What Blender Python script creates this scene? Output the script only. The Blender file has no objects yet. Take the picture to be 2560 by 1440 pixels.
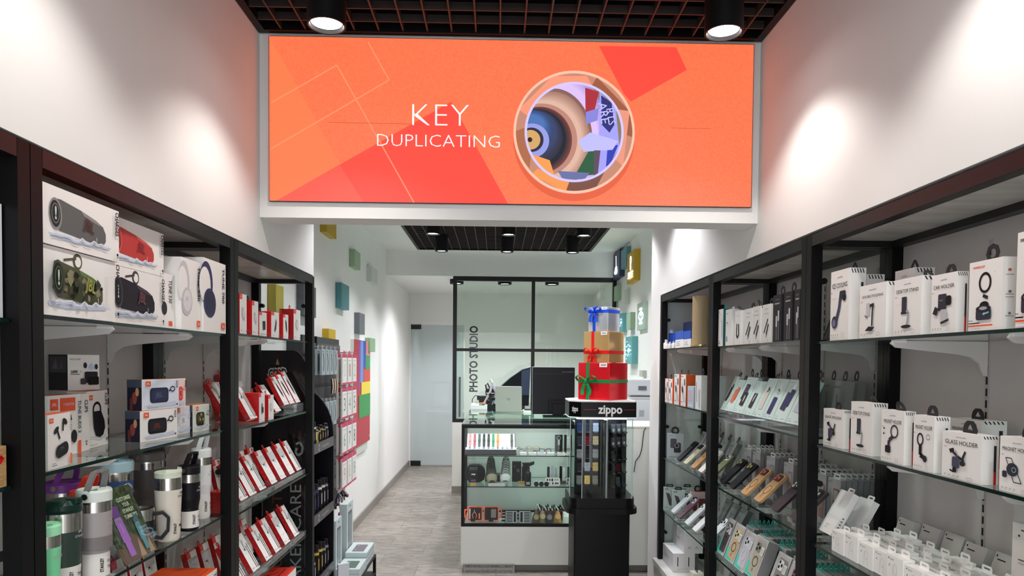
import bpy, math, random
from mathutils import Matrix, Vector
PI = math.pi
random.seed(7)
sc = bpy.context.scene
col = sc.collection
# ---------------------------------------------------------------- camera, world, exposure
FPX, CX, CY, EYE = 1760.0, 1280.0, 960.0, 1.56
yc = Vector((-36.0, 52.0, -FPX)).normalized()
v_ = Vector((1, -0.0085, 0)); xc = (v_ - v_.dot(yc) * yc).normalized(); zc = xc.cross(yc)
W2C = Matrix((xc, yc, zc)).transposed()          # world axes expressed in camera axes
C2W = W2C.transposed()
cam_d = bpy.data.cameras.new('camera'); cam = bpy.data.objects.new('camera', cam_d); col.objects.link(cam)
cam.matrix_world = Matrix.Translation((0, 0, EYE)) @ C2W.to_4x4()
cam_d.sensor_width = 36.0; cam_d.sensor_fit = 'HORIZONTAL'
cam_d.lens = FPX / 2560.0 * 36.0; cam_d.shift_y = (CY - 720.0) / 2560.0
cam_d.clip_start = 0.05; cam_d.clip_end = 60
sc.camera = cam
w = bpy.data.worlds.new('world'); sc.world = w; w.use_nodes = True
w.node_tree.nodes['Background'].inputs[0].default_value = (0.93, 0.96, 1.0, 1)
w.node_tree.nodes['Background'].inputs[1].default_value = 1.55
vs = sc.view_settings
vs.view_transform = 'Standard'; vs.look = 'None'; vs.exposure = 0.82; vs.gamma = 1.0; vs.use_curve_mapping = False
sc.cycles.transparent_max_bounces = 24
sc.cycles.max_bounces = 10
LAMP_P = 14.0
def spot(x, y, z, power=LAMP_P, deg=118, blend=0.5, colr=(1.0, 0.95, 0.9), rad=0.035):
    l = bpy.data.lights.new('downlight_bulb', 'SPOT'); l.energy = power; l.spot_size = math.radians(deg)
    l.spot_blend = blend; l.color = colr; l.shadow_soft_size = rad
    o = bpy.data.objects.new('downlight_bulb', l); col.objects.link(o); o.location = (x, y, z)
    return o
# ---------------------------------------------------------------- pixel of the photograph -> point on a real plane
def on(ax, val, px, py):
    d = C2W @ Vector(((px - CX) / FPX, -(py - CY) / FPX, -1.0))
    c = Vector((0, 0, EYE)); t = (val - c[ax]) / d[ax]
    return c + t * d
def onx(px, py, x): return on(0, x, px, py)
def ony(px, py, y): return on(1, y, px, py)
def onz(px, py, z): return on(2, z, px, py)
# ---------------------------------------------------------------- materials
_m = {}
def lin(c): return ((c / 12.92) if c <= 0.04045 else ((c + 0.055) / 1.055) ** 2.4)
def rgb(h):
    h = h.lstrip('#'); return tuple(lin(int(h[i:i+2], 16) / 255) for i in (0, 2, 4)) + (1,)
def M(h, rough=0.5, metal=0.0, emit=0.0, coat=0.0, alpha=1.0):
    k = (h, rough, metal, emit, coat, alpha)
    if k in _m: return _m[k]
    m = bpy.data.materials.new('paint'); m.use_nodes = True
    b = m.node_tree.nodes['Principled BSDF']
    b.inputs['Base Color'].default_value = rgb(h); b.inputs['Roughness'].default_value = rough
    b.inputs['Metallic'].default_value = metal
    if max(rgb(h)[:3]) < 0.03 and not metal: b.inputs['Specular IOR Level'].default_value = 0.22
    if coat: b.inputs['Coat Weight'].default_value = coat
    if emit:
        b.inputs['Emission Color'].default_value = rgb(h); b.inputs['Emission Strength'].default_value = emit
        b.inputs['Base Color'].default_value = (0.02, 0.02, 0.02, 1)
    if alpha < 1: b.inputs['Alpha'].default_value = alpha
    _m[k] = m; return m
def nodemat(name):
    m = bpy.data.materials.new(name); m.use_nodes = True
    return m, m.node_tree.nodes, m.node_tree.links, m.node_tree.nodes['Principled BSDF']
def noisy(name, a, b, scale, rough=0.6, stretch=(1, 1, 1), detail=4, lo=0.35, hi=0.65, bump=0.0, bscale=60):
    m, N, L, B = nodemat(name)
    tc = N.new('ShaderNodeTexCoord'); mp = N.new('ShaderNodeMapping'); mp.inputs['Scale'].default_value = stretch
    n = N.new('ShaderNodeTexNoise'); n.inputs['Scale'].default_value = scale; n.inputs['Detail'].default_value = detail
    r = N.new('ShaderNodeValToRGB'); r.color_ramp.elements[0].position = lo; r.color_ramp.elements[1].position = hi
    r.color_ramp.elements[0].color = rgb(a); r.color_ramp.elements[1].color = rgb(b)
    L.new(tc.outputs['Object'], mp.inputs[0]); L.new(mp.outputs[0], n.inputs['Vector'])
    L.new(n.outputs['Fac'], r.inputs[0]); L.new(r.outputs[0], B.inputs['Base Color'])
    B.inputs['Roughness'].default_value = rough
    if bump:
        n2 = N.new('ShaderNodeTexNoise'); n2.inputs['Scale'].default_value = bscale; n2.inputs['Detail'].default_value = 5
        bp = N.new('ShaderNodeBump'); bp.inputs['Strength'].default_value = bump; bp.inputs['Distance'].default_value = 0.01
        L.new(tc.outputs['Object'], n2.inputs['Vector']); L.new(n2.outputs['Fac'], bp.inputs['Height']); L.new(bp.outputs[0], B.inputs['Normal'])
    return m
def glassmat(name, tint, rough=0.0, refl=1.0, diff=0.0, diffcol='#ffffff'):
    m, N, L, B = nodemat(name); N.remove(B)
    out = N['Material Output']
    t = N.new('ShaderNodeBsdfTransparent'); t.inputs[0].default_value = rgb(tint)
    g = N.new('ShaderNodeBsdfGlossy'); g.inputs['Roughness'].default_value = rough
    g.inputs[0].default_value = (refl, refl, refl, 1)
    f = N.new('ShaderNodeFresnel'); f.inputs[0].default_value = 1.45
    ge = N.new('ShaderNodeNewGeometry'); ma = N.new('ShaderNodeMath'); ma.operation = 'SUBTRACT'; ma.inputs[0].default_value = 1.0; L.new(ge.outputs['Backfacing'], ma.inputs[1])
    mb = N.new('ShaderNodeMath'); mb.operation = 'MULTIPLY'; L.new(f.outputs[0], mb.inputs[0]); L.new(ma.outputs[0], mb.inputs[1])
    mx = N.new('ShaderNodeMixShader'); L.new(mb.outputs[0], mx.inputs[0]); L.new(t.outputs[0], mx.inputs[1]); L.new(g.outputs[0], mx.inputs[2])
    last = mx
    if diff:
        d = N.new('ShaderNodeBsdfDiffuse'); d.inputs[0].default_value = rgb(diffcol)
        m2 = N.new('ShaderNodeMixShader'); m2.inputs[0].default_value = diff
        L.new(mx.outputs[0], m2.inputs[1]); L.new(d.outputs[0], m2.inputs[2]); last = m2
    L.new(last.outputs[0], out.inputs[0])
    return m
GLASS = glassmat('clear_glass', '#f2faf7')
PANE = glassmat('side_glass', '#f6f9f8', refl=0.8)
LOWR = glassmat('poster_sleeve', '#fafcfc', refl=0.35)
ACRYL = glassmat('acrylic', '#f4f6f6', diff=0.06)
FILM = glassmat('clear_wrap', '#f4f6f6', rough=0.08, diff=0.04)
FROST = glassmat('frosted_glass', '#dfe8e8', rough=0.25, diff=0.62, diffcol='#dbe3e4')
GEDGE = M('#0d2420', 0.15)
WALL = noisy('painted_wall', '#e8e7e5', '#eae9e7', 3, rough=0.75, bump=0.02, bscale=120)
WALL_SHADE = noisy('cabinet_wall_shade', '#c9c3c2', '#d2cccb', 4, rough=0.7, bump=0.06, bscale=90)  # same wall inside the cabinets, its weaker light put into a greyer colour
TOPP = noisy('cabinet_top_board', '#c4bcb9', '#e2dbd7', 3, rough=0.35, stretch=(1, 5, 1))
BLK = M('#070609', 0.38); BLK.node_tree.nodes['Principled BSDF'].inputs['Specular IOR Level'].default_value = 0.5
BLKM = M('#070708', 0.5)
POST = M('#060608', 0.42); POST.node_tree.nodes['Principled BSDF'].inputs['Specular IOR Level'].default_value = 0.22
BLKM.node_tree.nodes['Principled BSDF'].inputs['Specular IOR Level'].default_value = 0.3
WHT = M('#f2f1ee', 0.45)
PAPER = M('#f4f2ef', 0.42)
STEEL = M('#c2beb8', 0.22, 1.0)
WLAM = M('#e4e3de', 0.3)
RED = M('#c4161c', 0.4); REDD = M('#a80f18', 0.4); REDL = M('#f2443c', 0.4)
INK = M('#1b1a20', 0.5); INKG = M('#77757a', 0.5); INKL = M('#b8b5b5', 0.5)
ORG = M('#f2521b', 0.45)
# ---------------------------------------------------------------- mesh builder
_tc = {}
def text2d(s, bold=0.0):
    k = (s, bold)
    if k in _tc: return _tc[k]
    c = bpy.data.curves.new('t', 'FONT'); c.body = s; c.size = 1.0; c.resolution_u = 2; c.align_x = 'CENTER'; c.align_y = 'CENTER'
    c.offset = bold
    o = bpy.data.objects.new('t', c); col.objects.link(o)
    dg = bpy.context.evaluated_depsgraph_get(); me = o.evaluated_get(dg).to_mesh()
    vv = [(v.co.x, v.co.y) for v in me.vertices]; ff = [tuple(p.vertices) for p in me.polygons]
    wd = (max(v[0] for v in vv) - min(v[0] for v in vv)) if vv else 1
    o.evaluated_get(dg).to_mesh_clear(); bpy.data.objects.remove(o); bpy.data.curves.remove(c)
    _tc[k] = (vv, ff, wd); return _tc[k]
class MB:
    def __init__(s): s.v = []; s.f = []; s.fm = []; s.sm = []; s.mats = []; s.T = Matrix()
    def mi(s, m):
        if m not in s.mats: s.mats.append(m)
        return s.mats.index(m)
    def add(s, vs_, fs, m, smooth=False):
        n = len(s.v); T = s.T; s.v += [tuple(T @ Vector(p)) for p in vs_]
        i = s.mi(m)
        for f in fs: s.f.append(tuple(n + k for k in f)); s.fm.append(i); s.sm.append(smooth)
        return s
    def box(s, x0, x1, y0, y1, z0, z1, m, faces=None):
        V = [(x0,y0,z0),(x1,y0,z0),(x1,y1,z0),(x0,y1,z0),(x0,y0,z1),(x1,y0,z1),(x1,y1,z1),(x0,y1,z1)]
        F = [(0,3,2,1),(4,5,6,7),(0,1,5,4),(1,2,6,5),(2,3,7,6),(3,0,4,7)]   # bottom top front(-y) right(+x) back left
        if faces is None: return s.add(V, F, m)
        n = len(s.v); s.v += [tuple(s.T @ Vector(p)) for p in V]
        for f, mm in zip(F, faces): s.f.append(tuple(n + k for k in f)); s.fm.append(s.mi(mm)); s.sm.append(False)
        return s
    def rbox(s, x0, x1, y0, y1, z0, z1, r, m, axis='z', n=4, smooth=True):
        """box with rounded corners about an axis"""
        if axis == 'z': a0, a1, b0, b1, c0, c1 = x0, x1, y0, y1, z0, z1; P = lambda a, b, c: (a, b, c)
        elif axis == 'y': a0, a1, b0, b1, c0, c1 = x0, x1, z0, z1, y1, y0; P = lambda a, b, c: (a, c, b)
        else: a0, a1, b0, b1, c0, c1 = y0, y1, z0, z1, x0, x1; P = lambda a, b, c: (c, a, b)
        o = rrect(a0, a1, b0, b1, r, n); k = len(o)
        V = [P(a, b, c0) for a, b in o] + [P(a, b, c1) for a, b in o]
        s.add(V, [tuple(range(k))[::-1], tuple(range(k, 2 * k))], m)
        return s.add(V, [(i, (i + 1) % k, k + (i + 1) % k, k + i) for i in range(k)], m, smooth)
    def prism(s, o, c0, c1, m, P=lambda a, b, c: (a, b, c), smooth=False):
        k = len(o); V = [P(a, b, c0) for a, b in o] + [P(a, b, c1) for a, b in o]
        s.add(V, [tuple(range(k))[::-1], tuple(range(k, 2 * k))], m)
        return s.add(V, [(i, (i + 1) % k, k + (i + 1) % k, k + i) for i in range(k)], m, smooth)
    def lathe(s, prof, m, n=24, cx=0, cy=0, caps=True, a0=0, a1=2 * PI):
        """prof: (r, z) or (r, z, material for the band above)"""
        full = abs(a1 - a0 - 2 * PI) < 1e-6; k = n if full else n + 1
        for i in range(len(prof) - 1):
            (r0, z0), (r1, z1) = prof[i][:2], prof[i + 1][:2]; mm = prof[i][2] if len(prof[i]) > 2 else m
            V = []
            for (r, z) in ((r0, z0), (r1, z1)):
                for j in range(k):
                    a = a0 + (a1 - a0) * j / n; V.append((cx + r * math.cos(a), cy + r * math.sin(a), z))
            s.add(V, [(j, (j + 1) % k, k + (j + 1) % k, k + j) for j in range(n if full else n)], mm, True)
        if caps and full:
            for (p, fl) in ((prof[0], True), (prof[-1], False)):
                if p[0] > 1e-5:
                    V = [(cx + p[0] * math.cos(2 * PI * j / n), cy + p[0] * math.sin(2 * PI * j / n), p[1]) for j in range(n)]
                    f = tuple(range(n)); s.add(V, [f[::-1] if fl else f], (p[2] if len(p) > 2 and fl else m))
        return s
    def tube(s, pts, r, m, n=8, closed=False):
        pts = [Vector(p) for p in pts]; K = len(pts); V = []
        up = None
        for i, p in enumerate(pts):
            a = pts[(i - 1) % K] if (closed or i) else p; b = pts[(i + 1) % K] if (closed or i < K - 1) else p
            t = (b - a).normalized()
            if up is None: up = Vector((0, 0, 1)) if abs(t.z) < 0.9 else Vector((1, 0, 0))
            sx = t.cross(up).normalized(); up = sx.cross(t).normalized()
            rr = r[i] if isinstance(r, (list, tuple)) else r
            V += [tuple(p + rr * (math.cos(2 * PI * j / n) * sx + math.sin(2 * PI * j / n) * up)) for j in range(n)]
        F = []
        for i in range(K if closed else K - 1):
            i2 = (i + 1) % K
            F += [(i * n + j, i * n + (j + 1) % n, i2 * n + (j + 1) % n, i2 * n + j) for j in range(n)]
        s.add(V, F, m, True)
        if not closed: s.add(V[:n], [tuple(range(n))], m); s.add(V[-n:], [tuple(range(n))[::-1]], m)
        return s
    def strip(s, pts, wdt, thk, m, side=(1, 0, 0)):
        """flat band along pts: width along side, thickness along the normal"""
        pts = [Vector(p) for p in pts]; sd = Vector(side).normalized(); V = []; K = len(pts)
        for i, p in enumerate(pts):
            t = (pts[min(i + 1, K - 1)] - pts[max(i - 1, 0)]).normalized(); nn = t.cross(sd).normalized()
            V += [tuple(p + a * wdt / 2 * sd + b * thk / 2 * nn) for a, b in ((-1, -1), (1, -1), (1, 1), (-1, 1))]
        F = [(0, 1, 2, 3), tuple(4 * (K - 1) + j for j in (3, 2, 1, 0))]
        for i in range(K - 1): F += [(4 * i + j, 4 * i + (j + 1) % 4, 4 * i + 4 + (j + 1) % 4, 4 * i + 4 + j) for j in range(4)]
        return s.add(V, F, m, False)
    def art(s, T, items, off=0.0004):
        """printed artwork on a face: T maps (u right, v up, w out)"""
        old = s.T; s.T = old @ T; z = 0.0
        for it in items:
            z += off; k = it[0]
            if k == 'r': _, u0, v0, u1, v1, m = it; s.add([(u0,v0,z),(u1,v0,z),(u1,v1,z),(u0,v1,z)], [(0,1,2,3)], m)
            elif k == 'e':
                _, u, v, a, b, m = it[:6]; n = 20 if a < .06 else 72; rot = it[6] if len(it) > 6 else 0
                c, d = math.cos(rot), math.sin(rot)
                s.add([(u + a * math.cos(2*PI*j/n) * c - b * math.sin(2*PI*j/n) * d, v + a * math.cos(2*PI*j/n) * d + b * math.sin(2*PI*j/n) * c, z) for j in range(n)], [tuple(range(n))], m)
            elif k == 'o':
                _, u, v, a, b, wd, m = it[:7]; n = 24 if a < .06 else 72; V = []
                for q in (0, wd): V += [(u + (a - q) * math.cos(2*PI*j/n), v + (b - q) * math.sin(2*PI*j/n), z) for j in range(n)]
                s.add(V, [(j, (j+1) % n, n + (j+1) % n, n + j) for j in range(n)], m)
            elif k == 'p': s.add([(u, v, z) for u, v in it[1]], [tuple(range(len(it[1])))], it[2])
            elif k == 'l':
                _, P_, wd, m = it
                for (a, b) in zip(P_[:-1], P_[1:]):
                    dx, dy = b[0] - a[0], b[1] - a[1]; L = math.hypot(dx, dy) or 1; nx, ny = -dy / L * wd / 2, dx / L * wd / 2
                    s.add([(a[0]-nx,a[1]-ny,z),(b[0]-nx,b[1]-ny,z),(b[0]+nx,b[1]+ny,z),(a[0]+nx,a[1]+ny,z)], [(0,1,2,3)], m)
            elif k == 't':
                _, u, v, size, st, m = it[:6]; rot = it[6] if len(it) > 6 else 0; fit = it[7] if len(it) > 7 else None
                bold = it[8] if len(it) > 8 else 0.0
                V, F, wd = text2d(st, bold); sx = size
                if fit: sx = fit / wd
                c, d = math.cos(rot), math.sin(rot)
                s.add([(u + x * sx * c - y * size * d, v + x * sx * d + y * size * c, z) for x, y in V], F, m)
            elif k == 'rr':
                _, u0, v0, u1, v1, r, m = it[:7]; o = rrect(u0, u1, v0, v1, r, 3)
                rot = it[7] if len(it) > 7 else 0
                if rot:
                    cu, cv = (u0+u1)/2, (v0+v1)/2; c, d = math.cos(rot), math.sin(rot)
                    o = [(cu + (a-cu)*c - (b-cv)*d, cv + (a-cu)*d + (b-cv)*c) for a, b in o]
                s.add([(a, b, z) for a, b in o], [tuple(range(len(o)))], m)
        s.T = old; return s
    def mesh(s, name):
        me = bpy.data.meshes.new(name); me.from_pydata(s.v, [], s.f)
        for m in s.mats: me.materials.append(m)
        me.polygons.foreach_set('material_index', s.fm); me.polygons.foreach_set('use_smooth', s.sm); me.update(); return me
    def build(s, name, parent=None, loc=None, rz=0, rot=None, bevel=0):
        o = bpy.data.objects.new(name, s.mesh(name)); col.objects.link(o)
        if parent is not None: o.parent = parent
        if loc is not None: o.location = loc
        if rot is not None: o.rotation_euler = rot
        elif rz: o.rotation_euler = (0, 0, rz)
        if bevel:
            b = o.modifiers.new('bevel', 'BEVEL'); b.width = bevel; b.segments = 2; b.limit_method = 'ANGLE'; b.angle_limit = 0.9
        return o
def rrect(a0, a1, b0, b1, r, n=4):
    r = min(r, (a1 - a0) / 2 - 1e-5, (b1 - b0) / 2 - 1e-5); o = []
    for (ca, cb, t0) in ((a1 - r, b0 + r, -PI/2), (a1 - r, b1 - r, 0), (a0 + r, b1 - r, PI/2), (a0 + r, b0 + r, PI)):
        for j in range(n + 1):
            t = t0 + PI/2 * j / n; o.append((ca + r * math.cos(t), cb + r * math.sin(t)))
    return o
def tag(o, label, cat, group=None):
    o['label'] = label; o['category'] = cat
    if group: o['group'] = group
    return o
def struct(o): o['kind'] = 'structure'; return o
def empty(name, loc=(0, 0, 0), rz=0, rot=None):
    o = bpy.data.objects.new(name, None); col.objects.link(o); o.location = loc
    o.rotation_euler = rot if rot is not None else (0, 0, rz); o.empty_display_size = 0.05; return o
def dup(src, loc=None, rot=None, label=None, group=None):
    r = src.copy(); col.objects.link(r)
    if loc is not None: r.location = loc
    if rot is not None: r.rotation_euler = rot
    if label: r['label'] = label
    if group: r['group'] = group
    for ch in list(src.children):
        c = ch.copy(); col.objects.link(c); c.parent = r
        for g in list(ch.children):
            d = g.copy(); col.objects.link(d); d.parent = c
    return r
FT = Matrix(((1,0,0,0),(0,0,-1,0),(0,1,0,0),(0,0,0,1)))    # (u,v,w) -> (x, -w, z): a face looking towards -y
ORD = 'first second third fourth fifth sixth seventh eighth ninth tenth eleventh twelfth thirteenth fourteenth fifteenth sixteenth seventeenth eighteenth nineteenth twentieth'.split()
# ================================================================ the room
XL, XR = -1.33, 1.43            # side walls
FL, FR = -1.0, 1.10             # cabinet fronts / soffits
HC = 2.95
# floor: stone look vinyl
m, N, L, B = nodemat('vinyl_floor')
tc = N.new('ShaderNodeTexCoord'); mp = N.new('ShaderNodeMapping'); mp.inputs['Scale'].default_value = (1, 1, 1)
br = N.new('ShaderNodeTexBrick'); br.inputs['Scale'].default_value = 1.0; br.inputs['Brick Width'].default_value = 0.6; br.inputs['Row Height'].default_value = 0.3
br.inputs['Mortar Size'].default_value = 0.003; br.inputs['Color1'].default_value = rgb('#a59f98'); br.inputs['Color2'].default_value = rgb('#918b84'); br.inputs['Mortar'].default_value = rgb('#7d7872')
nz = N.new('ShaderNodeTexNoise'); nz.inputs['Scale'].default_value = 7; nz.inputs['Detail'].default_value = 9; nz.inputs['Roughness'].default_value = 0.7; nz.inputs['Distortion'].default_value = 0.6
m2 = N.new('ShaderNodeMapping'); m2.inputs['Scale'].default_value = (1.0, 2.6, 1)
cr = N.new('ShaderNodeValToRGB'); cr.color_ramp.elements[0].position = 0.35; cr.color_ramp.elements[1].position = 0.66
cr.color_ramp.elements[0].color = (0.42, 0.40, 0.38, 1); cr.color_ramp.elements[1].color = (1.25, 1.22, 1.18, 1)
mu = N.new('ShaderNodeMix'); mu.data_type = 'RGBA'; mu.blend_type = 'MULTIPLY'; mu.inputs[0].default_value = 0.75
L.new(tc.outputs['Object'], mp.inputs[0]); L.new(mp.outputs[0], br.inputs['Vector']); L.new(tc.outputs['Object'], m2.inputs[0]); L.new(m2.outputs[0], nz.inputs['Vector'])
L.new(nz.outputs['Fac'], cr.inputs[0]); L.new(br.outputs['Color'], mu.inputs[6]); L.new(cr.outputs[0], mu.inputs[7]); L.new(mu.outputs[2], B.inputs['Base Color'])
B.inputs['Roughness'].default_value = 0.42
struct(MB().box(-1.5, 1.6, -1.6, 12.4, -0.08, 0, m).build('floor'))
# side walls with the soffits above the cabinets
b = MB(); b.box(XL - 0.1, XL, -1.6, 12.4, 0, 3.4, WALL)
b.box(XL, FL, -1.6, 3.85, 2.025, HC, WALL)
struct(b.build('wall_left'))
b = MB(); b.box(XR, XR + 0.1, -1.6, 12.4, 0, 3.4, WALL)
b.box(FR, XR, -1.6, 4.765, 2.03, HC, WALL); b.box(FR, XR, 4.765, 5.05, 0, HC, WALL)
struct(b.build('wall_right'))
b = MB()
for x0, x1, y0, y1 in ((XL, FL, -1.6, 3.85), (FR, XR, -1.6, 4.765)): pass
struct(MB().box(FL, FR, 2.99, 3.13, 2.163, HC + 0.35, WALL).build('wall_header'))
# ceilings
b = MB()
b.box(XL, XR, -1.6, 8.4, 3.32, 3.4, M('#050506', 0.9))                       # dark void above the grids
H2 = 2.885
b.box(XL, -0.95, 3.13, 8.4, H2, H2 + 0.04, WALL); b.box(1.09, XR, 3.13, 8.4, H2, H2 + 0.04, WALL)
b.box(-0.95, 1.09, 3.13, 3.9, H2, H2 + 0.04, WALL); b.box(-0.95, 1.09, 8.32, 8.4, H2, H2 + 0.04, WALL)
b.box(XL, XR, 8.4, 8.5, 2.59, 3.4, WALL); b.box(XL, XR, 8.5, 12.4, 2.59, 2.65, WALL)
struct(b.build('ceiling'))
DK = M('#070708', 0.85)
b = MB()
for x0, x1, y0, y1 in ((-0.965, -0.95, 3.9, 8.32), (1.09, 1.105, 3.9, 8.32)): b.box(x0, x1, y0, y1, H2 + 0.04, 3.32, DK)
b.box(-0.95, 1.09, 3.885, 3.9, H2 + 0.04, 3.32, DK); b.box(-0.95, 1.09, 8.32, 8.335, H2 + 0.04, 3.32, DK)
b.box(FL - 0.01, FL, -1.6, 2.99, HC, 3.32, DK); b.box(FR, FR + 0.01, -1.6, 2.99, HC, 3.32, DK); b.box(FL, FR, 2.975, 2.99, HC - 0.002, 3.32, DK)
struct(b.build('trim_1'))
def grid(x0, x1, y0, y1, z, name):
    GM = M('#332a28', 0.45); GB = M('#0c0b0c', 0.4)
    b = MB(); t = 0.0032; h = 0.035
    n = int(round((x1 - x0) / 0.102))
    for i in range(n + 1):
        x = x0 + (x1 - x0) * i / n; b.box(x - t, x + t, y0, y1, z, z + h, GM)
    k = int(round((y1 - y0) / 0.102))
    for i in range(k + 1):
        y = y0 + (y1 - y0) * i / k; b.box(x0, x1, y - t, y + t, z + 0.002, z + h - 0.002, GM)
    o = b.build(name); struct(o)
    b = MB(); e = 0.03
    for q in ((x0, x0 + e, y0, y1), (x1 - e, x1, y0, y1), (x0 + e, x1 - e, y0, y0 + e), (x0 + e, x1 - e, y1 - e, y1)): b.box(*q, z - 0.004, z + 0.03, GB)
    struct(b.build('trim_2'))
grid(FL + 0.004, FR - 0.004, -0.2, 2.972, HC - 0.03, 'trim_3')
grid(-0.948, 1.088, 3.902, 8.318, H2, 'trim_4')
# back wall with a door opening
b = MB(); b.box(XL, -1.305, 10.6, 10.7, 0, 2.59, WALL); b.box(-0.5, XR, 10.6, 10.7, 0, 2.59, WALL); b.box(-1.305, -0.5, 10.6, 10.7, 2.14, 2.59, WALL)
b.box(XL, XR, 12.3, 12.4, 0, 2.59, WALL)
struct(b.build('wall_back'))
d = empty('door_1', (-1.30, 10.62, 0)); struct(d)
MB().box(0.0, 0.79, -0.006, 0.006, 0.015, 2.125, FROST).build('door_leaf', d)
b = MB(); b.box(0, 0.15, -0.02, 0.02, 2.06, 2.13, BLK); b.build('door_clamp', d)
b = MB(); b.box(0, 0.15, -0.02, 0.02, 0.005, 0.08, BLK); b.box(0.66, 0.72, -0.02, 0.02, 0.005, 0.05, BLK); b.build('door_clamp', d)
b = MB(); b.tube([(0.735, -0.05, 0.75), (0.735, -0.05, 1.35)], 0.014, BLK); b.box(0.729, 0.741, -0.05, 0.0, 0.80, 0.83, BLK); b.box(0.729, 0.741, -0.05, 0, 1.27, 1.30, BLK); b.build('pull_handle', d)
# skirting
b = MB(); b.box(XL, XL + 0.018, 3.9, 10.6, 0, 0.085, M('#8b857f', 0.5)); struct(b.build('baseboard_left'))
b = MB(); b.box(XR - 0.015, XR, 5.06, 5.2, 0, 0.085, M('#8b857f', 0.5)); struct(b.build('baseboard_right'))
# glazed partition
PX0, PX1, PY, PZ0, PZ1 = -0.535, 1.415, 8.4, 0.85, 2.587
p = empty('window_1', (0, 0, 0)); struct(p)
b = MB(); t = 0.045
b.box(PX0, PX0 + t, PY, PY + 0.06, PZ0, PZ1, BLK); b.box(PX1 - t, PX1, PY, PY + 0.06, PZ0, PZ1, BLK)
b.box(PX0 + t, PX1 - t, PY, PY + 0.06, PZ1 - 0.05, PZ1, BLK); b.box(PX0 + t, PX1 - t, PY, PY + 0.06, PZ0, PZ0 + 0.04, BLK)
b.box(0.40, 0.44, PY + 0.002, PY + 0.058, PZ0 + 0.04, PZ1 - 0.05, BLK)
b.box(PX0 + t, PX1 - t, PY + 0.004, PY + 0.056, 1.70, 1.735, BLK)
b.build('window_frame', p)
MB().box(PX0 + t, PX1 - t, PY + 0.026, PY + 0.034, PZ0 + 0.04, PZ1 - 0.05, glassmat('partition_glass', '#eef6f1')).build('window_pane', p)
b = MB(); TT = Matrix(((0, -1, 0, 0), (0, 0, -1, 0), (1, 0, 0, 0), (0, 0, 0, 1)))   # text running upwards
old = b.T; zc_ = (ony(1185, 815, 8.45).z + ony(1185, 980, 8.45).z) / 2; ln = ony(1185, 815, 8.45).z - ony(1185, 980, 8.45).z
V, F, wd = text2d('PHOTO STUDIO', 0.03)
sx = ln / wd; xm = ony(1185, 900, 8.45).x
for dy, mm in ((0.0, INK),):
    b.add([(xm - y * 0.135, 8.447, zc_ + x * sx) for x, y in V] + [(xm - y * 0.135, 8.455, zc_ + x * sx) for x, y in V], [f for f in F] + [tuple(k + len(V) for k in f[::-1]) for f in F], mm)
tag(b.build('wall_lettering'), 'PHOTO STUDIO in tall black letters running up the glass partition', 'sign')
b = MB(); b.box(PX0, PX1, PY, PY + 0.12, 0, PZ0, WLAM); b.box(PX0 - 0.004, PX1, PY - 0.004, PY, 0, 0.085, M('#8b857f', 0.5)); struct(b.build('wall_low'))
# ---- ceiling lamps
def lamp(x, y, top, z, label, r=0.066, power=LAMP_P):
    o = empty('ceiling_lamp', (x, y, z)); tag(o, label, 'lamp', 'cylindrical ceiling downlights')
    b = MB(); h = top - z; b.lathe([(r, 0.0), (r, h)], BLKM, 28, caps=False); b.lathe([(r * 0.9, 0), (r, 0)], BLKM, 28, caps=False)
    b.lathe([(r * 0.9, 0.0), (r * 0.8, 0.02)], BLKM, 28, caps=False); b.lathe([(0.001, h), (r, h)], BLKM, 28, caps=False); b.build('housing', o)
    b = MB(); b.lathe([(0.001, 0.012), (r * 0.80, 0.012)], M('#fff6f2', 0.5, emit=14.0), 24, caps=False); b.build('diffuser', o)
    s = spot(0, 0, -0.003, power * (1.0 if y < 3 else 1.6), colr=(1.0, 0.95, 0.9) if y < 3 else (0.97, 0.962, 1.0), deg=150 if 8.4 < y < 10 else 118); s.parent = o
LX = (-0.595, 0.09, 0.775)
lamp(LX[0], 2.46, 3.0, 2.71, 'black cylinder ceiling lamp just left above the orange screen')
lamp(LX[2], 2.46, 3.0, 2.71, 'black cylinder ceiling lamp just right above the orange screen')
for i, s_ in ((0, 'left'), (1, 'middle'), (2, 'right')):
    for y, rw, dy in ((6.42, 'nearer row', 0), (7.4, 'farther row', 0)):
        lamp(LX[i], y, 2.93, 2.72, 'black cylinder lamp, %s of the three in the %s of the rear ceiling grid' % (s_, rw))
    lamp(LX[i], 4.15, 2.93, 2.72, 'black cylinder lamp close behind the header, %s of the nearest row there' % s_)
    lamp(LX[i], 5.2, 2.93, 2.72, 'black cylinder lamp behind the header, %s of the row above the shop counter' % s_)
# lamps over the aisle behind the viewer
for y in (1.45, 0.4):
    for i, s_ in ((0, 'left'), (2, 'right')):
        lamp(LX[i], y, 3.0, 2.71, 'black cylinder ceiling lamp on the %s, %s of the aisle' % (s_, 'nearer the middle' if y > 1 else 'by the entrance'))
for i, px in enumerate((1142, 1262, 1380)):
    q = ony(px, 699, 8.75)
    lamp(q.x, 8.75, 2.59, 2.535, 'small flat black downlight behind the glass partition, %s of three' % ('left', 'middle', 'right')[i], r=0.085, power=22)
lamp(-0.6, 11.5, 2.59, 2.535, 'unseen lamp added in the small room to brighten the frosted door', r=0.085, power=40)  # added lamp, hidden from view, that brightens the frosted door
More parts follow.
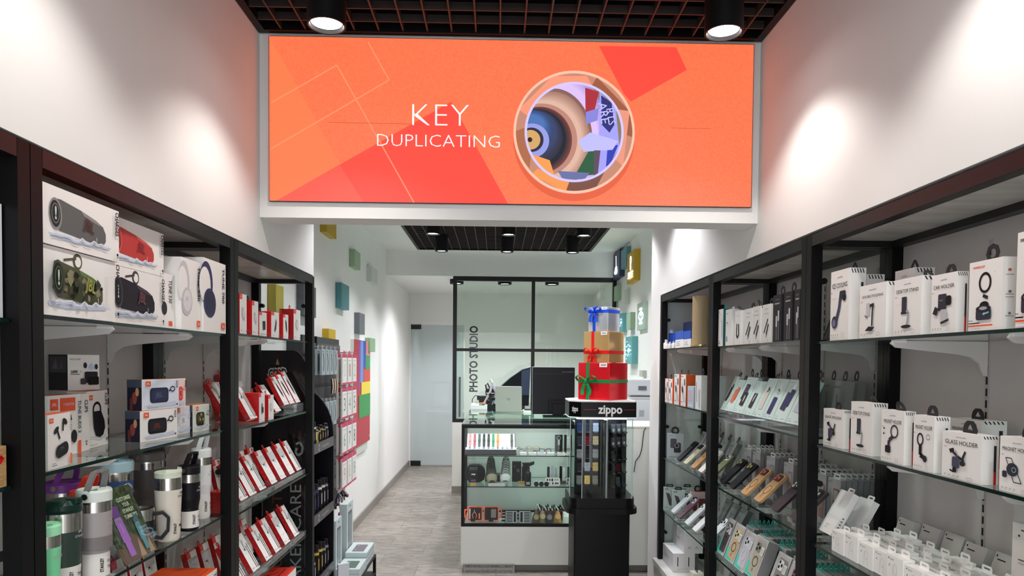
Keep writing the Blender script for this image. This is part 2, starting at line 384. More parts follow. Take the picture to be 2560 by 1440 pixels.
# ---- LED screen on the header
scr = empty('led_screen', (0, 0, 0)); tag(scr, 'wide orange LED screen reading KEY DUPLICATING on the header', 'screen')
x0, x1, z0, z1 = -0.955, 1.064, 2.228, 2.904
MB().box(x0 - 0.002, x1 + 0.002, 2.972, 2.984, z0 - 0.002, z1 + 0.002, M('#2a2a2c', 0.5)).build('screen_body', scr)
ES = 0.57
def E_(h): return M(h, 0.6, emit=ES)
WDT, HGT = x1 - x0, z1 - z0
def sp(px, py): q = ony(px, py, 2.972); return (min(max(q.x - x0, 0), WDT), min(max(q.z - z0, 0), HGT))
m, N, L, B = nodemat('screen_orange'); tc = N.new('ShaderNodeTexCoord'); n = N.new('ShaderNodeTexNoise'); n.inputs['Scale'].default_value = 130; n.inputs['Detail'].default_value = 1
r = N.new('ShaderNodeValToRGB'); r.color_ramp.elements[0].color = rgb('#ff7146'); r.color_ramp.elements[1].color = rgb('#ff7c50'); r.color_ramp.elements[0].position = .3; r.color_ramp.elements[1].position = .7
L.new(tc.outputs['Object'], n.inputs[0]); L.new(n.outputs['Fac'], r.inputs[0]); L.new(r.outputs[0], B.inputs['Emission Color']); B.inputs['Emission Strength'].default_value = ES; B.inputs['Base Color'].default_value = (0.02, 0.02, 0.02, 1)
ORB = m
WT = M('#fff0ee', 0.6, emit=0.66); LN = E_('#ff9468'); RD = E_('#ff4a3a'); RD2 = E_('#ff5a48'); O2 = E_('#ff8452'); O3 = E_('#ff8a5c')
c0 = sp(1435, 332)
def circ(cx, cy, rx, ry, clip, n=56):
    """ellipse points clipped to the round picture"""
    pts = []
    for j in range(n):
        a = 2 * PI * j / n; p = [cx + rx * math.cos(a), cy + ry * math.sin(a)]
        d = math.hypot(p[0] - clip[0], p[1] - clip[1])
        if d > clip[2]: p = [clip[0] + (p[0] - clip[0]) * clip[2] / d, clip[1] + (p[1] - clip[1]) * clip[2] / d]
        pts.append(tuple(p))
    return pts
U = lambda px: (px) * WDT / 1201.0       # picture pixels to metres on the screen
R1 = U(151); R2 = U(121)
def rel(dx, dy): return (c0[0] + U(dx), c0[1] - U(dy))
cl1 = (c0[0], c0[1], R1 * 0.985); cl2 = (c0[0] + U(0), c0[1] + U(0), R2 * 0.985)
def cc(dx, dy, rx, ry, cl=cl2): q = rel(dx, dy); return circ(q[0], q[1], U(rx), U(ry), cl)
def clp(P_, cl):
    o = []
    for p in P_:
        d = math.hypot(p[0] - cl[0], p[1] - cl[1])
        o.append((cl[0] + (p[0] - cl[0]) * cl[2] / d, cl[1] + (p[1] - cl[1]) * cl[2] / d) if d > cl[2] else p)
    return o
def pp(P_, cl=cl2): return clp([rel(*p) for p in P_], cl)
def GR(ax, ay, arx, ary, bx_, by_, brx, bry, ca, cb_, n):
    """soft shading inside the picture: nested ellipses blending one colour to another"""
    A, B_ = [int(ca[i:i+2], 16) for i in (1, 3, 5)], [int(cb_[i:i+2], 16) for i in (1, 3, 5)]; o = []
    for k in range(n + 1):
        t = k / n; c = '#%02x%02x%02x' % tuple(int(p + (q - p) * t) for p, q in zip(A, B_))
        o.append(('p', cc(ax + (bx_ - ax) * t, ay + (by_ - ay) * t, arx + (brx - arx) * t, ary + (bry - ary) * t), E_(c)))
    return o
b = MB(); b.T = Matrix.Translation((x0, 2.972, z0)) @ FT
items = [('r', 0, 0, WDT, HGT, ORB),
    ('p', [sp(677, 101), sp(697, 133), sp(850, 410), sp(692, 502), sp(678, 504)], E_('#ff7f4c')),
    ('p', [sp(690, 504), sp(1128, 254), sp(1270, 514), sp(1000, 512)], RD),
    ('p', [sp(690, 504), sp(850, 413), sp(908, 509)], RD2),
    ('p', [sp(1497, 115), sp(1690, 118), sp(1717, 175), sp(1577, 254), sp(1560, 235)], RD),
    ('l', [sp(678, 257), sp(842, 163), sp(1035, 508)], U(3), LN), ('l', [sp(678, 372), sp(973, 200), sp(920, 105)], U(3), LN),
    ('l', [sp(820, 306), sp(1062, 311)], U(1), E_('#c84a30')), ('l', [sp(1678, 320), sp(1776, 322)], U(1), E_('#c84a30')),
    ('t', *[sum(t) / 2 for t in zip(sp(1030, 262), sp(1168, 320))], U(80), 'KEY', WT, 0, U(140), -.022),
    ('t', *[sum(t) / 2 for t in zip(sp(944, 338), sp(1248, 370))], U(44), 'DUPLICATING', WT, 0, U(304), -.016),
    ('e', c0[0] + U(0), c0[1] - U(18), R1, R1, E_('#e85f3a')),
    ('e', c0[0], c0[1], R1, R1, E_('#ffb89c')), ('e', c0[0], c0[1], R1 * 0.965, R1 * 0.965, E_('#c98a70')),
    ('p', pp([(-150, -60), (-60, -150), (30, -140), (60, -90), (-90, -20)], cl1), E_('#ff9a78')), ('p', pp([(60, -150), (150, -60), (150, 10), (90, -10), (40, -110)], cl1), E_('#a05a3c')),
    ('p', pp([(100, -60), (150, -60), (150, 100), (100, 60)], cl1), E_('#f09a80')), ('p', pp([(-150, 0), (-100, -20), (-110, 90), (-150, 60)], cl1), E_('#b06a44')),
    ('p', pp([(-90, 90), (-10, 120), (-20, 150), (-110, 110)], cl1), E_('#ff9a50')), ('p', pp([(-10, 120), (80, 90), (60, 150), (-20, 150)], cl1), E_('#7a4a3c')),
    ('e', c0[0], c0[1], R2, R2, E_('#8a7a58')),
    *GR(-40, 10, 120, 170, -46, 14, 106, 140, '#a88ad0', '#e2c4fa', 6), ('p', cc(-52, 18, 98, 126), E_('#8a6058')), *GR(-55, 20, 95, 120, -72, 20, 92, 98, '#a87c6e', '#e4b8a4', 6), ('p', cc(-80, 20, 88, 90), E_('#c08878')), *GR(-85, 20, 80, 82, -90, 18, 70, 72, '#7a3a34', '#20202e', 5), *GR(-92, 16, 68, 70, -100, 0, 56, 52, '#20202e', '#34406a', 5),
    *GR(-104, -8, 50, 45, -108, -16, 34, 26, '#2c4478', '#4a74b8', 5), ('p', cc(-104, 22, 42, 42), E_('#98a0e8')), ('p', cc(-106, 20, 30, 30), E_('#282238')), ('p', cc(-108, 20, 24, 24), E_('#d8a868')), ('p', cc(-110, 20, 6, 6), E_('#301818')),
    ('p', pp([(-115, 60), (-60, 70), (-52, 120), (-115, 110)]), E_('#ffa050')), ('p', pp([(40, 40), (75, 42), (68, 110), (0, 112)]), E_('#205a38')),
    ('p', pp([(26, -110), (60, -100), (50, -52), (28, -40)]), E_('#b02838')), ('p', pp([(28, -50), (60, -60), (58, -30), (30, -20)]), E_('#8a88e0')),
    ('p', pp([(62, -100), (120, -70), (124, 40), (84, 90), (56, 110), (62, 0)]), E_('#a8a4ff')), ('p', pp([(84, 30), (110, 30), (96, 80), (80, 84)]), E_('#2a3ab8')),
    ('p', pp([(66, -92), (92, -74), (100, -20), (88, 0), (68, -20)]), E_('#282a78')), ('t', *rel(72, -48), U(30), 'ARE', E_('#c8c4ff'), -1.4), ('t', *rel(90, -40), U(26), 'RTS', E_('#c8c4ff'), -1.4),
    ('p', pp([(10, 22), (40, 0), (110, 20), (96, 42), (24, 48)]), E_('#c4c0ff')), ('p', pp([(50, 44), (66, 44), (64, 110), (50, 110)]), E_('#5a4858')),
    ('p', pp([(-40, 96), (40, 100), (30, 128), (-30, 124)]), E_('#6a70a8')),
    ('o', c0[0], c0[1], R1, R1, U(6), E_('#ffc4ac')), ('o', c0[0], c0[1], R2 * 1.02, R2 * 1.02, U(6), M('#d4c8ff', 0.6, emit=0.6))]
b.art(Matrix(), items, off=0.00012); b.build('screen_face', scr)
# ================================================================ display cabinets
# side: -1 left run (opens towards +x), +1 right run (opens towards -x)
def cabinet(side, y0, y1, shelves, label, standards, brackets=None, end_glass=(False, True), back=True):
    xf, xb = (FL, XL) if side < 0 else (FR, XR); s = 1 if side < 0 else -1     # s points out of the cabinet
    o = empty('display_cabinet', (xf, (y0 + y1) / 2, 0)); tag(o, label, 'display cabinet', 'black framed glass shelf cabinets')
    ox, oy = xf, (y0 + y1) / 2
    t = 0.04; top = 2.02; z0 = 0.24
    def bx(b, xa, xb_, ya, yb, za, zb, m, faces=None):
        b.box(min(xa, xb_) - ox, max(xa, xb_) - ox, ya - oy, yb - oy, za, zb, m)
    g = 0.0015
    for i, (xa, xb_) in enumerate(((xf, xf - s * t), (xb + s * 0.003, xb + s * (t + 0.003)))):
        for ya, yb in ((y0 + g, y0 + t), (y1 - t, y1 - g)):
            b = MB(); bx(b, xa, xb_, ya, yb, z0, top, POST); b.build('post', o)
    b = MB()
    for ya, yb in ((y0 + g, y1 - g),):
        for xa, xb_ in ((xf, xf - s * t), (xb + s * 0.003, xb + s * (t + 0.003))): bx(b, xa, xb_, ya + t, yb - t, top - t, top, BLK)
    for ya, yb in ((y0 + g, y0 + t), (y1 - t, y1 - g)): bx(b, xf - s * t, xb + s * (t + 0.003), ya, yb, top - t, top, BLK)
    b.build('frame_rail', o)
    b = MB(); bx(b, xf - s * t, xb + s * (t + 0.003), y0 + t, y1 - t, top - 0.018, top - 0.004, TOPP); b.build('roof_panel', o)
    if back:
        b = MB(); bx(b, xb + s * 0.0005, xb + s * 0.003, y0, y1, z0, top, WALL_SHADE); b.build('backing_board', o)  # thin skin of the wall, its grey colour holds the cabinet shade
    for yy, on_ in ((y0 + t / 2, end_glass[0]), (y1 - t / 2, end_glass[1])):
        if not on_: continue
        b = MB(); bx(b, xf - s * (t + 0.002), xb + s * (t + 0.005), yy - 0.003, yy + 0.003, z0 + 0.01, top - t - 0.002, PANE); b.build('side_glass', o)
        for zz in (1.86, 1.14, 0.42):
            for xx in (xf - s * 0.052, xb + s * 0.055):
                b = MB(); b.T = Matrix.Translation((xx - ox, yy - oy - 0.012, zz)) @ Matrix.Rotation(-PI / 2, 4, 'X'); b.lathe([(0.011, 0.0), (0.011, 0.024)], BLKM, 12); b.build('glass_clip', o)
    for z in shelves:
        b = MB(); xa, xb_ = xf - s * 0.018, xb + s * 0.012
        lo, hi = min(xa, xb_) - ox, max(xa, xb_) - ox
        b.box(lo, hi, y0 + t + 0.004 - oy, y1 - t - 0.004 - oy, z - 0.009, z, GLASS, [GLASS, GLASS, GEDGE, GEDGE, GEDGE, GEDGE]); b.build('glass_shelf', o)
    for ys in standards:
        b = MB(); bx(b, xb + s * 0.003, xb + s * 0.006, ys - 0.008, ys + 0.008, 0.3, 1.93, M('#b9b2b1', 0.5))
        z = 0.32
        while z < 1.9:
            bx(b, xb + s * 0.006, xb + s * 0.0066, ys - 0.0035, ys + 0.0035, z, z + 0.022, M('#25201f', 0.8)); z += 0.034
        b.build('slotted_upright', o)
        BR = M('#d8d2d0', 0.4)
        for z in shelves:
            L_ = abs(xf - xb) - 0.05
            prof = [(0.0, -0.0105), (L_, -0.0105), (L_ + 0.006, -0.018), (L_ - 0.01, -0.03), (0.09, -0.048), (0.05, -0.056), (0.025, -0.075), (0.012, -0.11), (0.0, -0.11)]
            b = MB(); b.prism(prof, ys - 0.004 - oy, ys + 0.004 - oy, BR, P=lambda a, c, d: (xb + s * (0.007 + a) - ox, d, z + c))
            bx(b, xb + s * (L_ - 0.03), xb + s * (L_ + 0.005), ys - 0.009, ys + 0.009, z - 0.016, z - 0.0095, M('#eceae8', 0.3)); b.build('bracket', o)
    b = MB(); bx(b, xf + s * 0.03, xb, y0, y1, 0.205, 0.24, WLAM); bx(b, xf + s * 0.015, xb, y0, y1, 0.06, 0.2, WLAM)
    bx(b, xf - s * 0.02, xb, y0, y1, 0, 0.06, BLKM)
    for k in range(2):
        ya = y0 + (y1 - y0) * k / 2 + 0.004; bx(b, xf + s * 0.022, xf + s * 0.015, ya, ya + (y1 - y0) / 2 - 0.008, 0.07, 0.195, WLAM)
    b.build('base_drawers', o)
    return o
SL1 = (1.66, 1.305, 0.985, 0.68, 0.42); SL2 = (1.668, 1.295, 0.96, 0.63, 0.40); SL0 = (1.645, 1.295, 0.96, 0.62)
SR1 = (1.665, 1.31, 0.94, 0.585); SR2 = (1.655, 1.30, 0.945, 0.585, 0.38); SR3 = (1.645, 1.285, 0.935, 0.60)
cabinet(-1, 0.40, 1.535, SL0, 'black cabinet cut by the left picture edge', (0.75, 1.2))
cabinet(-1, 1.535, 2.70, SL1, 'black left cabinet holding speaker boxes, earbud boxes and tumblers', (1.93, 2.42))
cabinet(-1, 2.70, 3.865, SL2, 'black left cabinet filled with red and white accessory boxes', (2.83, 3.2))
cabinet(1, 3.63, 4.76, SR1, 'black right cabinet with blue cream boxes and orange cable boxes, farthest one', (3.72, 4.45))
cabinet(1, 2.505, 3.63, SR2, 'black right cabinet with phone cases on clear stands', (2.63, 3.05, 3.5))
cabinet(1, 1.375, 2.505, SR3, 'black right cabinet with white phone holder boxes, nearest one', (1.55, 2.02))
cabinet(1, 0.245, 1.375, SR3, 'black right cabinet beyond the right picture edge', (0.6, 1.1))
# ================================================================ packaging kit
def proj(x, y, z):
    c = W2C @ Vector((x, y, z - EYE)); return CX + FPX * c.x / -c.z, CY - FPX * c.y / -c.z
def fitx(xf, z, pl, pr, pt, at='r'):
    r = []
    for px in (pl, pr):
        y = 3.0
        for _ in range(4):
            py = proj(xf, y, z)[1]; y = onx(px, py, xf).y
        r.append(Vector((xf, y)))
    q = r[1] if at == 'r' else r[0]; h = ony(pr if at == 'r' else pl, pt, q.y).z - z
    return r[0], r[1], z, h
def fitz(z, pL, pR, pt, at='r'):
    a, b_ = onz(*pL, z), onz(*pR, z); q = b_ if at == 'r' else a
    h = ony((pR if at == 'r' else pL)[0], pt, q.y).z - z
    return Vector((a.x, a.y)), Vector((b_.x, b_.y)), z, h
def ringplate(b, outer, inner, y0, y1, m):
    """plate with a hole, outlines in local x,z; both outlines with the same number of points"""
    k = len(outer); V = []
    for o, y in ((outer, y0), (inner, y0), (outer, y1), (inner, y1)): V += [(a, y, c) for a, c in o]
    F = []
    for i in range(k):
        j = (i + 1) % k
        F += [(i, j, k + j, k + i), (2*k + i, 3*k + i, 3*k + j, 2*k + j), (i, 2*k + i, 2*k + j, j), (k + i, k + j, 3*k + j, 3*k + i)]
    b.add(V, F, m)
def tabshape(kind, w):
    if kind == 'tri': o = [(-w/2, 0), (w/2, 0), (w*.46, w*.25), (w*.12, w*.72), (-w*.12, w*.72), (-w*.46, w*.25)]; i = [(-w*.26, w*.16), (w*.26, w*.16), (w*.24, w*.22), (w*.04, w*.5), (-w*.04, w*.5), (-w*.24, w*.22)]
    elif kind == 'bar': o = [(-w/2, 0), (w/2, 0), (w*.5, w*.3), (w*.4, w*.42), (-w*.4, w*.42), (-w*.5, w*.3)]; i = [(-w*.3, w*.14), (w*.3, w*.14), (w*.32, w*.2), (w*.28, w*.27), (-w*.28, w*.27), (-w*.32, w*.2)]
    elif kind == 'dome':
        o = [(-w/2, 0), (w/2, 0), (w*.5, w*.2), (w*.4, w*.45), (w*.2, w*.6), (-w*.2, w*.6), (-w*.4, w*.45), (-w*.5, w*.2)]
        i = [(-w*.22, w*.15), (w*.22, w*.15), (w*.2, w*.19), (w*.1, w*.33), (w*.02, w*.43), (-w*.02, w*.43), (-w*.1, w*.33), (-w*.2, w*.19)]
    else:   # loop
        o = [(w/2 * math.cos(a), w*.35 + w/2 * math.sin(a)) for a in [PI/4 * j - PI/2 for j in range(8)]]; i = [(x * .5, w*.35 + (z - w*.35) * .5) for x, z in o]
    return o, i
class Tab:
    def __init__(s, kind, w, m, u=0.0, y=0.5, tilt=0.0): s.kind, s.w, s.m, s.u, s.y, s.tilt = kind, w, m, u, y, tilt
def carton(fit, d, label, cat='product box', name='product_box', group=None, mats=None, front=None, side=None, left=None, top=None, tab=None, lean=0.0, bevel=False, lift=0.0, w=None, L=None):
    A, B_, z, h = fit
    if L: h = L
    W_ = w or (B_ - A).length; rz = math.atan2(B_.y - A.y, B_.x - A.x); mid = (A + B_) / 2
    b = MB(); mt = mats or [PAPER] * 6           # bottom top front right back left
    b.box(-W_/2, W_/2, 0, d, 0, h, PAPER, mt)
    if front: b.art(FT, front(W_, h))
    if side: b.art(Matrix(((0,0,1,W_/2),(1,0,0,d/2),(0,1,0,0),(0,0,0,1))), side(d, h))
    if left: b.art(Matrix(((0,0,-1,-W_/2),(-1,0,0,d/2),(0,1,0,0),(0,0,0,1))), left(d, h))
    if top: b.art(Matrix(((1,0,0,0),(0,1,0,0),(0,0,1,h),(0,0,0,1))), top(W_, d))
    o = b.build(name, None, (mid.x, mid.y, z + lift + (d * math.sin(lean) if lean else 0) + 0.0005), rot=(-lean, 0, rz)); tag(o, label, cat, group)
    for t in (tab if isinstance(tab, (list, tuple)) else [tab] if tab else []):
        b = MB(); O, I = tabshape(t.kind, t.w); ringplate(b, O, I, -0.0008, 0.0008, t.m)
        b.build('hang_tab', o, (t.u, d * t.y, h), rot=(t.tilt, 0, 0))
    return o
def grid_lines(n, u0, u1, v0, v1, m, seed=1, hh=0.35, wmin=0.5):
    """rows of fine print"""
    r = random.Random(seed); o = []; dv = (v1 - v0) / n
    for i in range(n):
        v = v1 - dv * (i + 0.5); e = u0 + (u1 - u0) * r.uniform(wmin, 1.0); o.append(('r', u0, v - dv * hh / 2, e, v + dv * hh / 2, m))
    return o
# hues used on packaging
C_GREYP = M('#6d6d6c', 0.5); C_CHAR = M('#2b2a2e', 0.5); C_DK = M('#17161a', 0.45); C_SPL = M('#c8d2e4', 0.5); C_SPL2 = M('#e4e9f2', 0.5)
TEAL = M('#2fb9a6', 0.4); TEALD = M('#0e6a62', 0.4); MINT = M('#ddf2ec', 0.35); MINT2 = M('#bcdcd3', 0.4)
def speaker_art(body, face, hl, logo, txt, strap=None, camo=False):
    def f(w, h):
        x = lambda a: -w/2 + a * w; y = lambda a: a * h
        it = []
        if strap: it += [('e', x(.46), y(.86), w*.062, h*.125, strap, -0.5), ('e', x(.465), y(.855), w*.04, h*.08, PAPER, -0.5), ('l', [(x(.28), y(.84)), (x(.44), y(.90))], h*.035, strap)]
        it += [('p', [(x(.08), y(.20)), (x(.3), y(.21)), (x(.5), y(.22)), (x(.7), y(.205)), (x(.88), y(.23)), (x(.84), y(.17)), (x(.6), y(.14)), (x(.3), y(.12)), (x(.1), y(.14))], C_SPL)]
        it += [('p', [(x(.16), y(.80)), (x(.22), y(.81)), (x(.46), y(.745)), (x(.66), y(.66)), (x(.76), y(.58)), (x(.80), y(.46)), (x(.80), y(.32)), (x(.765), y(.24)), (x(.70), y(.22)), (x(.46), y(.24)), (x(.20), y(.27)), (x(.14), y(.4))], body)]
        it += [('p', [(x(.46), y(.745)), (x(.66), y(.66)), (x(.76), y(.58)), (x(.7), y(.58)), (x(.5), y(.66))], hl)]
        if camo:
            r = random.Random(5)
            for k in range(26):
                a = r.uniform(.26, .72); c = r.uniform(.3, .68 - (a - .26) * .25); s_ = r.uniform(.02, .05)
                it.append(('p', [(x(a + s_ * r.uniform(.6, 1.4) * math.cos(t)), y(c + s_ * 2.1 * r.uniform(.5, 1.3) * math.sin(t))) for t in (0, .9, 1.9, 2.8, 3.9, 5.1)], (M('#8a8468', .6), M('#2f3a24', .6), M('#17180f', .6))[k % 3]))
        it += [('e', x(.155), y(.54), w*.075, h*.27, M('#3a4034', .5) if camo else hl, .06), ('e', x(.15), y(.54), w*.06, h*.225, face, .06), ('o', x(.15), y(.545), w*.045, h*.17, w*.006, hl),
               ('t', x(.15), y(.54), h*.3, '!', M('#b8d4cc', .5), 0, w*.022, .03)]
        it += [('t', x(.565), y(.50), h*.26, 'JBL', logo, -0.22, w*.14, .035)]
        it += [('r', x(.655), y(.26), x(.66), y(.34), M('#f4f4f4', .5))]
        r = random.Random(3); pts = []
        for k in range(15): pts.append((x(.10 + k * .052), y(.21 + r.uniform(-.035, .05))))
        it += [('l', pts, h*.03, C_SPL2), ('l', [(p[0], p[1] - h*.035) for p in pts], h*.02, C_SPL)]
        it += [('t', x(.945), y(.72), w*.07, txt, INK, -PI/2, h*.46, .035)]
        it += [('r', x(.935), y(.10), x(.96), y(.15), INK), ('r', x(.937), y(.06), x(.957), y(.09), INKG)]
        return it
    return f
def phones_art(hue, dark, txt):
    def f(w, h):
        x = lambda a: -w/2 + a * w; y = lambda a: a * h
        return [('e', x(.12), y(.66), w*.28, h*.30, hue), ('e', x(.06), y(.64), w*.24, h*.24, PAPER), ('e', x(.26), y(.40), w*.27, h*.20, hue, -.3), ('e', x(.28), y(.41), w*.21, h*.155, dark, -.3),
                ('t', x(.27), y(.44), h*.07, 'JBL', hue, 0, w*.16), ('t', x(.86), y(.68), w*.13, txt, INK, -PI/2, h*.5, .02), ('r', x(.76), y(.06), x(.93), y(.15), ORG), ('t', x(.845), y(.10), h*.05, 'JBL', PAPER, 0, w*.1)]
    return f
# ---------------------------------------------------------------- left run, top shelf
Z1 = 1.66
OT = M('#e8562a', 0.45)
sm_ = [PAPER, OT, PAPER, PAPER, PAPER, OT]
fl = fitx(-1.012, Z1, 104, 288, 655); a, b_, z, h1 = fl; a.y = 1.58
carton((a, b_, z, h1 - 0.002), 0.115, 'speaker box with camouflage speaker picture, on glass shelf under grey speaker box', mats=sm_, front=speaker_art(M('#4c5236', .6), M('#1c231c', .5), M('#5f7a44', .5), M('#969a48', .5), 'CHARGE5', M('#4f543c', .6), True), group='portable speaker boxes')
A = (Vector((-1.007, 1.58)), Vector((-1.007, b_.y + .012)), Z1 + h1, 0.134)
carton(A, 0.115, 'speaker box picturing a grey speaker, topmost at the left frame post', mats=sm_, front=speaker_art(M('#5e605f', .6), M('#2c2c30', .5), M('#8c8e8d', .5), M('#4a2622', .5), 'CHARGE5'), group='portable speaker boxes')
fl = fitx(-1.04, Z1, 292, 410, 693); a, b2, z, h2 = fl; a = Vector((-1.04, b_.y + .015))
carton((a, b2, z, h2 - 0.001), 0.115, 'speaker box picturing a black speaker, under the red speaker box', mats=sm_, front=speaker_art(M('#221d28', .5), M('#111114', .5), M('#3c3644', .5), M('#6a3844', .5), 'CHARGE3', M('#3c3a3c', .6)), group='portable speaker boxes')
carton((a, b2, Z1 + h2, 0.132), 0.115, 'speaker box picturing a red speaker, upper box beside grey one', mats=sm_, front=speaker_art(M('#c03432', .5), M('#6a1818', .5), M('#d8504c', .5), M('#8a2024', .5), 'CHARGE5'), group='portable speaker boxes')
a = Vector((-1.04, b2.y + .003)); fb = fitx(-1.04, Z1, 411, 437, 648)
def narrow(w, h): return [('t', w*.05, h*.68, w*.42, 'TUNE 530', INK, -PI/2, h*.42, .01), ('r', -w*.1, h*.05, w*.25, h*.14, ORG), ('e', -w*.52, h*.36, w*.25, h*.12, C_CHAR)]
carton((a, fb[1], Z1, .172), 0.10, 'narrow white headphone box just right of black speaker box', group='headphone boxes', front=narrow)
a = Vector((-1.02, fb[1].y + .004)); fb = fitx(-1.02, Z1, 437, 502, 658)
carton((a, fb[1], Z1, fb[3]), 0.09, 'headphone box with faint white headphones, between narrow box and navy one', group='headphone boxes', front=phones_art(M('#c9c8ce', .5), M('#e2e1e4', .5), 'TUNE 530'))
a = Vector((-1.012, fb[1].y + .004)); fb = fitx(-1.012, Z1, 503, 570, 665)
fb[1].y = min(fb[1].y, 2.645)
carton((a, fb[1], Z1, fb[3]), 0.09, 'headphone box picturing navy over-ear headphones, by the frame post', group='headphone boxes', front=phones_art(M('#2c2b5c', .5), M('#1b1a40', .5), 'TUNE 780'))
carton((Vector((-1.03, 1.18)), Vector((-1.03, 1.49)), 1.645, .235), 0.16, 'large pale box on the top shelf at the left picture edge', mats=[M('#dfe3ea', .35)] * 6, left=lambda d, h: [('l', [(-d*.4, h*.9), (d*.3, h*.98)], .002, INKL)], front=lambda w, h: [('r', -w*.4, h*.1, w*.1, h*.9, M('#d3d9e4', .4)), ('t', w*.3, h*.5, .03, 'BASS', INKL, -PI/2)])
# ---------------------------------------------------------------- left run, second shelf
Z2 = 1.305
def lark(w, h): return [('t', -w*.27, h*.87, h*.075, 'HOLLYLAND', INK, 0, w*.33), ('t', -w*.30, h*.52, h*.11, 'LARK', INK, 0, w*.22, .03), ('t', -w*.1, h*.52, h*.1, 'A1', INKL, 0, w*.08), ('r', -w*.43, h*.44, -w*.14, h*.455, INK), ('e', w*.03, h*.70, w*.055, h*.085, C_CHAR), ('e', w*.38, h*.66, w*.05, h*.08, C_CHAR),
    ('rr', 0, h*.2, w*.42, h*.52, .004, C_CHAR), ('rr', -w*.13, h*.16, w*.04, h*.33, .003, M('#3e3d3f', .5)), ('rr', w*.1, h*.14, w*.45, h*.38, .004, C_DK), ('p', [(w*.12, h*.62), (w*.22, h*.78), (w*.3, h*.62), (w*.2, h*.56)], M('#bcd0ff', .4))]
def clipart(w, h): return [('r', -w*.40, h*.84, -w*.22, h*.93, ORG), ('t', -w*.31, h*.885, h*.05, 'JBL', PAPER, 0, w*.12), ('t', w*.40, h*.84, w*.15, 'CLIP5', INK, -PI/2, h*.22, .02), ('o', -w*.04, h*.66, w*.2, h*.15, w*.055, C_DK), ('p', [(-w*.24, h*.64), (w*.14, h*.64), (w*.30, h*.46), (w*.33, h*.32), (w*.24, h*.2), (w*.08, h*.16), (-w*.1, h*.2), (-w*.2, h*.34)], C_DK),
    ('l', [(-w*.35, h*.2), (-w*.1, h*.17), (w*.1, h*.14), (w*.35, h*.19)], h*.02, C_SPL), ('t', -w*.22, h*.05, h*.035, 'Bluetooth', INKG, 0, w*.3), ('r', w*.38, h*.08, w*.42, h*.14, INK)]
def liftlabel(w, h): return [('t', w*.1, h*.78, w*.55, 'CLIP5', INK, -PI/2, h*.22, .02), ('t', w*.1, h*.14, w*.3, '24', INK, -PI/2)]
fc = fitz(Z2, (217, 1124), (270, 1110), 975)
cl5 = carton(fc, .05, 'white box picturing a black clip speaker with carabiner loop', group='small audio boxes', mats=[PAPER, OT, PAPER, PAPER, PAPER, M('#e6d6bc', .5)], front=clipart, left=liftlabel)
dirv = (fc[1] - fc[0]).normalized(); nrm = Vector((dirv.y, -dirv.x))
a = fc[0] - dirv * .055 + nrm * 0.01; bb = fc[0] - dirv * .006 + nrm * 0.01
carton((a, bb, Z2, fc[3] - .004), .05, 'narrow white box end, left of the black clip speaker box', group='small audio boxes', front=liftlabel)
def buds2(w, h): return [('rr', -w*.44, h*.76, -w*.20, h*.94, .002, ORG), ('rr', -w*.15, h*.73, w*.42 - w*.1, h*.95, .002, ORG), ('t', -w*.32, h*.85, h*.07, 'JBL', PAPER, 0, w*.16), ('t', w*.10, h*.84, h*.07, '3 MONTHS', PAPER, 0, w*.32), ('p', [(-w*.5, h*.66), (-w*.2, h*.68), (0, h*.6), (w*.16, h*.68), (w*.2, h*.58), (-w*.1, h*.55), (-w*.5, h*.60)], C_CHAR), ('e', w*.26, h*.3, w*.09, h*.11, C_CHAR),
    ('t', w*.43, h*.62, w*.13, 'TUNE BUDS 2', INK, -PI/2, h*.55, .015), ('r', w*.38, 0, w*.47, h*.22, ORG)]
def buds1(w, h): return [('rr', -w*.44, h*.84, -w*.26, h*.93, .002, ORG), ('t', -w*.35, h*.885, h*.045, 'JBL', PAPER, 0, w*.12), ('e', -w*.16, h*.70, w*.12, h*.05, C_DK, .5), ('l', [(-w*.12, h*.70), (-w*.02, h*.53)], w*.06, C_DK), ('e', w*.20, h*.84, w*.11, h*.055, C_DK, -.4), ('l', [(w*.12, h*.84), (w*.10, h*.67)], w*.06, C_DK),
    ('rr', -w*.22, h*.2, w*.34, h*.44, .018, C_DK, .2), ('t', w*.06, h*.36, h*.05, 'JBL', INKG, 0, w*.15), ('t', w*.43, h*.80, w*.10, 'WAVE FLEX', INK, -PI/2, h*.3), ('r', w*.38, h*.02, w*.47, h*.22, M('#f07a4a', .5)), ('r', -w*.4, h*.06, -w*.2, h*.075, INKG), ('r', -w*.4, h*.1, -w*.25, h*.11, INKG)]
OTL = [PAPER, M('#ee6a3a', .45), PAPER, PAPER, PAPER, PAPER]
fb = fitz(Z2, (120, 1178), (178, 1160), 1030); a, bb, z, h = fb
carton((a, bb, z, h), .035, 'white earbud box picturing black earbuds and case, frontmost on second left shelf', group='small audio boxes', mats=OTL, front=buds1)
f2 = fitz(Z2, (121, 1148), (203, 1132), 985); 
carton((f2[0], f2[1], Z2, f2[3] - .0), .04, 'white earbud box with orange 3 MONTHS sticker, behind the frontmost earbud box', group='small audio boxes', mats=OTL, front=buds2)
hh = fc[3]
am = Vector((fc[0].x - .035, fc[0].y - .13)); bm = am + Vector((.035, .155))
ft2 = ony(162, 975, am.y)
ax = fitz(Z2 + hh, (163, 975), (240, 972), 888, 'l'); ax[0].x += .05; ax[1].x += .05; ax[0].y -= .07; ax[1].y -= .07
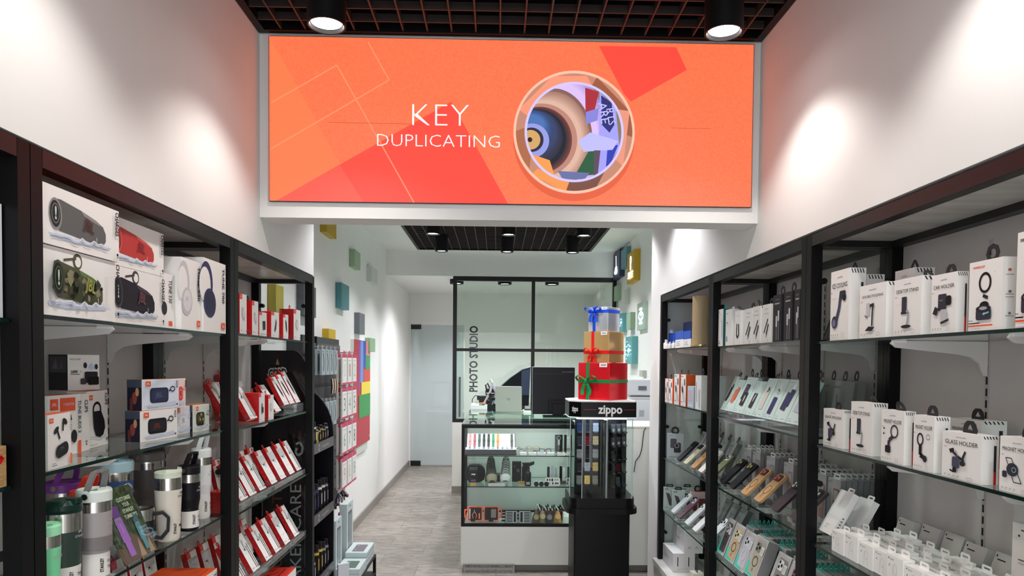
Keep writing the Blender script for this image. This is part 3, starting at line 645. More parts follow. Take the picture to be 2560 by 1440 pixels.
carton((ax[0], ax[1], Z2 + hh + .001, ax[3]), .07, 'white microphone box with dark side, grey devices on front, atop the clip speaker box', mats=[C_DK, C_DK, PAPER, PAPER, PAPER, M('#242226', .4)], front=lark, left=lambda d, h: [('r', -d*.45, h*.5, d*.45, h*.95, M('#37343a', .4)), ('p', [(-d*.3, h*.6), (-d*.1, h*.9), (0, h*.6)], M('#5a565a', .4)), ('p', [(d*.05, h*.6), (d*.2, h*.88), (d*.3, h*.6)], M('#4a464a', .4))])
# GO speaker boxes in a stack
def goart(body, hl, logo, camo=False, bg=None):
    def f(w, h):
        it = []
        if bg: it.append(('r', -w*.48, h*.03, w*.48, h*.97, bg))
        it += [('p', [(-w*.45, h*.12), (-w*.2, h*.22), (w*.1, h*.18), (w*.4, h*.24), (w*.44, h*.1), (0, h*.06)], C_SPL), ('rr', -w*.30, h*.22, w*.20, h*.72, .012, body), ('rr', -w*.26, h*.30, w*.16, h*.64, .008, hl), ('t', -w*.06, h*.47, h*.22, 'JBL', logo, 0, w*.2, .03)]
        if camo:
            r = random.Random(9)
            for k in range(14):
                a, c = r.uniform(-w*.26, w*.14), r.uniform(h*.28, h*.66); it.append(('e', a, c, w*.045, h*.06, (M('#b8a880', .5), M('#20241a', .5), M('#5a5a38', .5))[k % 3], r.uniform(0, 3)))
        it += [('o', w*.31, h*.66, w*.07, h*.10, w*.02, body), ('l', [(w*.2, h*.60), (w*.26, h*.63)], h*.05, body), ('r', -w*.42, h*.78, -w*.29, h*.94, ORG), ('t', -w*.355, h*.86, h*.09, 'JBL', PAPER, 0, w*.09), ('t', w*.42, h*.82, h*.13, 'GO3', INK, -PI/2, h*.24, .03),
               ('l', [(-w*.4, h*.2), (-w*.15, h*.15), (w*.05, h*.2), (w*.2, h*.14), (w*.42, h*.2)], h*.02, C_SPL2), ('t', -w*.25, h*.07, h*.07, 'Bluetooth', INKG, 0, w*.26), ('r', w*.40, h*.1, w*.43, h*.16, INK)]
        return it
    return f
def goside(d, h): return [('r', -d*.5, 0, d*.5, h, M('#1f2030', .4)), ('e', 0, h*.4, d*.18, h*.2, M('#8a3a30', .5)), ('e', d*.2, h*.6, d*.12, h*.14, M('#c08a60', .5)), ('r', -d*.5, h*.75, d*.5, h, M('#3a4458', .5)), ('r', -d*.3, 0, -d*.1, h*.4, M('#5a2a2a', .5))]
GM_ = [PAPER, M('#f08a3a', .45), PAPER, M('#f2c890', .5), PAPER, C_DK]
ga = fitz(Z2, (350, 1107), (443, 1092), 1020); dv = (ga[1] - ga[0]).normalized(); gh = ga[3]; gw = (ga[1] - ga[0]).length
nv = Vector((-dv.y, dv.x))
g1 = 'pocket speaker boxes'
carton(ga, .05, 'pocket speaker box picturing a black speaker, lower left of the small stack', group=g1, mats=GM_, front=goart(M('#1a1a1e', .5), M('#26262b', .5), M('#6a2a28', .5)), left=goside)
s1 = ga[1] + Vector((0.012, 0.03)) * .6 + nv * .03; e1 = fitz(Z2, (445, 1088), (485, 1081), 1012)
carton((e1[0] + nv * .008, e1[1] + nv * .008, Z2, gh), .05, 'pocket speaker box picturing a white speaker, lower middle of small stack', group=g1, mats=GM_, front=goart(M('#dedee4', .5), M('#ececf0', .5), M('#b0b0b8', .5), bg=M('#e8e8f2', .5)), left=goside)
e2 = fitz(Z2, (488, 1082), (532, 1074), 1010)
carton((e2[0] + nv * .01, e2[1] + nv * .01 - dv * .008, Z2, gh), .05, 'pocket speaker box picturing a camouflage speaker, lower right of small stack', group=g1, mats=GM_, front=goart(M('#3a3a2a', .5), M('#4a4a34', .5), M('#8a7a50', .5), True, bg=M('#e0eadd', .5)), left=goside)
u1 = (ga[0] + dv * .012 + nv * .002, ga[0] + dv * (.012 + gw) + nv * .002, Z2 + gh + .001, gh)
carton(u1, .05, 'pocket speaker box picturing a navy speaker, upper left of the small stack', group=g1, mats=GM_, front=goart(M('#1c2342', .5), M('#27304f', .5), M('#4a5a80', .5), bg=M('#dfe6f4', .5)), left=goside)
u2 = (u1[1] + dv * .004 + nv * .012, u1[1] + dv * .055 + nv * .012, Z2 + gh + .001, gh)
carton((u2[0], u2[1], Z2 + gh + .001, gh), .05, 'pocket speaker box picturing a red speaker, upper right of the small stack', group=g1, mats=GM_, front=goart(M('#e04a48', .5), M('#e86a62', .5), M('#b02a2a', .5), bg=M('#f6dcd8', .5)), left=goside)
# wooden box with red bow at the left picture edge
wb = empty('gift_box', (-1.06, 1.44, 1.2955)); tag(wb, 'pale wooden box with red ribbon bow at the left picture edge', 'gift box')
b = MB(); b.box(-.05, .04, -.10, .04, 0, .085, noisy('pale_wood', '#b08a5a', '#d0aa78', 30, stretch=(1, 1, 6))); b.build('crate', wb)
def bow(b, cx, cy, cz, s, m, tails=True, nx=(1, 0, 0)):
    """ribbon bow, loops in the plane across nx"""
    n = Vector(nx).normalized(); r = n.cross(Vector((0, 0, 1))).normalized() * -1
    c = Vector((cx, cy, cz))
    def P(u, v, w): return c + r * (u * s) + Vector((0, 0, v * s)) + n * (w * s)
    for sg in (-1, 1):
        b.strip([P(0, 0, .1), P(sg * .35, .32, .3), P(sg * .8, .55, .35), P(sg * 1.1, .35, .3), P(sg * .95, .05, .2), P(sg * .5, -.05, .15), P(0, 0, .1)], s * .38, s * .03, m, side=n)
        if tails: b.strip([P(0, 0, .15), P(sg * .22, -.4, .25), P(sg * .42, -.85, .2), P(sg * .38, -1.3, .25)], s * .36, s * .03, m, side=r)
    b.T = Matrix.Translation(P(0, 0, .2)); b.lathe([(0.001, -s*.2), (s*.17, -s*.12), (s*.2, 0), (s*.17, s*.12), (0.001, s*.2)], m, 10); b.T = Matrix()
RIB = M('#d41218', 0.25)
b = MB(); bow(b, .041, -.03, .05, .035, RIB); b.build('ribbon_bow', wb)
b = MB(); b.box(.0401, .0405, -.045, -.02, 0, .0852, RIB); b.box(-.05, .0405, -.045, -.02, .085, .0856, RIB); b.build('ribbon', wb)
# ---------------------------------------------------------------- tumblers
def cylmap(r, items, b, z0=0.0, off=0.0006):
    t = MB(); t.art(Matrix(), items, off=0.0003); n = len(b.v)
    # bend flat print around the body, facing -y
    for (u, v, w_) in t.v:
        a = -PI/2 + u / r; R_ = r + off + w_; b.v.append((R_ * math.cos(a), R_ * math.sin(a), z0 + v))
    for f, mi in zip(t.f, t.fm): b.f.append(tuple(n + k for k in f)); b.fm.append(b.mi(t.mats[mi])); b.sm.append(False)
def tumbler(x, y, z, r, h, body, lidc, label, lid='flat', handle=None, wrap=None, r2=None, band=0.014, stripe=None, mark=INKL, rz=PI/2, hm=None, txt='FLIP STRAW\nTUMBLER'):
    o = empty('tumbler', (x, y, z + .0005), rz); tag(o, label, 'tumbler', 'insulated tumblers on the third left shelf')
    rb = r2 or r * .82; hb = h * .86
    b = MB(); prof = [(rb * .93, 0, body), (rb, .006, body)]
    if r2: prof += [(rb, hb * .40, body), (r, hb * .55, body)]
    prof += [(r, hb - band * 2.2, body), (r, hb - band * 2.1, STEEL), (r, hb - band * .5, STEEL), (r * .985, hb, STEEL)]
    b.lathe(prof, body, 32)
    if stripe: b.lathe([(r + .0004, hb * .40), (r + .0004, hb * .56)], stripe, 32, caps=False)
    b.build('cup_body', o)
    b = MB()
    if lid == 'flat': b.lathe([(r * 1.02, hb - .002), (r * 1.03, hb + h * .09), (r * .96, hb + h * .115), (r * .85, hb + h * .10), (0.001, hb + h * .095)], lidc, 32); b.box(-r*.25, r*.25, -r*.75, -r*.35, hb + h*.1, hb + h*.125, lidc)
    elif lid == 'dome': b.lathe([(r * 1.0, hb - .001), (r * 1.04, hb + h * .03), (r * 1.0, hb + h * .08), (r * .75, hb + h * .125), (r * .3, hb + h * .14), (0.001, hb + h * .14)], lidc, 32); b.rbox(-r*.3, r*.3, -r*1.02, -r*.3, hb + h*.09, hb + h*.14, .004, lidc)
    elif lid == 'slant':
        b.lathe([(r * .98, hb - .001), (r * 1.0, hb + h * .07), (r * .93, hb + h * .08), (0.001, hb + h * .055)], lidc, 32); b.lathe([(r * .93, hb + h*.06), (r*.98, hb + h*.12), (r*1.02, hb+h*.07)], lidc, 24, caps=False, a0=-PI*.9, a1=-PI*.1)
    else: b.lathe([(r * 1.0, hb - .001), (r * 1.0, hb + h * .08), (r * .9, hb + h * .09), (r*.88, hb+.002)], STEEL, 32, caps=False)
    ld = b.build('lid', o)
    if handle == 'hoop':
        b = MB(); R_ = r * .92; zz = hb + h * .07; pts = [(-R_ - .004, 0, zz - .01)] + [(-R_ * math.cos(a) * 1.0, -.022 * math.sin(a), zz + h * .24 * min(1, math.sin(a) * 1.35)) for a in [PI * j / 8 for j in range(9)]] + [(R_ + .004, 0, zz - .01)]
        b.strip(pts, .016, .005, hm or lidc, side=(0, 1, 0))
        for sx in (-1, 1): b.T = Matrix.Translation((sx * (r + .001), 0, zz - .004)) @ Matrix.Rotation(PI/2, 4, 'Y'); b.lathe([(.008, -.003), (.008, .003)], STEEL, 12)
        b.T = Matrix(); b.build('carry_handle', ld)
    elif handle == 'side':
        b = MB(); b.strip([(r * .95, 0, h * .78), (r + .022, 0, h * .80), (r + .038, 0, h * .66), (r + .036, 0, h * .34), (r + .018, 0, h * .16), (r * .95, 0, h * .2)], .02, .009, hm or body, side=(0, 1, 0)); b.build('side_handle', o)
    b = MB(); it = [('p', [(-.006, 0), (0, .004), (.006, 0), (.006, .007), (.002, .0045), (0, .009), (-.002, .0045), (-.006, .007)], mark), ('t', 0, -.007, .008, 'STANLEY', mark, 0, .032, .02)]
    cylmap(r, it, b, hb * .74); b.build('emblem', o)
    if wrap:
        b = MB(); z0, z1 = h * .05, h * .30; a = PI * .62; rr = (rb if r2 else r) + .0008
        if not r2: rr = r + .0012
        if not r2: prof_r = lambda zz: rb + (r - rb) * min(1, (zz - .006) / (hb - band * 2.2 - .006)) + .001
        else: prof_r = lambda zz: rb + .001
        b.lathe([(prof_r(z0), z0), (prof_r(z1), z1)], wrap, 24, caps=False, a0=-PI/2 - a, a1=-PI/2 + a)
        it = [('t', -.020, (z1 - z0) * .5, .012, 'STANLEY', INK, PI/2, (z1 - z0) * .6, .03)]
        for k, ln in enumerate(txt.split('\n')): it.append(('t', .012, (z1 - z0) * (.62 - .25 * k), .011, ln, INK, 0, .034, .01))
        it += [('r', -.003, (z1 - z0) * .12, .026, (z1 - z0) * .14, INKG), ('r', -.003, (z1 - z0) * .82, .026, (z1 - z0) * .84, INKG)]
        cylmap(prof_r((z0 + z1) / 2), it, b, z0, off=.0008); b.build('paper_sleeve', o)
    return o
Z3 = .985; LB = M('#e9e7e2', .5)
tumbler(-1.042, 1.635, Z3, .033, .20, M('#7fe0a8', .35), M('#a6efc2', .35), 'mint green tumbler partly behind the left frame post', wrap=LB, txt='TRANSIT')
tumbler(-1.065, 1.74, Z3, .042, .235, M('#2c3f38', .4), M('#14302a', .3), 'dark green tumbler with wide steel band and dark domed lid', lid='dome', wrap=LB, band=.022, txt='TRANSIT\nMUG')
tumbler(-1.05, 1.85, Z3, .041, .245, M('#a59f9f', .45), M('#dfe8e2', .35), 'grey tumbler with white lid and raised grey handle', r2=.034, handle='hoop', wrap=LB, stripe=M('#7d7677', .45), hm=M('#8e8888', .4))
tumbler(-1.15, 1.985, Z3, .04, .215, M('#8a2a30', .45), M('#e8402e', .35), 'red lidded tumbler with a red carry handle behind the grey one', handle='hoop')
tumbler(-1.262, 2.075, Z3, .052, .225, M('#6e3a5e', .5), M('#8a3ea0', .4), 'purple tumbler with violet lid at the back wall', handle='hoop')
tumbler(-1.20, 2.23, Z3, .052, .265, M('#3c5c92', .4), M('#bcdcea', .35), 'blue tumbler with pale blue lid behind the tumbler poster')
tumbler(-1.235, 2.50, Z3, .055, .26, M('#5b5656', .5), M('#6a6464', .4), 'big charcoal tumbler with handle at the back of shelf', handle='hoop', r2=.045)
tumbler(-1.095, 2.18, Z3, .038, .125, M('#1c1a20', .4), STEEL, 'short black steel rimmed mug with side handle by the poster', lid='rim', handle='side', rz=PI * .15, band=.012)
tumbler(-1.05, 2.262, Z3, .0405, .235, M('#e4ddd0', .4), M('#dfe8d4', .35), 'cream tumbler with steel band beside the black handled one', lid='slant', wrap=M('#ded8cc', .5), band=.018, mark=M('#3c3432', .5), txt='MUG')
tumbler(-1.045, 2.40, Z3, .036, .225, M('#141218', .45), M('#18161c', .4), 'black tumbler with raised black handle and white paper sleeve', r2=.031, handle='hoop', wrap=LB)
tumbler(-1.08, 2.585, Z3, .0345, .262, M('#e9eaec', .35), M('#f2f3f4', .35), 'tall white tumbler with handle nearest the frame post', handle='hoop', wrap=LB, r2=.03)
# poster card
pc = empty('poster_card', (-1.022, 2.04, Z3 + .006), rot=(-.42, 0, PI/2)); tag(pc, 'leafy green card about customising tumblers on the third left shelf', 'poster card')
LEAF = noisy('leaf_print', '#182412', '#5a7040', 60, lo=.4, hi=.7)
b = MB(); b.box(-.092, .092, 0, .002, 0, .215, LEAF)
it = [('p', [(-.09, .002), (.09, .002), (.09, .07), (.04, .05), (0, .08), (-.05, .04), (-.09, .05)], M('#6a5040', .5)), ('p', [(0, .002), (.03, .002), (.02, .06)], M('#b89878', .5)), ('p', [(.05, .002), (.08, .002), (.07, .05)], M('#b89878', .5))]
for k, s_ in enumerate(('CUSTOMISE', 'YOUR', 'STANLEY', 'TUMBLERS')): it.append(('t', .035, .178 - k * .018, .016, s_, M('#e8f0d0', .5), 0, (.075, .036, .06, .07)[k], .03))
for cx, cz, c1, c2, s_ in ((-.035, .07, M('#b06ad0', .4), M('#7a3a98', .4), 1.0), (.045, .055, M('#5f9aa6', .4), M('#3d6f7c', .4), .72)):
    for u0, u1, v0, v1, c in ((-.019, .019, -.012, .062, c1), (-.015, .015, -.055, -.012, c1), (-.015, .015, .055, .062, STEEL), (-.020, .020, .062, .082, c2), (-.010, .022, .082, .096, c2)):
        it.append(('rr', cx + u0 * s_, cz + v0 * s_, cx + u1 * s_, cz + v1 * s_, .004 * s_, c))
    it.append(('t', cx, cz + .03 * s_, .008 * s_, 'STANLEY', M('#e0e0f0', .5), PI/2, .028 * s_))
b.art(FT, it, off=.0002); b.build('printed_card', pc)
b = MB(); b.box(-.094, .094, -.0105, -.0098, -.0, .217, LOWR); b.box(-.094, .094, .003, .0045, -.002, .217, ACRYL); b.build('acrylic_holder', pc)
# ---------------------------------------------------------------- red and white accessory packs
RM = [PAPER, REDL, PAPER, RED, RED, RED]
def red_front(kind):
    def f(w, h):
        it = [('p', [(-w*.5, h), (-w*.5, h*.86), (-w*.14, h*.86), (-w*.14, h)], REDL), ('t', -w*.33, h*.93, h*.04, 'new', M('#f6c8c8', .5), 0, w*.2)]
        if kind == 'cable': it += [('l', [(w*.14, h*.66), (w*.16, h*.04)], w*.05, INK), ('l', [(w*.33, h*.72), (w*.35, h*.04)], w*.05, INK), ('r', -w*.22, h*.58, -w*.12, h*.62, INK), ('r', -w*.1, h*.56, w*.05, h*.86, M('#d8d4d4', .5))]
        elif kind == 'plain': it += [('r', -w*.42, h*.60, w*.42, h*.84, M('#cfcaca', .5)), ('r', -w*.2, h*.56, -w*.08, h*.60, INK), ('r', -w*.4, h*.30, w*.4, h*.305, INKL), ('r', 0, h*.5, w*.03, h*.62, INKG)]
        elif kind == 'blade': it += [('p', [(-w*.05, h*.80), (w*.12, h*.66), (w*.2, h*.40), (w*.16, h*.24), (-w*.02, h*.40), (-w*.1, h*.66)], INK), ('t', w*.28, h*.9, h*.05, 'YU', M('#3a8ab0', .5))]
        elif kind == 'device': it += [('e', 0, h*.45, w*.16, h*.2, M('#7f8590', .5)), ('rr', -w*.06, h*.3, w*.22, h*.5, .003, C_CHAR)]
        elif kind == 'white': it += [('e', -w*.02, h*.5, w*.2, h*.18, M('#c9c4c4', .5), .4), ('e', -w*.02, h*.5, w*.13, h*.11, M('#e6e2e2', .5), .4)]
        elif kind == 'black': it += [('p', [(-w*.05, h*.25), (w*.3, h*.28), (w*.3, h*.6), (w*.2, h*.65), (-w*.08, h*.62)], C_DK), ('r', -w*.3, h*.08, w*.3, h*.095, INKG)]
        elif kind == 'knife': it += [('p', [(w*.05, h*.75), (w*.16, h*.6), (w*.1, h*.35), (-w*.05, h*.2), (-w*.14, h*.3), (-w*.02, h*.5)], M('#2c2c34', .5))]
        it += [('p', [(-w*.40, h*.10), (-w*.30, h*.10), (-w*.35, h*.065)], RED), ('r', -w*.36, h*.05, -w*.34, h*.08, RED), ('t', -w*.16, h*.075, h*.03, 'earldom', INKG, 0, w*.22), ('r', w*.3, h*.05, w*.38, h*.09, RED)]
        return it
    return f
def red_left(d, h): return [('r', -d*.3, h*.06, d*.3, h*.16, M('#8a4a48', .5))] + [('r', -d*.2, h*v, d*.1, h*v + h*.012, M('#e8584c', .5)) for v in (.25, .4, .44, .6, .75, .8)]
_rp = {}
def redpack(x, y, z, kind, label, group, lean=0.0, w=.085, h=.17, d=.022, yaw=0.0, tabc=None):
    k = (kind, w, h, d)
    if k not in _rp:
        f = (Vector((0, -w/2)), Vector((0, w/2)), 0, h)
        o = carton(f, d, label, cat='accessory pack', name='accessory_pack', group=group, mats=RM, front=red_front(kind), left=red_left, tab=Tab('loop', min(w, .08) * .32, tabc or RED, u=-w*.28, y=.4), lean=0.0)
        _rp[k] = o; first = True
    else: o = dup(_rp[k], label=label, group=group)
    o.location = (x, y, z + d * math.sin(lean) + .0005); o.rotation_euler = (-lean, 0, PI/2 + yaw); return o
def riser(x0, x1, y0, y1, z, h, label, side):
    """clear acrylic ledge that leaning packs stand on"""
    b = MB(); s = 1 if side < 0 else -1
    xa, xb_ = sorted((x0, x1)); b.box(xa, xb_, y0, y1, z + .0005, z + .003, ACRYL)
    b.box(*(sorted((x0, x0 + s*.003))), y0, y1, z + .003, z + h + .006, ACRYL); b.box(xa, xb_, y0, y1, z + h - .003, z + h, ACRYL)
    return tag(b.build('acrylic_riser'), label, 'display riser')
g3, g4, g2 = 'red and white packs on the third shelf', 'red and white packs on the fourth shelf', 'red and white packs on the second shelf'
W5 = ('first', 'second', 'third', 'fourth', 'fifth', 'sixth', 'seventh', 'eighth')
z = SL2[2]
for k, (y, kd) in enumerate(((2.90, 'cable'), (3.005, 'cable'), (3.13, 'cable'), (3.29, 'plain'), (3.43, 'plain'), (3.575, 'plain'), (3.70, 'cable'))):
    redpack(-1.035, y, z + .022, kd, '%s leaning red and white pack from the near end, front row of third shelf' % W5[k], g3, lean=.50)
riser(-1.03, -1.12, 2.78, 3.78, z, .02, 'clear ledge under the front red packs of the third shelf', -1)
for k, y in enumerate((2.80, 2.92, 3.05, 3.17, 3.34, 3.47)):
    redpack(-1.175, y, z + .002, 'plain', '%s red and white pack from the near end, back row of third shelf' % W5[k], g3, lean=.22)
redpack(-1.075, 2.79, z, 'white', 'short red box standing behind the tumblers next to the frame post', g3, w=.06, h=.085, d=.05)
z = SL2[3]
for k, (y, kd) in enumerate(((2.87, 'cable'), (3.03, 'cable'), (3.20, 'cable'), (3.335, 'cable'), (3.48, 'plain'), (3.64, 'cable'))):
    redpack(-1.03, y, z + .022, kd, '%s leaning red and white pack from the near end, front row of fourth shelf' % W5[k], g4, lean=.50)
riser(-1.025, -1.115, 2.78, 3.78, z, .02, 'clear ledge under the front red packs of the fourth shelf', -1)
for k, (y, kd) in enumerate(((2.80, 'plain'), (2.92, 'plain'), (3.05, 'blade'), (3.20, 'cable'), (3.36, 'plain'))):
    redpack(-1.17, y, z + .002, kd, '%s red and white pack from the near end, back row of fourth shelf' % W5[k], g4, lean=.25)
z = SL2[1]
redpack(-1.03, 3.0, z + .012, 'cable', 'leaning white cable pack left of the upright red boxes, second shelf', g2, lean=.5)
redpack(-1.045, 2.80, z + .03, 'cable', 'leaning red pack beside the pocket speaker stack, nearest one', g2, lean=.55, h=.155)
redpack(-1.10, 2.93, z + .03, 'cable', 'leaning red pack beside the pocket speaker stack, farther one', g2, lean=.5, h=.155)
redpack(-1.035, 3.115, z, 'device', 'upright red box with a black holder picture on the second shelf', g2, w=.075, h=.125, d=.09)
redpack(-1.035, 3.24, z, 'white', 'upright red box with a grey device picture on the second shelf', g2, w=.075, h=.11, d=.05)
redpack(-1.045, 3.385, z + .015, 'white', 'leaning white pack right of the upright red boxes, second shelf', g2, lean=.6, h=.15)
for k, (y, h) in enumerate(((3.53, .155), (3.63, .165), (3.735, .18))):
    redpack(-1.05, y, z + .04, 'blade', '%s of three leaning packs with black blades on the clear riser' % W5[k], g2, lean=.48, h=h)
riser(-1.045, -1.14, 3.46, 3.80, z, .038, 'clear riser under three blade packs on the second shelf', -1)
for k, (y, x, l) in enumerate(((3.12, -1.2, .15), (3.26, -1.2, .1), (3.40, -1.19, .2), (3.36, -1.27, .05), (3.50, -1.26, .1))):
    redpack(x, y, z, 'blade' if k % 2 else 'plain', '%s dark red pack in the shaded back of the second shelf' % W5[k], g2, lean=l + .1, h=.17 if k < 3 else .2)
# top shelf boxes
z = SL2[0]; XT = -1.012
def tb(pl, pr, pt, kind, lab, d=.04, hmul=1.0, xf=XT, tabc=None):
    f = fitx(xf, z, pl, pr, pt); w = (f[1] - f[0]).length; y = (f[0].y + f[1].y) / 2
    return redpack(xf, y, z, kind, lab, 'red and white boxes on the top shelf', w=round(w - .002, 4), h=round(f[3], 4), d=d, tabc=tabc)
tb(599, 617, 738, 'white', 'tall red and white box at the near post, top shelf', .05)
tb(630, 646, 755, 'white', 'tall red and white box with black hook, second on top shelf', .06, tabc=BLKM)
tb(648, 667, 783, 'black', 'white box picturing a black speaker cube on the top shelf', .05, tabc=BLKM)
tb(678, 698, 783, 'knife', 'red sided box picturing a grey shaver on the top shelf', .05)
tb(708, 721, 788, 'blade', 'narrow red sided box picturing a black blade, top shelf', .045)
tb(734, 751, 777, 'white', 'red box picturing a silver puck at the far end of top shelf', .07)
# orange headphone box on the fourth shelf of the speaker cabinet
ob = (Vector((-1.03, 2.53)), Vector((-1.04, 2.655)), .69, .1)
def hpt(w, d): return [('p', [(-w*.3, d*.2), (0, d*.35), (w*.2, d*.7), (w*.0, d*.75), (-w*.1, d*.55), (-w*.35, d*.4)], C_DK), ('r', -w*.45, d*.1, w*.45, d*.13, M('#c83a10', .5))]
q0 = onz(445, 1440, .80); q1 = onz(552, 1402, .80); q2 = onz(440, 1403, .80)
f = (Vector((-1.03, 2.14)), Vector((-1.03, 2.60)), .68, .115)
carton(f, .20, 'orange topped headphone box under the tumbler shelf', mats=[PAPER, M('#f4581a', .4), PAPER, PAPER, PAPER, ORG], front=lambda w, h: [('t', w*.46, h*.6, .03, 'TUNE', INK, -PI/2, h*.6, .02), ('e', 0, h*.4, .06, .03, C_DK)], top=hpt, group='headphone boxes')
f = (Vector((-1.03, 3.30)), Vector((-1.03, 3.62)), .40, .10)
carton(f, .2, 'red topped box low in the red pack cabinet', mats=[PAPER, M('#e03a2c', .4), PAPER, PAPER, PAPER, RED], top=lambda w, d: [('r', -w*.4, d*.2, w*.4, d*.24, REDD), ('l', [(-w*.3, d*.9), (w*.2, d*.3)], .008, REDD)])
for k, y in enumerate((2.20, 2.30, 2.40, 2.50, 2.60)):
    redpack(-1.255, y, .681, 'plain', '%s red and white pack behind the orange headphone box' % W5[k], 'red packs under the tumblers', lean=.15, h=.2)
# ================================================================ right run
XR1 = 1.128
def HT(w, m=C_CHAR, u=0.0, y=.5, kind='tri', tilt=0.0): return Tab(kind, w, m, u, y, tilt)
HATCH = lambda d, h: [('p', [(-d*.5 + d*a, h*.99), (-d*.44 + d*a, h*.99), (-d*.36 + d*a, h*.93), (-d*.42 + d*a, h*.93)], C_CHAR) for a in (.1, .26, .42, .58, .74)] + [('r', d*.18, h*.26, d*.32, h*.80, C_CHAR), ('r', d*.18, 0, d*.32, h*.26, RED)] + [('t', d*.25, h*.6, d*.12, 'BRAND', PAPER, -PI/2, h*.15)][:0]
DEV = M('#2a2738', .45); DEV2 = M('#44405a', .45); SIL = M('#a8a6aa', .4)
def dev(kind, w, h):
    if kind == 'cool': return [('l', [(w*.08, h*.66), (w*.0, h*.45), (-w*.15, h*.28)], w*.14, DEV2), ('rr', w*.02, h*.58, w*.34, h*.70, .006, DEV), ('e', w*.28, h*.60, w*.09, h*.05, C_DK), ('e', -w*.22, h*.26, w*.16, h*.09, DEV), ('e', -w*.24, h*.25, w*.09, h*.055, M('#7470a0', .4))]
    if kind == 'fold': return [('rr', -w*.22, h*.42, -w*.08, h*.66, .003, M('#c9c8cc', .4)), ('l', [(-w*.27, h*.43), (-w*.16, h*.38)], w*.03, INKG), ('l', [(-w*.08, h*.60), (w*.08, h*.62)], w*.06, C_CHAR), ('l', [(w*.06, h*.62), (w*.03, h*.5), (w*.02, h*.22)], w*.05, C_CHAR), ('p', [(-w*.24, h*.14), (w*.02, h*.13), (w*.13, h*.2), (-w*.1, h*.22)], C_CHAR)]
    if kind == 'desk': return [('rr', -w*.18, h*.40, 0, h*.68, .003, DEV), ('l', [(-w*.2, h*.40), (0, h*.40)], w*.05, C_CHAR), ('l', [(0, h*.44), (w*.08, h*.4), (w*.03, h*.18)], w*.06, SIL), ('e', 0, h*.16, w*.18, h*.03, C_CHAR)]
    if kind == 'car': return [('rr', -w*.2, h*.38, w*.14, h*.66, .004, DEV), ('rr', w*.12, h*.46, w*.34, h*.62, .006, C_DK), ('rr', -w*.08, h*.16, w*.18, h*.4, .003, M('#c4c2c6', .4)), ('l', [(-w*.06, h*.17), (w*.26, h*.22)], w*.06, C_CHAR), ('p', [(-w*.4, h*.34), (-w*.3, h*.46), (-w*.16, h*.42), (-w*.22, h*.3)], C_CHAR), ('t', -w*.04, h*.55, h*.04, 'YESIDO', SIL, 0, w*.16)]
    if kind == 'ring': return [('o', w*.0, h*.68, w*.19, h*.15, w*.055, C_DK), ('l', [(-w*.05, h*.50), (w*.10, h*.46)], w*.07, C_CHAR), ('e', w*.0, h*.36, w*.14, h*.055, C_DK), ('r', -w*.14, h*.30, w*.14, h*.36, C_DK), ('rr', -w*.24, h*.15, w*.22, h*.31, .006, DEV), ('e', -w*.01, h*.31, w*.23, h*.05, C_CHAR), ('e', -w*.01, h*.315, w*.12, h*.025, SIL), ('p', [(-w*.03, h*.23), (w*.04, h*.265), (w*.04, h*.25), (w*.17, h*.265), (w*.17, h*.24), (w*.04, h*.225), (w*.04, h*.21)], M('#7fc0d8', .4))]
    if kind == 'mag1': return [('o', w*.1, h*.6, w*.17, h*.13, w*.045, DEV), ('l', [(w*.04, h*.5), (-w*.12, h*.42), (-w*.14, h*.3)], w*.10, DEV), ('rr', -w*.28, h*.18, -w*.04, h*.32, .005, C_DK), ('e', -w*.34, h*.64, w*.03, h*.02, C_CHAR), ('e', -w*.34, h*.54, w*.03, h*.02, C_CHAR)]
    if kind == 'mag2': return [('o', -w*.14, h*.56, w*.16, h*.12, w*.055, C_DK), ('l', [(-w*.12, h*.45), (-w*.12, h*.28), (w*.05, h*.24)], w*.14, C_DK), ('e', w*.12, h*.22, w*.1, h*.06, C_CHAR), ('o', w*.26, h*.62, w*.09, h*.05, w*.015, INK)]
    if kind == 'glass': return [('p', [(-w*.3, h*.62), (-w*.18, h*.66), (-w*.16, h*.58), (-w*.26, h*.54)], C_DK), ('l', [(-w*.2, h*.58), (-w*.05, h*.48), (w*.1, h*.42)], w*.045, C_CHAR), ('l', [(-w*.12, h*.62), (-w*.06, h*.5)], w*.02, SIL), ('l', [(w*.14, h*.62), (w*.06, h*.44)], w*.05, C_CHAR), ('rr', -w*.2, h*.24, w*.0, h*.48, .006, DEV2), ('e', w*.08, h*.36, w*.07, h*.06, C_CHAR), ('rr', -w*.17, h*.14, -w*.07, h*.25, .003, C_DK), ('l', [(-w*.24, h*.18), (-w*.14, h*.15)], w*.03, C_DK)]
    if kind == 'mag3': return [('l', [(-w*.3, h*.62), (-w*.14, h*.62), (w*.16, h*.2), (-w*.06, h*.2), (-w*.3, h*.62)], w*.018, INK), ('e', -w*.1, h*.42, w*.17, h*.12, DEV), ('o', -w*.05, h*.42, w*.07, h*.05, w*.02, M('#7fb0a0', .4)), ('rr', -w*.38, h*.26, -w*.24, h*.38, .004, DEV)]
    return []
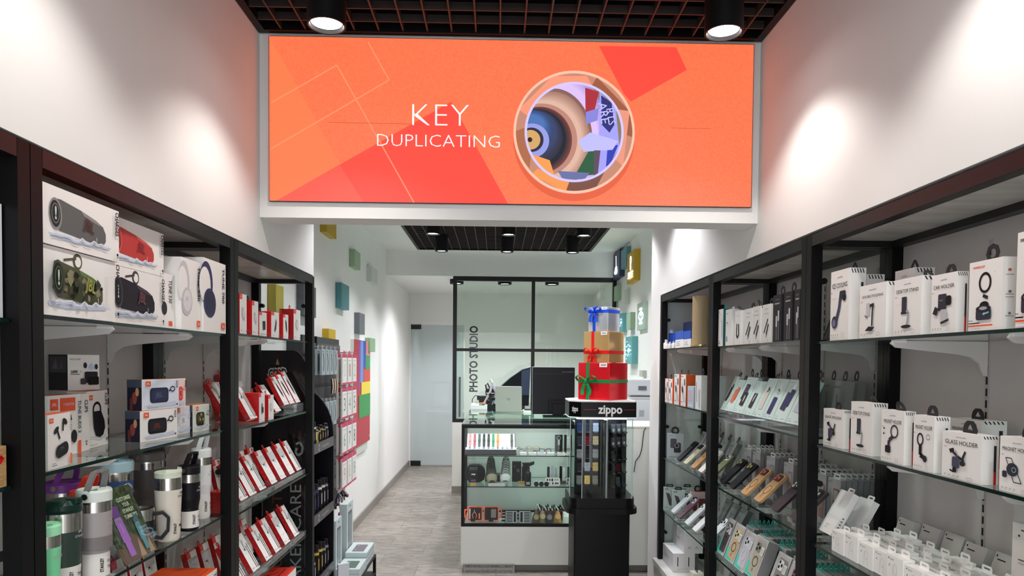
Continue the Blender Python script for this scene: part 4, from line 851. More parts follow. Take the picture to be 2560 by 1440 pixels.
def yes_front(kind, title, tw=.74, th=.1, tm=INK):
    def f(w, h):
        it = [('t', 0, h*.90, h*.042, 'yesido', INKG, 0, w*.26), ('t', 0, h*.78, h*th, title, tm, 0, w*tw)] + [('r', -w*.35, h*.728, w*.35, h*.731, INKL)]
        it += dev(kind, w, h)
        it += [('e', -w*.36 + w*.12 * k, h*.075, w*.022, h*.014, INKL) for k in range(4)] + [('r', -w*.39 + w*.12 * k, h*.045, -w*.33 + w*.12 * k, h*.05, INKL) for k in range(4)]
        it += [('o', w*.30, h*.07, w*.075, h*.036, w*.01, INKL), ('t', w*.30, h*.07, h*.02, '36', INKL, 0, w*.05), ('p', [(-w*.38, h*.69), (-w*.26, h*.69), (-w*.32, h*.66)], M('#e8b0a8', .5))]
        return it
    return f
def pow_front(dv_, txt):
    def f(w, h): return [('t', -w*.20, h*.91, h*.045, 'POWEROLOGY', txt, 0, w*.36, .03)] + dev(dv_, w, h) + [('r', -w*.44, h*.10, -w*.1, h*.115, INK), ('r', -w*.44, h*.06, w*.3, h*.08, ORG), ('r', -w*.44, h*.14, -w*.3, h*.15, INKG), ('t', w*.34, h*.8, h*.05, '=', INKL, 0)]
    return f
def powside(d, h): return [('e', 0, h*v, d*.14, h*.02, M('#c06a5a', .5)) for v in (.82,)] + [('r', -d*.3, h*v, d*.3, h*v + h*.008, INKG) for v in (.75, .48, .44, .18)] + [('e', 0, h*.52, d*.12, h*.02, INKG), ('e', 0, h*.22, d*.1, h*.018, INKG)]
gY = 'white phone holder boxes'
def rb(z, pl, pr, ps, pt, label, xf=XR1, **kw):
    f = fitx(xf, z, pl, pr, pt); d = (ps - 1244) * f[1].y / FPX
    x2 = onx(ps, 900, xf); d = max(.03, xf * ((ps - 1244) / (pr - 1244)) - xf)
    A, B_ = f[0].copy(), f[1].copy(); A.y -= .0015; B_.y += .0015
    return carton((A, B_, z, f[3]), kw.pop('d', d), label, **kw)
z = SR3[0]
SH = [PAPER] * 6
rb(z, 2074, 2121, 2163, 669, 'narrow white box headed ICE COOLING with blue arm, top right shelf', group=gY, front=yes_front('cool', 'ICE COOLING', .8), side=HATCH, tab=HT(.036, y=.9))
rb(z, 2147, 2214, 2231, 703, 'white box headed DOUBLE FOLDING picturing a folding stand', group=gY, front=yes_front('fold', 'DOUBLE FOLDING', .78, .07), side=HATCH, tab=HT(.03, kind='dome', y=.9, tilt=.9), d=.06)
rb(z, 2232, 2302, 2325, 688, 'white box headed DESKTOP STAND on the top right shelf', group=gY, front=yes_front('desk', 'DESKTOP STAND', .8, .09), side=HATCH, tab=HT(.04, kind='dome', y=.8, u=.01, tilt=.5), d=.07)
rb(z, 2326, 2389, 2418, 678, 'white box headed CAR HOLDER on the top right shelf', group=gY, front=yes_front('car', 'CAR HOLDER', .84, .09), side=HATCH, tab=HT(.04, kind='dome', y=.6))
rb(z, 2419, 2504, 2540, 641, 'large white box with orange heading and black ring mount', group=gY, front=pow_front('ring', ORG), side=powside, tab=HT(.045, kind='loop', y=.5), xf=1.125)
f = fitx(1.122, z, 2538, 2600, 640)
carton((f[0], f[1], z, .205), .08, 'white box with dark ring mount cut by the right picture edge, top shelf', group=gY, front=pow_front('ring', INK), side=powside)
carton((Vector((1.20, 2.36)), Vector((1.20, 2.28)), z, .215), .06, 'white box standing right behind the ICE COOLING box', group=gY, front=yes_front('cool', 'ICE COOLING', .8), side=HATCH)
carton((Vector((1.215, 2.14)), Vector((1.215, 2.04)), z, .205), .06, 'grey shaded white box behind the DESKTOP STAND box, top shelf', group=gY, front=yes_front('desk', 'DESKTOP STAND', .8), side=HATCH, tab=HT(.04, kind='tri', y=.5))
carton((Vector((1.15, 2.475)), Vector((1.15, 2.405)), z, .165), .03, 'dark charcoal box leaning back beside the ICE COOLING box', mats=[M('#3a383c', .4)] * 6, front=lambda w, h: [('e', 0, h*.4, w*.25, h*.2, M('#4a484e', .4))], lean=.35, tab=HT(.03, kind='tri', y=.5))
z = SR3[1]
rb(z, 2057, 2107, 2125, 1027, 'small white box headed GLASS HOLDER on the middle right shelf', group=gY, front=yes_front('glass', 'GLASS HOLDER', .84), side=HATCH, xf=1.145, tab=HT(.04, kind='dome', y=.6))
rb(z, 2125, 2179, 2218, 1009, 'tall white box headed DESKTOP STAND on the middle right shelf', group=gY, front=yes_front('desk', 'DESKTOP STAND', .8), side=HATCH, xf=1.14, tab=HT(.04, kind='dome', y=.9, tilt=.5))
rb(z, 2201, 2259, 2288, 1030, 'white box headed MAGNET HOLDER with ball joint arm, left one', group=gY, front=yes_front('mag1', 'MAGNET HOLDER', .78), side=HATCH, xf=1.128, tab=HT(.045, kind='dome', y=.6, u=.01, tilt=.3))
rb(z, 2281, 2334, 2374, 1043, 'white box headed MAGNET HOLDER with black ring and clamp', group=gY, front=yes_front('mag2', 'MAGNET HOLDER', .82), side=HATCH, xf=1.128, tab=HT(.045, kind='dome', y=.55))
rb(z, 2353, 2452, 2497, 1091, 'wide white box headed GLASS HOLDER in large letters', group=gY, front=yes_front('glass', 'GLASS HOLDER', .84, .13), side=HATCH, xf=1.128, tab=HT(.05, kind='dome', y=.5))
f = fitx(1.128, z, 2497, 2585, 1110)
carton((f[0], f[1], z, .122), .06, 'white box headed MAGNET HOLDER cut by the right picture edge', group=gY, front=yes_front('mag3', 'MAGNET HOLDER', .84), side=HATCH, tab=HT(.05, kind='dome', y=.5))
carton((Vector((1.30, 1.99)), Vector((1.30, 1.86)), z, .13), .07, 'shaded white box at the cabinet back behind the GLASS HOLDER box', group=gY, front=yes_front('mag1', 'MAGNET HOLDER', .84), side=HATCH, tab=HT(.05, kind='dome', y=.5))
# middle cabinet, top shelf
z = SR2[0]; gC = 'cable and gadget boxes on the top shelf of the middle cabinet'
def cab2(w, h): return [('t', 0, h*.88, h*.04, 'yesido', INKG, 0, w*.4), ('r', -w*.3, h*.76, w*.3, h*.77, INKL), ('l', [(w*.22, h*.62), (-w*.28, h*.26)], w*.09, C_CHAR), ('l', [(w*.3, h*.48), (-w*.05, h*.14)], w*.12, C_CHAR), ('e', -w*.02, h*.18, w*.06, h*.05, M('#e8e8e8', .5)), ('e', w*.25, h*.06, w*.06, h*.02, INKL)]
def cab1(w, h): return [('t', 0, h*.85, h*.04, 'yesido', INKG, 0, w*.4), ('l', [(-w*.12, h*.62), (-w*.2, h*.3), (-w*.02, h*.2)], w*.14, C_CHAR), ('l', [(w*.16, h*.6), (w*.2, h*.3), (0, h*.2)], w*.14, C_CHAR)]
def cab0(w, h): return [('e', -w*.3, h*.93, w*.05, h*.02, INKG), ('o', w*.1, h*.76, w*.22, h*.11, w*.03, M('#e0a8b4', .5)), ('r', w*.2, h*.2, w*.28, h*.7, M('#b8c4dc', .5)), ('r', -w*.3, h*.12, -w*.1, h*.14, INKG), ('r', -w*.35, h*.06, -w*.1, h*.09, INKG)]
def cabw(w, h): return [('r', -w*.3, h*.88, -w*.05, h*.9, INKG), ('r', -w*.35, h*.62, -w*.1, h*.64, INK), ('r', -w*.3, h*.56, w*.0, h*.57, INKL), ('r', -w*.32, h*.12, -w*.2, h*.26, INKG)]
def cabk(w, h): return [('t', 0, h*.9, h*.035, 'yesido', SIL, 0, w*.45), ('r', -w*.3, h*.80, w*.3, h*.83, SIL), ('r', -w*.05, h*.04, w*.0, h*.34, SIL), ('rr', -w*.12, h*.32, w*.08, h*.55, .003, M('#c8c8cc', .4)), ('r', w*.22, h*.04, w*.27, h*.48, SIL), ('rr', w*.15, h*.44, w*.34, h*.66, .003, M('#c8c8cc', .4))]
xx = 1.122
TS = [PAPER, TEALD, PAPER, TEALD, PAPER, PAPER]; BKM = [C_CHAR] * 6
for pl, pr, ps, pt, lab, ft, mt, tb_ in (
    (1795, 1807, 1813, 772, 'white box with teal side and teal hang tab, by the far post', cab0, TS, HT(.04, TEAL, kind='tri')),
    (1813, 1828, 1836, 772, 'plain white slim box with a white hang tab', cabw, None, HT(.03, PAPER, kind='bar')),
    (1836, 1851, 1859, 775, 'white slim box picturing a curled black cable', cab1, None, HT(.04, kind='tri', tilt=.8)),
    (1860, 1879, 1881, 770, 'white cable box with two black plugs, left of three', cab2, None, HT(.045, kind='dome')),
    (1880, 1900, 1904, 764, 'white cable box with two black plugs, middle of three', cab2, None, HT(.045, kind='tri', tilt=.5)),
    (1905, 1925, 1930, 759, 'white cable box with two black plugs, right of three', cab2, None, HT(.045, kind='dome')),
    (1931, 1952, 1957, 735, 'black cable box with grey plugs, left of three', cabk, BKM, HT(.045, kind='loop')),
    (1958, 1979, 1983, 727, 'black cable box with grey plugs, middle of three', cabk, BKM, HT(.045, kind='loop')),
    (1984, 1999, 2003, 722, 'black cable box with grey plugs, right of three by the post', cabk, BKM, HT(.045, kind='loop'))):
    rb(z, pl, pr, ps, pt, lab, xf=xx, group=gC, front=ft, mats=mt, tab=tb_, d=.045, side=HATCH if 'middle of three' in lab and ft is cab2 else None)
# middle cabinet, second shelf: leaning mint packs
z = SR2[1]; gM = 'mint phone accessory packs leaning on a clear ledge'
MM = [MINT, MINT, MINT, MINT2, MINT2, MINT]
def mint(kind, c1, c2):
    def f(w, h):
        it = [('t', -w*.28, h*.93, h*.03, 'porodo', INKG, 0, w*.22), ('r', -w*.4, h*.10, -w*.2, h*.11, INKL), ('r', w*.1, h*.06, w*.35, h*.07, INKL), ('r', -w*.4, h*.05, -w*.1, h*.06, INKL)]
        if kind == 'slab': it += [('rr', -w*.26, h*.26, w*.14, h*.68, .005, c1, -.12), ('rr', -w*.02, h*.36, w*.26, h*.76, .005, c2, -.12)]
        elif kind == 'ring': it += [('rr', -w*.24, h*.36, w*.12, h*.80, .006, c1, -.08), ('o', -w*.04, h*.66, w*.12, h*.08, w*.02, SIL), ('rr', -w*.1, h*.2, w*.26, h*.58, .006, c2, -.08), ('e', w*.1, h*.4, w*.05, h*.1, M('#e0ded8', .4))]
        elif kind == 'case': it += [('rr', -w*.18, h*.2, w*.18, h*.64, .006, c1, -.06), ('e', w*.02, h*.50, w*.05, h*.12, c2, -.3)]
        elif kind == 'cam': it += [('rr', -w*.2, h*.2, w*.2, h*.72, .006, c1, -.06), ('e', w*.02, h*.66, w*.05, h*.03, INK), ('e', w*.1, h*.70, w*.05, h*.03, INK), ('e', w*.04, h*.74, w*.05, h*.03, INK)]
        elif kind == 'two': it += [('rr', -w*.2, h*.12, w*.18, h*.54, .006, c1, -.06), ('e', w*.0, h*.72, w*.05, h*.03, INK), ('o', w*.06, h*.66, w*.08, h*.05, w*.02, INKG)]
        return it
    return f
DKP = M('#2c2a32', .5); NV = M('#33306a', .5)
bd = (3.575, 3.505, 3.39, 3.25, 3.125, 3.01, 2.895, 2.76, 2.63)
arts = (('slab', DKP, DKP, 'a black power bank'), ('slab', M('#e8805a', .5), M('#d86a48', .5), 'an orange power bank'), ('ring', M('#33304a', .5), DKP, 'a black ring stand and phone'), ('case', M('#342c3c', .5), M('#d8d4dc', .5), 'a dark slim case'), ('cam', M('#e4dace', .5), INK, 'a pale phone with camera'), ('two', NV, NV, 'an indigo case'), ('slab', M('#393858', .5), NV, 'two dark navy slabs'), ('slab', M('#c8cede', .5), M('#a8b0c8', .5), 'faint blue print by the near post'))
for k, (kd, c1, c2, nm) in enumerate(arts):
    L_ = .185 if k not in (1, 3) else .168
    carton((Vector((1.14, bd[k] - .002)), Vector((1.14, bd[k + 1] + .004)), z + .025, 0), .022, 'leaning mint pack picturing %s' % nm, cat='accessory pack', name='accessory_pack', group=gM, mats=MM, front=mint(kd, c1, c2), lean=.42, L=L_, tab=HT(.035, kind='loop', y=.5))
riser(1.136, 1.23, 2.60, 3.58, z, .024, 'clear ledge under the mint packs', 1)
GP = [M('#8b8d8c', .45)] * 6
def greyp(w, h): return [('r', -w*.42, h*.86, w*.1, h*.9, M('#6d6f6e', .5)), ('l', [(-w*.1, h*.75), (0, h*.5), (-w*.2, h*.3)], w*.05, M('#4a4c4c', .5)), ('l', [(0, h*.5), (w*.2, h*.3)], w*.05, M('#4a4c4c', .5))]
_g = {}
def proto(key, make):
    if key not in _g: _g[key] = make(); return _g[key], True
    return _g[key], False
def many(key, make, loc, rot, label, group):
    o, first = proto(key, make)
    if not first: o = dup(o)
    o.location = loc; o.rotation_euler = rot; o['label'] = label; o['group'] = group; return o
mk_gp = lambda: carton((Vector((0, .05)), Vector((0, -.05)), 0, .15), .03, 'x', cat='accessory pack', name='accessory_pack', mats=GP, front=greyp, tab=HT(.035, kind='loop'))
for k, (x, y, l, t) in enumerate(((1.27, 3.52, 0, 'tall grey box picturing a tripod, left of two'), (1.27, 3.40, 0, 'tall grey box picturing a tripod, right of two'), (1.30, 3.22, .12, 'shaded grey pack behind the orange power bank pack'), (1.30, 3.10, .12, 'shaded grey pack behind the dark slim case pack'), (1.30, 2.90, .12, 'shaded grey pack behind the indigo case pack'), (1.30, 2.78, .12, 'shaded grey pack behind the two navy slabs pack'), (1.33, 2.66, .12, 'shaded grey pack at the near post, back row of mint packs'), (1.25, 2.60, .15, 'grey pack with black tab just behind the last mint pack'))):
    o = many('gp', mk_gp, (x, y, z + .001 + .03 * math.sin(l)), (-l, 0, -PI/2), t, 'grey packs behind the mint packs')
    if k < 2: o.scale = (1, 1, 1.35)
# phone cases on clear easels
def phone_case(body, bump, ring, label, group, x, y, z, lean=.82, L=.165, w=.078, accent=None, clear=False, cat='phone case'):
    o = empty('phone_case', (x, y, z), rot=(-lean, 0, -PI/2)); tag(o, label, cat, group)
    b = MB(); b.rbox(-w/2, w/2, 0, .011, 0, L, .012, body, axis='y'); b.build('shell', o)
    b = MB(); b.rbox(-w*.42, w*.30, -.004, 0, L*.74, L*.96, .010, bump, axis='y'); cf = b.build('camera_frame', o)
    for u, v in ((-.26, .90), (-.26, .80), (.06, .85)):
        b = MB(); b.T = Matrix.Translation((w*u, -.004, L*v)) @ Matrix.Rotation(PI/2, 4, 'X'); b.lathe([(.0075, 0), (.0075, .002), (.001, .002)], accent or C_DK, 14); b.build('lens', cf)
    if ring:
        b = MB(); b.art(FT, [('o', 0, L*.42, w*.32, w*.32, .0025, ring), ('l', [(0, L*.42 - w*.32), (0, L*.42 - w*.6)], .0025, ring)], off=.0008); b.build('magnet_ring', o)
    return o
def easel(x, y, z, lean, label, group):
    def mk():
        b = MB(); c, s_ = math.cos(lean), math.sin(lean)
        P = lambda a, b_: (0.0 + a * s_ + b_ * c * 0, 0, 0)
        prof = [(-.012, .026), (-.012, .016), (0, .013)]
        b.strip([(-.016, 0, .034), (-.014, 0, .016), (.004, 0, .012), (.004 + .10 * s_, 0, .012 + .10 * c)], .045, .0025, ACRYL, side=(0, 1, 0))
        b.strip([(.002 + .09 * s_, 0, .010 + .09 * c), (.10, 0, .0015)], .03, .0025, ACRYL, side=(0, 1, 0)); b.strip([(.10, 0, .0013), (-.002, 0, .0013), (.0, 0, .010)], .03, .002, ACRYL, side=(0, 1, 0))
        o = b.build('acrylic_easel'); tag(o, 'x', 'display stand'); return o
    return many('easel%.2f' % lean, mk, (x + .004, y, z + .0005), (0, 0, 0), label, group)
gE = 'clear easels holding phone cases'
BKC = M('#1c1b22', .4); TAN = M('#c49a68', .35); BRN = M('#33242a', .35); OLV = M('#7a7a58', .4); CRM = M('#c8c4a8', .4)
z = SR2[2]
# lower edge of a leaning case rests in its easel hook
for x, y, z_, bc, bp, rg, ac, lab in (
    (1.135, 3.52, z, BKC, C_DK, None, M('#c8b878', .3), 'black phone case on a clear easel, farther of two'),
    (1.135, 3.38, z, BKC, C_DK, None, M('#c8b878', .3), 'black phone case on a clear easel, nearer of two'),
    (1.135, 3.205, z, TAN, M('#3a2420', .4), M('#2a1c18', .5), M('#e8664a', .3), 'tan phone case with red lens frame, farther of two'),
    (1.135, 3.04, z, TAN, M('#3a2420', .4), M('#2a1c18', .5), M('#e8664a', .3), 'tan phone case with red lens frame, nearer of two'),
    (1.135, 2.85, z, BRN, M('#2a1c20', .4), None, M('#d8d8dc', .3), 'dark brown phone case leaning next to the near post'),
    (1.135, 2.66, z, BRN, M('#2a1c20', .4), None, M('#e8e8ea', .3), 'brown phone case with silver lenses past the near post'),
    (1.135, 3.72, SR1[2], OLV, M('#dcdcd8', .3), None, C_DK, 'olive phone case with mirror lens frame behind the post'),
    (1.135, 3.90, SR1[2], M('#d8d6cc', .4), M('#e8e6e0', .3), None, C_DK, 'white phone case right of the small tan one'),
    (1.135, 4.05, SR1[2], M('#b98a5c', .4), M('#8a5a3a', .4), M('#5a3a28', .5), C_DK, 'small tan phone case in the far cabinet'),
    (1.135, 4.22, SR1[2], CRM, M('#2a2a28', .4), M('#8a8878', .5), C_DK, 'cream phone case with ring print in the far cabinet'),
    (1.135, 4.38, SR1[2], M('#23222c', .4), C_DK, None, C_DK, 'charcoal phone case beside the cream one'),
    (1.135, 4.50, SR1[3], M('#d8dce0', .2), M('#eceef0', .3), None, C_DK, 'whitish clear phone case, farthest on the lower shelf'),
    (1.135, 4.35, SR1[3], M('#6a4a58', .3), M('#c8ccd4', .3), M('#1c1c20', .5), C_DK, 'clear phone case fading to plum with black ring'),
    (1.135, 4.17, SR1[3], M('#dcdfe4', .2), M('#eceef0', .3), None, C_DK, 'clear phone case with three lens holes, third on lower shelf'),
    (1.135, 4.0, SR1[3], M('#e4e4e6', .2), M('#f0f0f2', .3), None, C_DK, 'white phone case on the lower shelf, next to the post'),
    (1.135, 3.76, SR1[3], M('#dfe0e8', .2), M('#f0f0f2', .3), None, C_DK, 'frosted clear phone case right behind the middle post')):
    phone_case(bc, bp, rg, lab, 'phone cases on easels', x, y, z_ + .0245, accent=ac, lean=.80)
    easel(x, y, z_, .80, 'clear easel under the ' + lab.split(' on a ')[0].split(',')[0] + (' ' + lab.split(',')[1].strip() if ',' in lab else ''), gE)
# rows of clear case packs behind
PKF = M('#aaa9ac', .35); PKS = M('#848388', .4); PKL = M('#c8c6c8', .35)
def packfront(c):
    def f(w, h): return [('rr', -w*.05, h*.12, w*.42, h*.82, .006, c), ('rr', 0, h*.58, w*.34, h*.78, .005, M('#a8a6aa', .4)), ('e', w*.2, h*.4, w*.13, h*.09, M('#a88a78', .4)), ('t', -w*.3, h*.93, h*.035, 'KEYSION', INK, 0, w*.3)] + [('e', -w*.3, h*(.25 + .12 * k), w*.05, h*.02, INKL) for k in range(5)]
    return f
def mk_pk(c):
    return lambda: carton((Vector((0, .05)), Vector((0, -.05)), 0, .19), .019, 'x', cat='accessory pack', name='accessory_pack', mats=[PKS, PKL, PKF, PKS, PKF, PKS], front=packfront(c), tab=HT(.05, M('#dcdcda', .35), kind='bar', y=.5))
cols = ((3.52, 6, M('#7a6a60', .4), 'far'), (3.40, 7, M('#a07868', .4), 'second'), (3.22, 7, M('#8a8488', .4), 'third'), (3.02, 7, M('#96786a', .4), 'fourth'), (2.86, 6, M('#7a5a4a', .4), 'fifth'), (2.72, 7, M('#9a6a58', .4), 'sixth'), (2.605, 7, M('#8a4a40', .4), 'nearest'))
for y, n, c, nm in cols:
    key = 'pk' + nm; mk = mk_pk(c)
    for k in range(n):
        many(key, mk, (1.262 + .0218 * k, y, SR2[2] + .002), (-.03, 0, -PI/2), '%s grey clear case pack of the %s stack on the middle shelf' % (W5[k], nm), 'grey clear case packs')
# lower shelf: windowed boxes with teal print
z = SR2[3]
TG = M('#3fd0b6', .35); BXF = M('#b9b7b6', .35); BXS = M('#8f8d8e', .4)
def winbox(c1, ring, bumpc):
    def f(w, h): return [('r', -w*.5, 0, w*.5, h, M('#d4d6d4', .35)), ('r', -w*.47, h*.02, w*.47, h*.98, BXF), ('p', [(-w*.47, h*.02), (w*.25, h*.02), (-w*.2, h*.22), (-w*.47, h*.40)], TG), ('rr', -w*.28, h*.08, w*.40, h*.90, .012, c1), ('rr', -w*.24, h*.62, w*.14, h*.86, .010, bumpc), ('e', -w*.14, h*.80, w*.06, h*.04, C_DK), ('e', -w*.14, h*.69, w*.06, h*.04, C_DK), ('e', w*.04, h*.745, w*.06, h*.04, C_DK), ('o', w*.06, h*.40, w*.20, h*.13, w*.03, ring), ('r', w*.04, h*.15, w*.07, h*.24, ring),
        ('r', w*.22, h*.60, w*.46, h*.80, M('#e4e6e2', .5))] + [('r', w*.25, h*(.63 + .04 * k), w*.42, h*(.64 + .04 * k), INKG) for k in range(4)]
    return f
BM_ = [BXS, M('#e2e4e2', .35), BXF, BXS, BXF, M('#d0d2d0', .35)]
gW = 'windowed phone case boxes with teal corners'
for k, (y0, y1, c1, rg, bp, nm, dd) in enumerate(((3.575, 3.47, M('#4a484a', .4), M('#2a2a2c', .4), M('#c8c6c4', .4), 'black', .02), (3.455, 3.325, M('#c4ac84', .4), M('#3a342c', .4), M('#d8c8a8', .4), 'gold', .02), (3.315, 3.185, M('#c2c2ca', .35), M('#d8d8dc', .4), M('#d8d8e0', .4), 'clear', .02), (3.175, 3.04, M('#b4ac98', .4), M('#3a342c', .4), M('#8a8684', .4), 'sand', .05), (2.925, 2.80, M('#8a8480', .4), M('#2c2a28', .4), M('#e4e4e4', .4), 'smoky', .02), (2.785, 2.665, M('#b89aa4', .4), M('#3a2a30', .4), M('#8a5a68', .4), 'rose', .02))):
    carton((Vector((1.135, y0)), Vector((1.135, y1)), z + .012, 0), dd, 'upright windowed box showing a %s phone case, front row of the lower shelf' % nm, group=gW, mats=BM_, front=winbox(c1, rg, bp), lean=.34, L=.185)
riser(1.131, 1.215, 2.60, 3.58, z, .012, 'clear ledge under the windowed phone case boxes', 1)
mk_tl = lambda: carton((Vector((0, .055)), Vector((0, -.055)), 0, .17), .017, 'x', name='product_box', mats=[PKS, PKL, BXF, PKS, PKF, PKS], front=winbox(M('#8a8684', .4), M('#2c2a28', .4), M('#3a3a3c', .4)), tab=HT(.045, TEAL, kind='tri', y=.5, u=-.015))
for y, n, nm in ((3.45, 7, 'far'), (3.27, 7, 'second'), (3.07, 7, 'third'), (2.88, 6, 'fourth'), (2.70, 6, 'near')):
    for k in range(n):
        many('tl', mk_tl, (1.245 + .0215 * k, y, z + .003), (-.1, 0, -PI/2), '%s box with teal hang tab in the %s stack of the lower shelf' % (W5[k], nm), 'boxes with teal hang tabs')
for y, n, nm in ((2.42, 6, 'far'), (2.27, 6, 'middle'), (2.12, 5, 'near')):
    for k in range(n):
        many('tl', mk_tl, (1.17 + .03 * k, y, SR3[3] + .003), (-.1, 0, -PI/2), '%s teal tabbed box of the %s stack under the white cable boxes' % (W5[k], nm), 'teal tabbed boxes in the near cabinet')
for k, y in enumerate((3.5, 3.38, 3.26, 3.14, 3.0, 2.86)):
    many('gp', mk_gp, (1.16 + .0 * k, y, SR2[4] + .010), (-.3, 0, -PI/2), '%s grey pack from the far end on the lowest glass shelf' % W5[k], 'grey packs on the lowest shelf').scale = (.9, .9, .8)
# near cabinet, third shelf: white cable boxes
z = SR3[2]; WB = M('#f4f4f2', .38)
def apw(w, h): return [('e', -w*.38, h*.88, w*.025, h*.03, INK), ('r', -w*.3, h*.85, -w*.05, h*.87, INKG), ('l', [(-w*.1, h*.7), (-w*.14, h*.1)], w*.012, INKL), ('o', w*.05, h*.55, w*.1, h*.2, w*.012, INKL), ('l', [(w*.15, h*.5), (w*.16, h*.08)], w*.012, INKL), ('r', -w*.32, h*.6, -w*.29, h*.68, INK)]
mk_ap = lambda: carton((Vector((0, .0405)), Vector((0, -.0405)), 0, .072), .034, 'x', mats=[WB] * 6, front=apw, tab=HT(.04, WB, kind='bar', y=.9))
for r_ in range(4):
    for k in range(9):
        y = 2.312 - .0845 * k - .01 * r_; dx = (k * 5 + r_ * 3) % 4 * .003
        o = many('ap', mk_ap, (1.14 + .05 * r_ + dx, y, z + .001), (0, 0, -PI/2), '%s white cable box from the left in the %s row of white boxes' % (W5[k] if k < 8 else 'ninth', ('front', 'second', 'third', 'back')[r_]), 'white cable boxes')
        if (k + r_) % 3 == 1: o.scale = (1, 1, 1.12)
def wpk(w, h): return [('r', -w*.2, h*.16, 0, h*.17, INKL), ('r', -w*.2, h*.12, -w*.05, h*.13, INKL), ('r', -w*.2, h*.20, w*.05, h*.21, INKL)]
wp = carton((Vector((1.15, 2.475)), Vector((1.15, 2.385)), z + .03, 0), .024, 'tall plain white pack leaning on a clear easel, front of two', name='accessory_pack', cat='accessory pack', mats=[WB] * 6, front=wpk, side=lambda d, h: [('r', -d*.2, h*(.2 + .07 * k), d*.1, h*(.23 + .07 * k), INKG) for k in range(4)], lean=.5, L=.165, tab=HT(.04, WB, kind='bar'), group='tall white packs')
dup(wp, loc=(1.215, 2.42, z + .018), rot=(-.5, 0, -PI/2), label='tall plain white pack right behind the front leaning one')
easel(1.165, 2.43, z, .5, 'clear easel under the tall plain white pack', gE)
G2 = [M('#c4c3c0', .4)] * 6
for k, (x, y, l, h_) in enumerate(((1.33, 2.30, .3, .10), (1.35, 2.20, .3, .10), (1.36, 2.10, .3, .12), (1.34, 1.98, .35, .09), (1.35, 1.87, .35, .09))):
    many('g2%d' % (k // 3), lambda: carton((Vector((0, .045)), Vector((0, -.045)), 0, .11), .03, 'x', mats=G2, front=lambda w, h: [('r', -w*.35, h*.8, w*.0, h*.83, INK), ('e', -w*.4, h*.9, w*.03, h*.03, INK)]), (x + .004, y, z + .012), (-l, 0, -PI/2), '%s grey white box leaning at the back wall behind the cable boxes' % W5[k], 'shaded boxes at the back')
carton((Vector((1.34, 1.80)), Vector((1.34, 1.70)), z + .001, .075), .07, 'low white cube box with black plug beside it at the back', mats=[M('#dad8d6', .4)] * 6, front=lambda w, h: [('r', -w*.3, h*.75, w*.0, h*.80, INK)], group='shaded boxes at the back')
pg = MB(); pg.box(-.02, .02, -.012, .012, 0, .035, C_DK)
for dx in (-.012, 0, .012): pg.T = Matrix.Translation((dx, 0, .035)); pg.lathe([(.0022, 0), (.0022, .018)], C_DK, 8)
pg.T = Matrix(); tag(pg.build('wall_plug', None, (1.362, 1.86, z + .0005), rz=-PI/2), 'black three pin plug adapter among the white boxes', 'plug adapter')
def bigw(w, h): return [('r', -w*.25, h*.88, w*.15, h*.90, INK), ('e', -w*.3, h*.78, w*.03, h*.02, INK), ('e', -w*.05, h*.76, w*.03, h*.02, INK), ('r', -w*.3, h*.34, w*.3, h*.355, INK), ('r', -w*.3, h*.28, w*.2, h*.29, INKG), ('r', w*.28, h*.5, w*.31, h*.55, INK)]
PKW = [M('#e4dedb', .4)] * 6
carton((Vector((1.285, 1.715)), Vector((1.285, 1.60)), z + .001, .105), .05, 'pinkish white box under the one with green label', mats=PKW, front=bigw, group='pale gadget boxes')
carton((Vector((1.285, 1.715)), Vector((1.285, 1.60)), z + .1065, .135), .05, 'pinkish white box with a green square label on its side', mats=PKW, front=bigw, side=lambda d, h: [('r', -d*.3, h*.1, d*.2, h*.32, M('#7aa84a', .5)), ('o', -d*.05, h*.21, d*.12, h*.05, .002, M('#3a5a20', .5))], tab=HT(.05, M('#e4dedb', .4), kind='bar'), group='pale gadget boxes')
carton((Vector((1.255, 1.58)), Vector((1.255, 1.48)), z + .001, .22), .05, 'white box with black print beside the green labelled box', mats=PKW, front=bigw, group='pale gadget boxes')
# ---------------------------------------------------------------- far cabinet of the right run
z = SR1[0]; BLU = M('#1550c0', .35); BLD = M('#0c2f7a', .4)
def bluebox(pl, pr, pt, label, xf=1.13, d=.04, zz=None, band=.5):
    f = fitx(xf, zz or z, pl, pr, pt); b = MB(); w = (f[1] - f[0]).length - .002; h = f[3]
    b.box(-w/2, w/2, 0, d, 0, h * (1 - band), WHT); b.box(-w/2 - .0005, w/2 + .0005, -.0005, d + .0005, h * (1 - band), h, BLU)
    b.art(FT, grid_lines(3, -w*.35, w*.35, h*.12, h*.42, INKL, 4))
    m_ = (f[0] + f[1]) / 2; o = b.build('cream_box', None, (m_.x, m_.y, (zz or z) + .0005), rz=-PI/2); return tag(o, label, 'cream box', 'blue and white cream boxes')
bluebox(1688, 1708, 826, 'blue topped white box, left of the pair by the gold cylinder')
bluebox(1708.5, 1727, 826, 'blue topped white box, right of the pair by the gold cylinder')
bluebox(1660, 1673, 833, 'small blue box behind the tiny bottles, left', xf=1.16, band=.6)
bluebox(1674, 1687, 833, 'small blue box behind the tiny bottles, right', xf=1.16, band=.6)
carton((Vector((1.22, 4.62)), Vector((1.22, 4.42)), z, .17), .06, 'big dark blue box at the back of the far top shelf', cat='cream box', name='cream_box', mats=[BLD] * 6)
def mk_bt():
    o = empty('small_bottle'); tag(o, 'x', 'bottle'); b = MB(); b.lathe([(.012, 0), (.013, .004), (.013, .026), (.006, .032)], WHT, 14); b.build('bottle_body', o)
    b = MB(); b.lathe([(.007, .032), (.007, .044), (.001, .044)], M('#dfe4ea', .3), 12); b.build('bottle_cap', o); return o
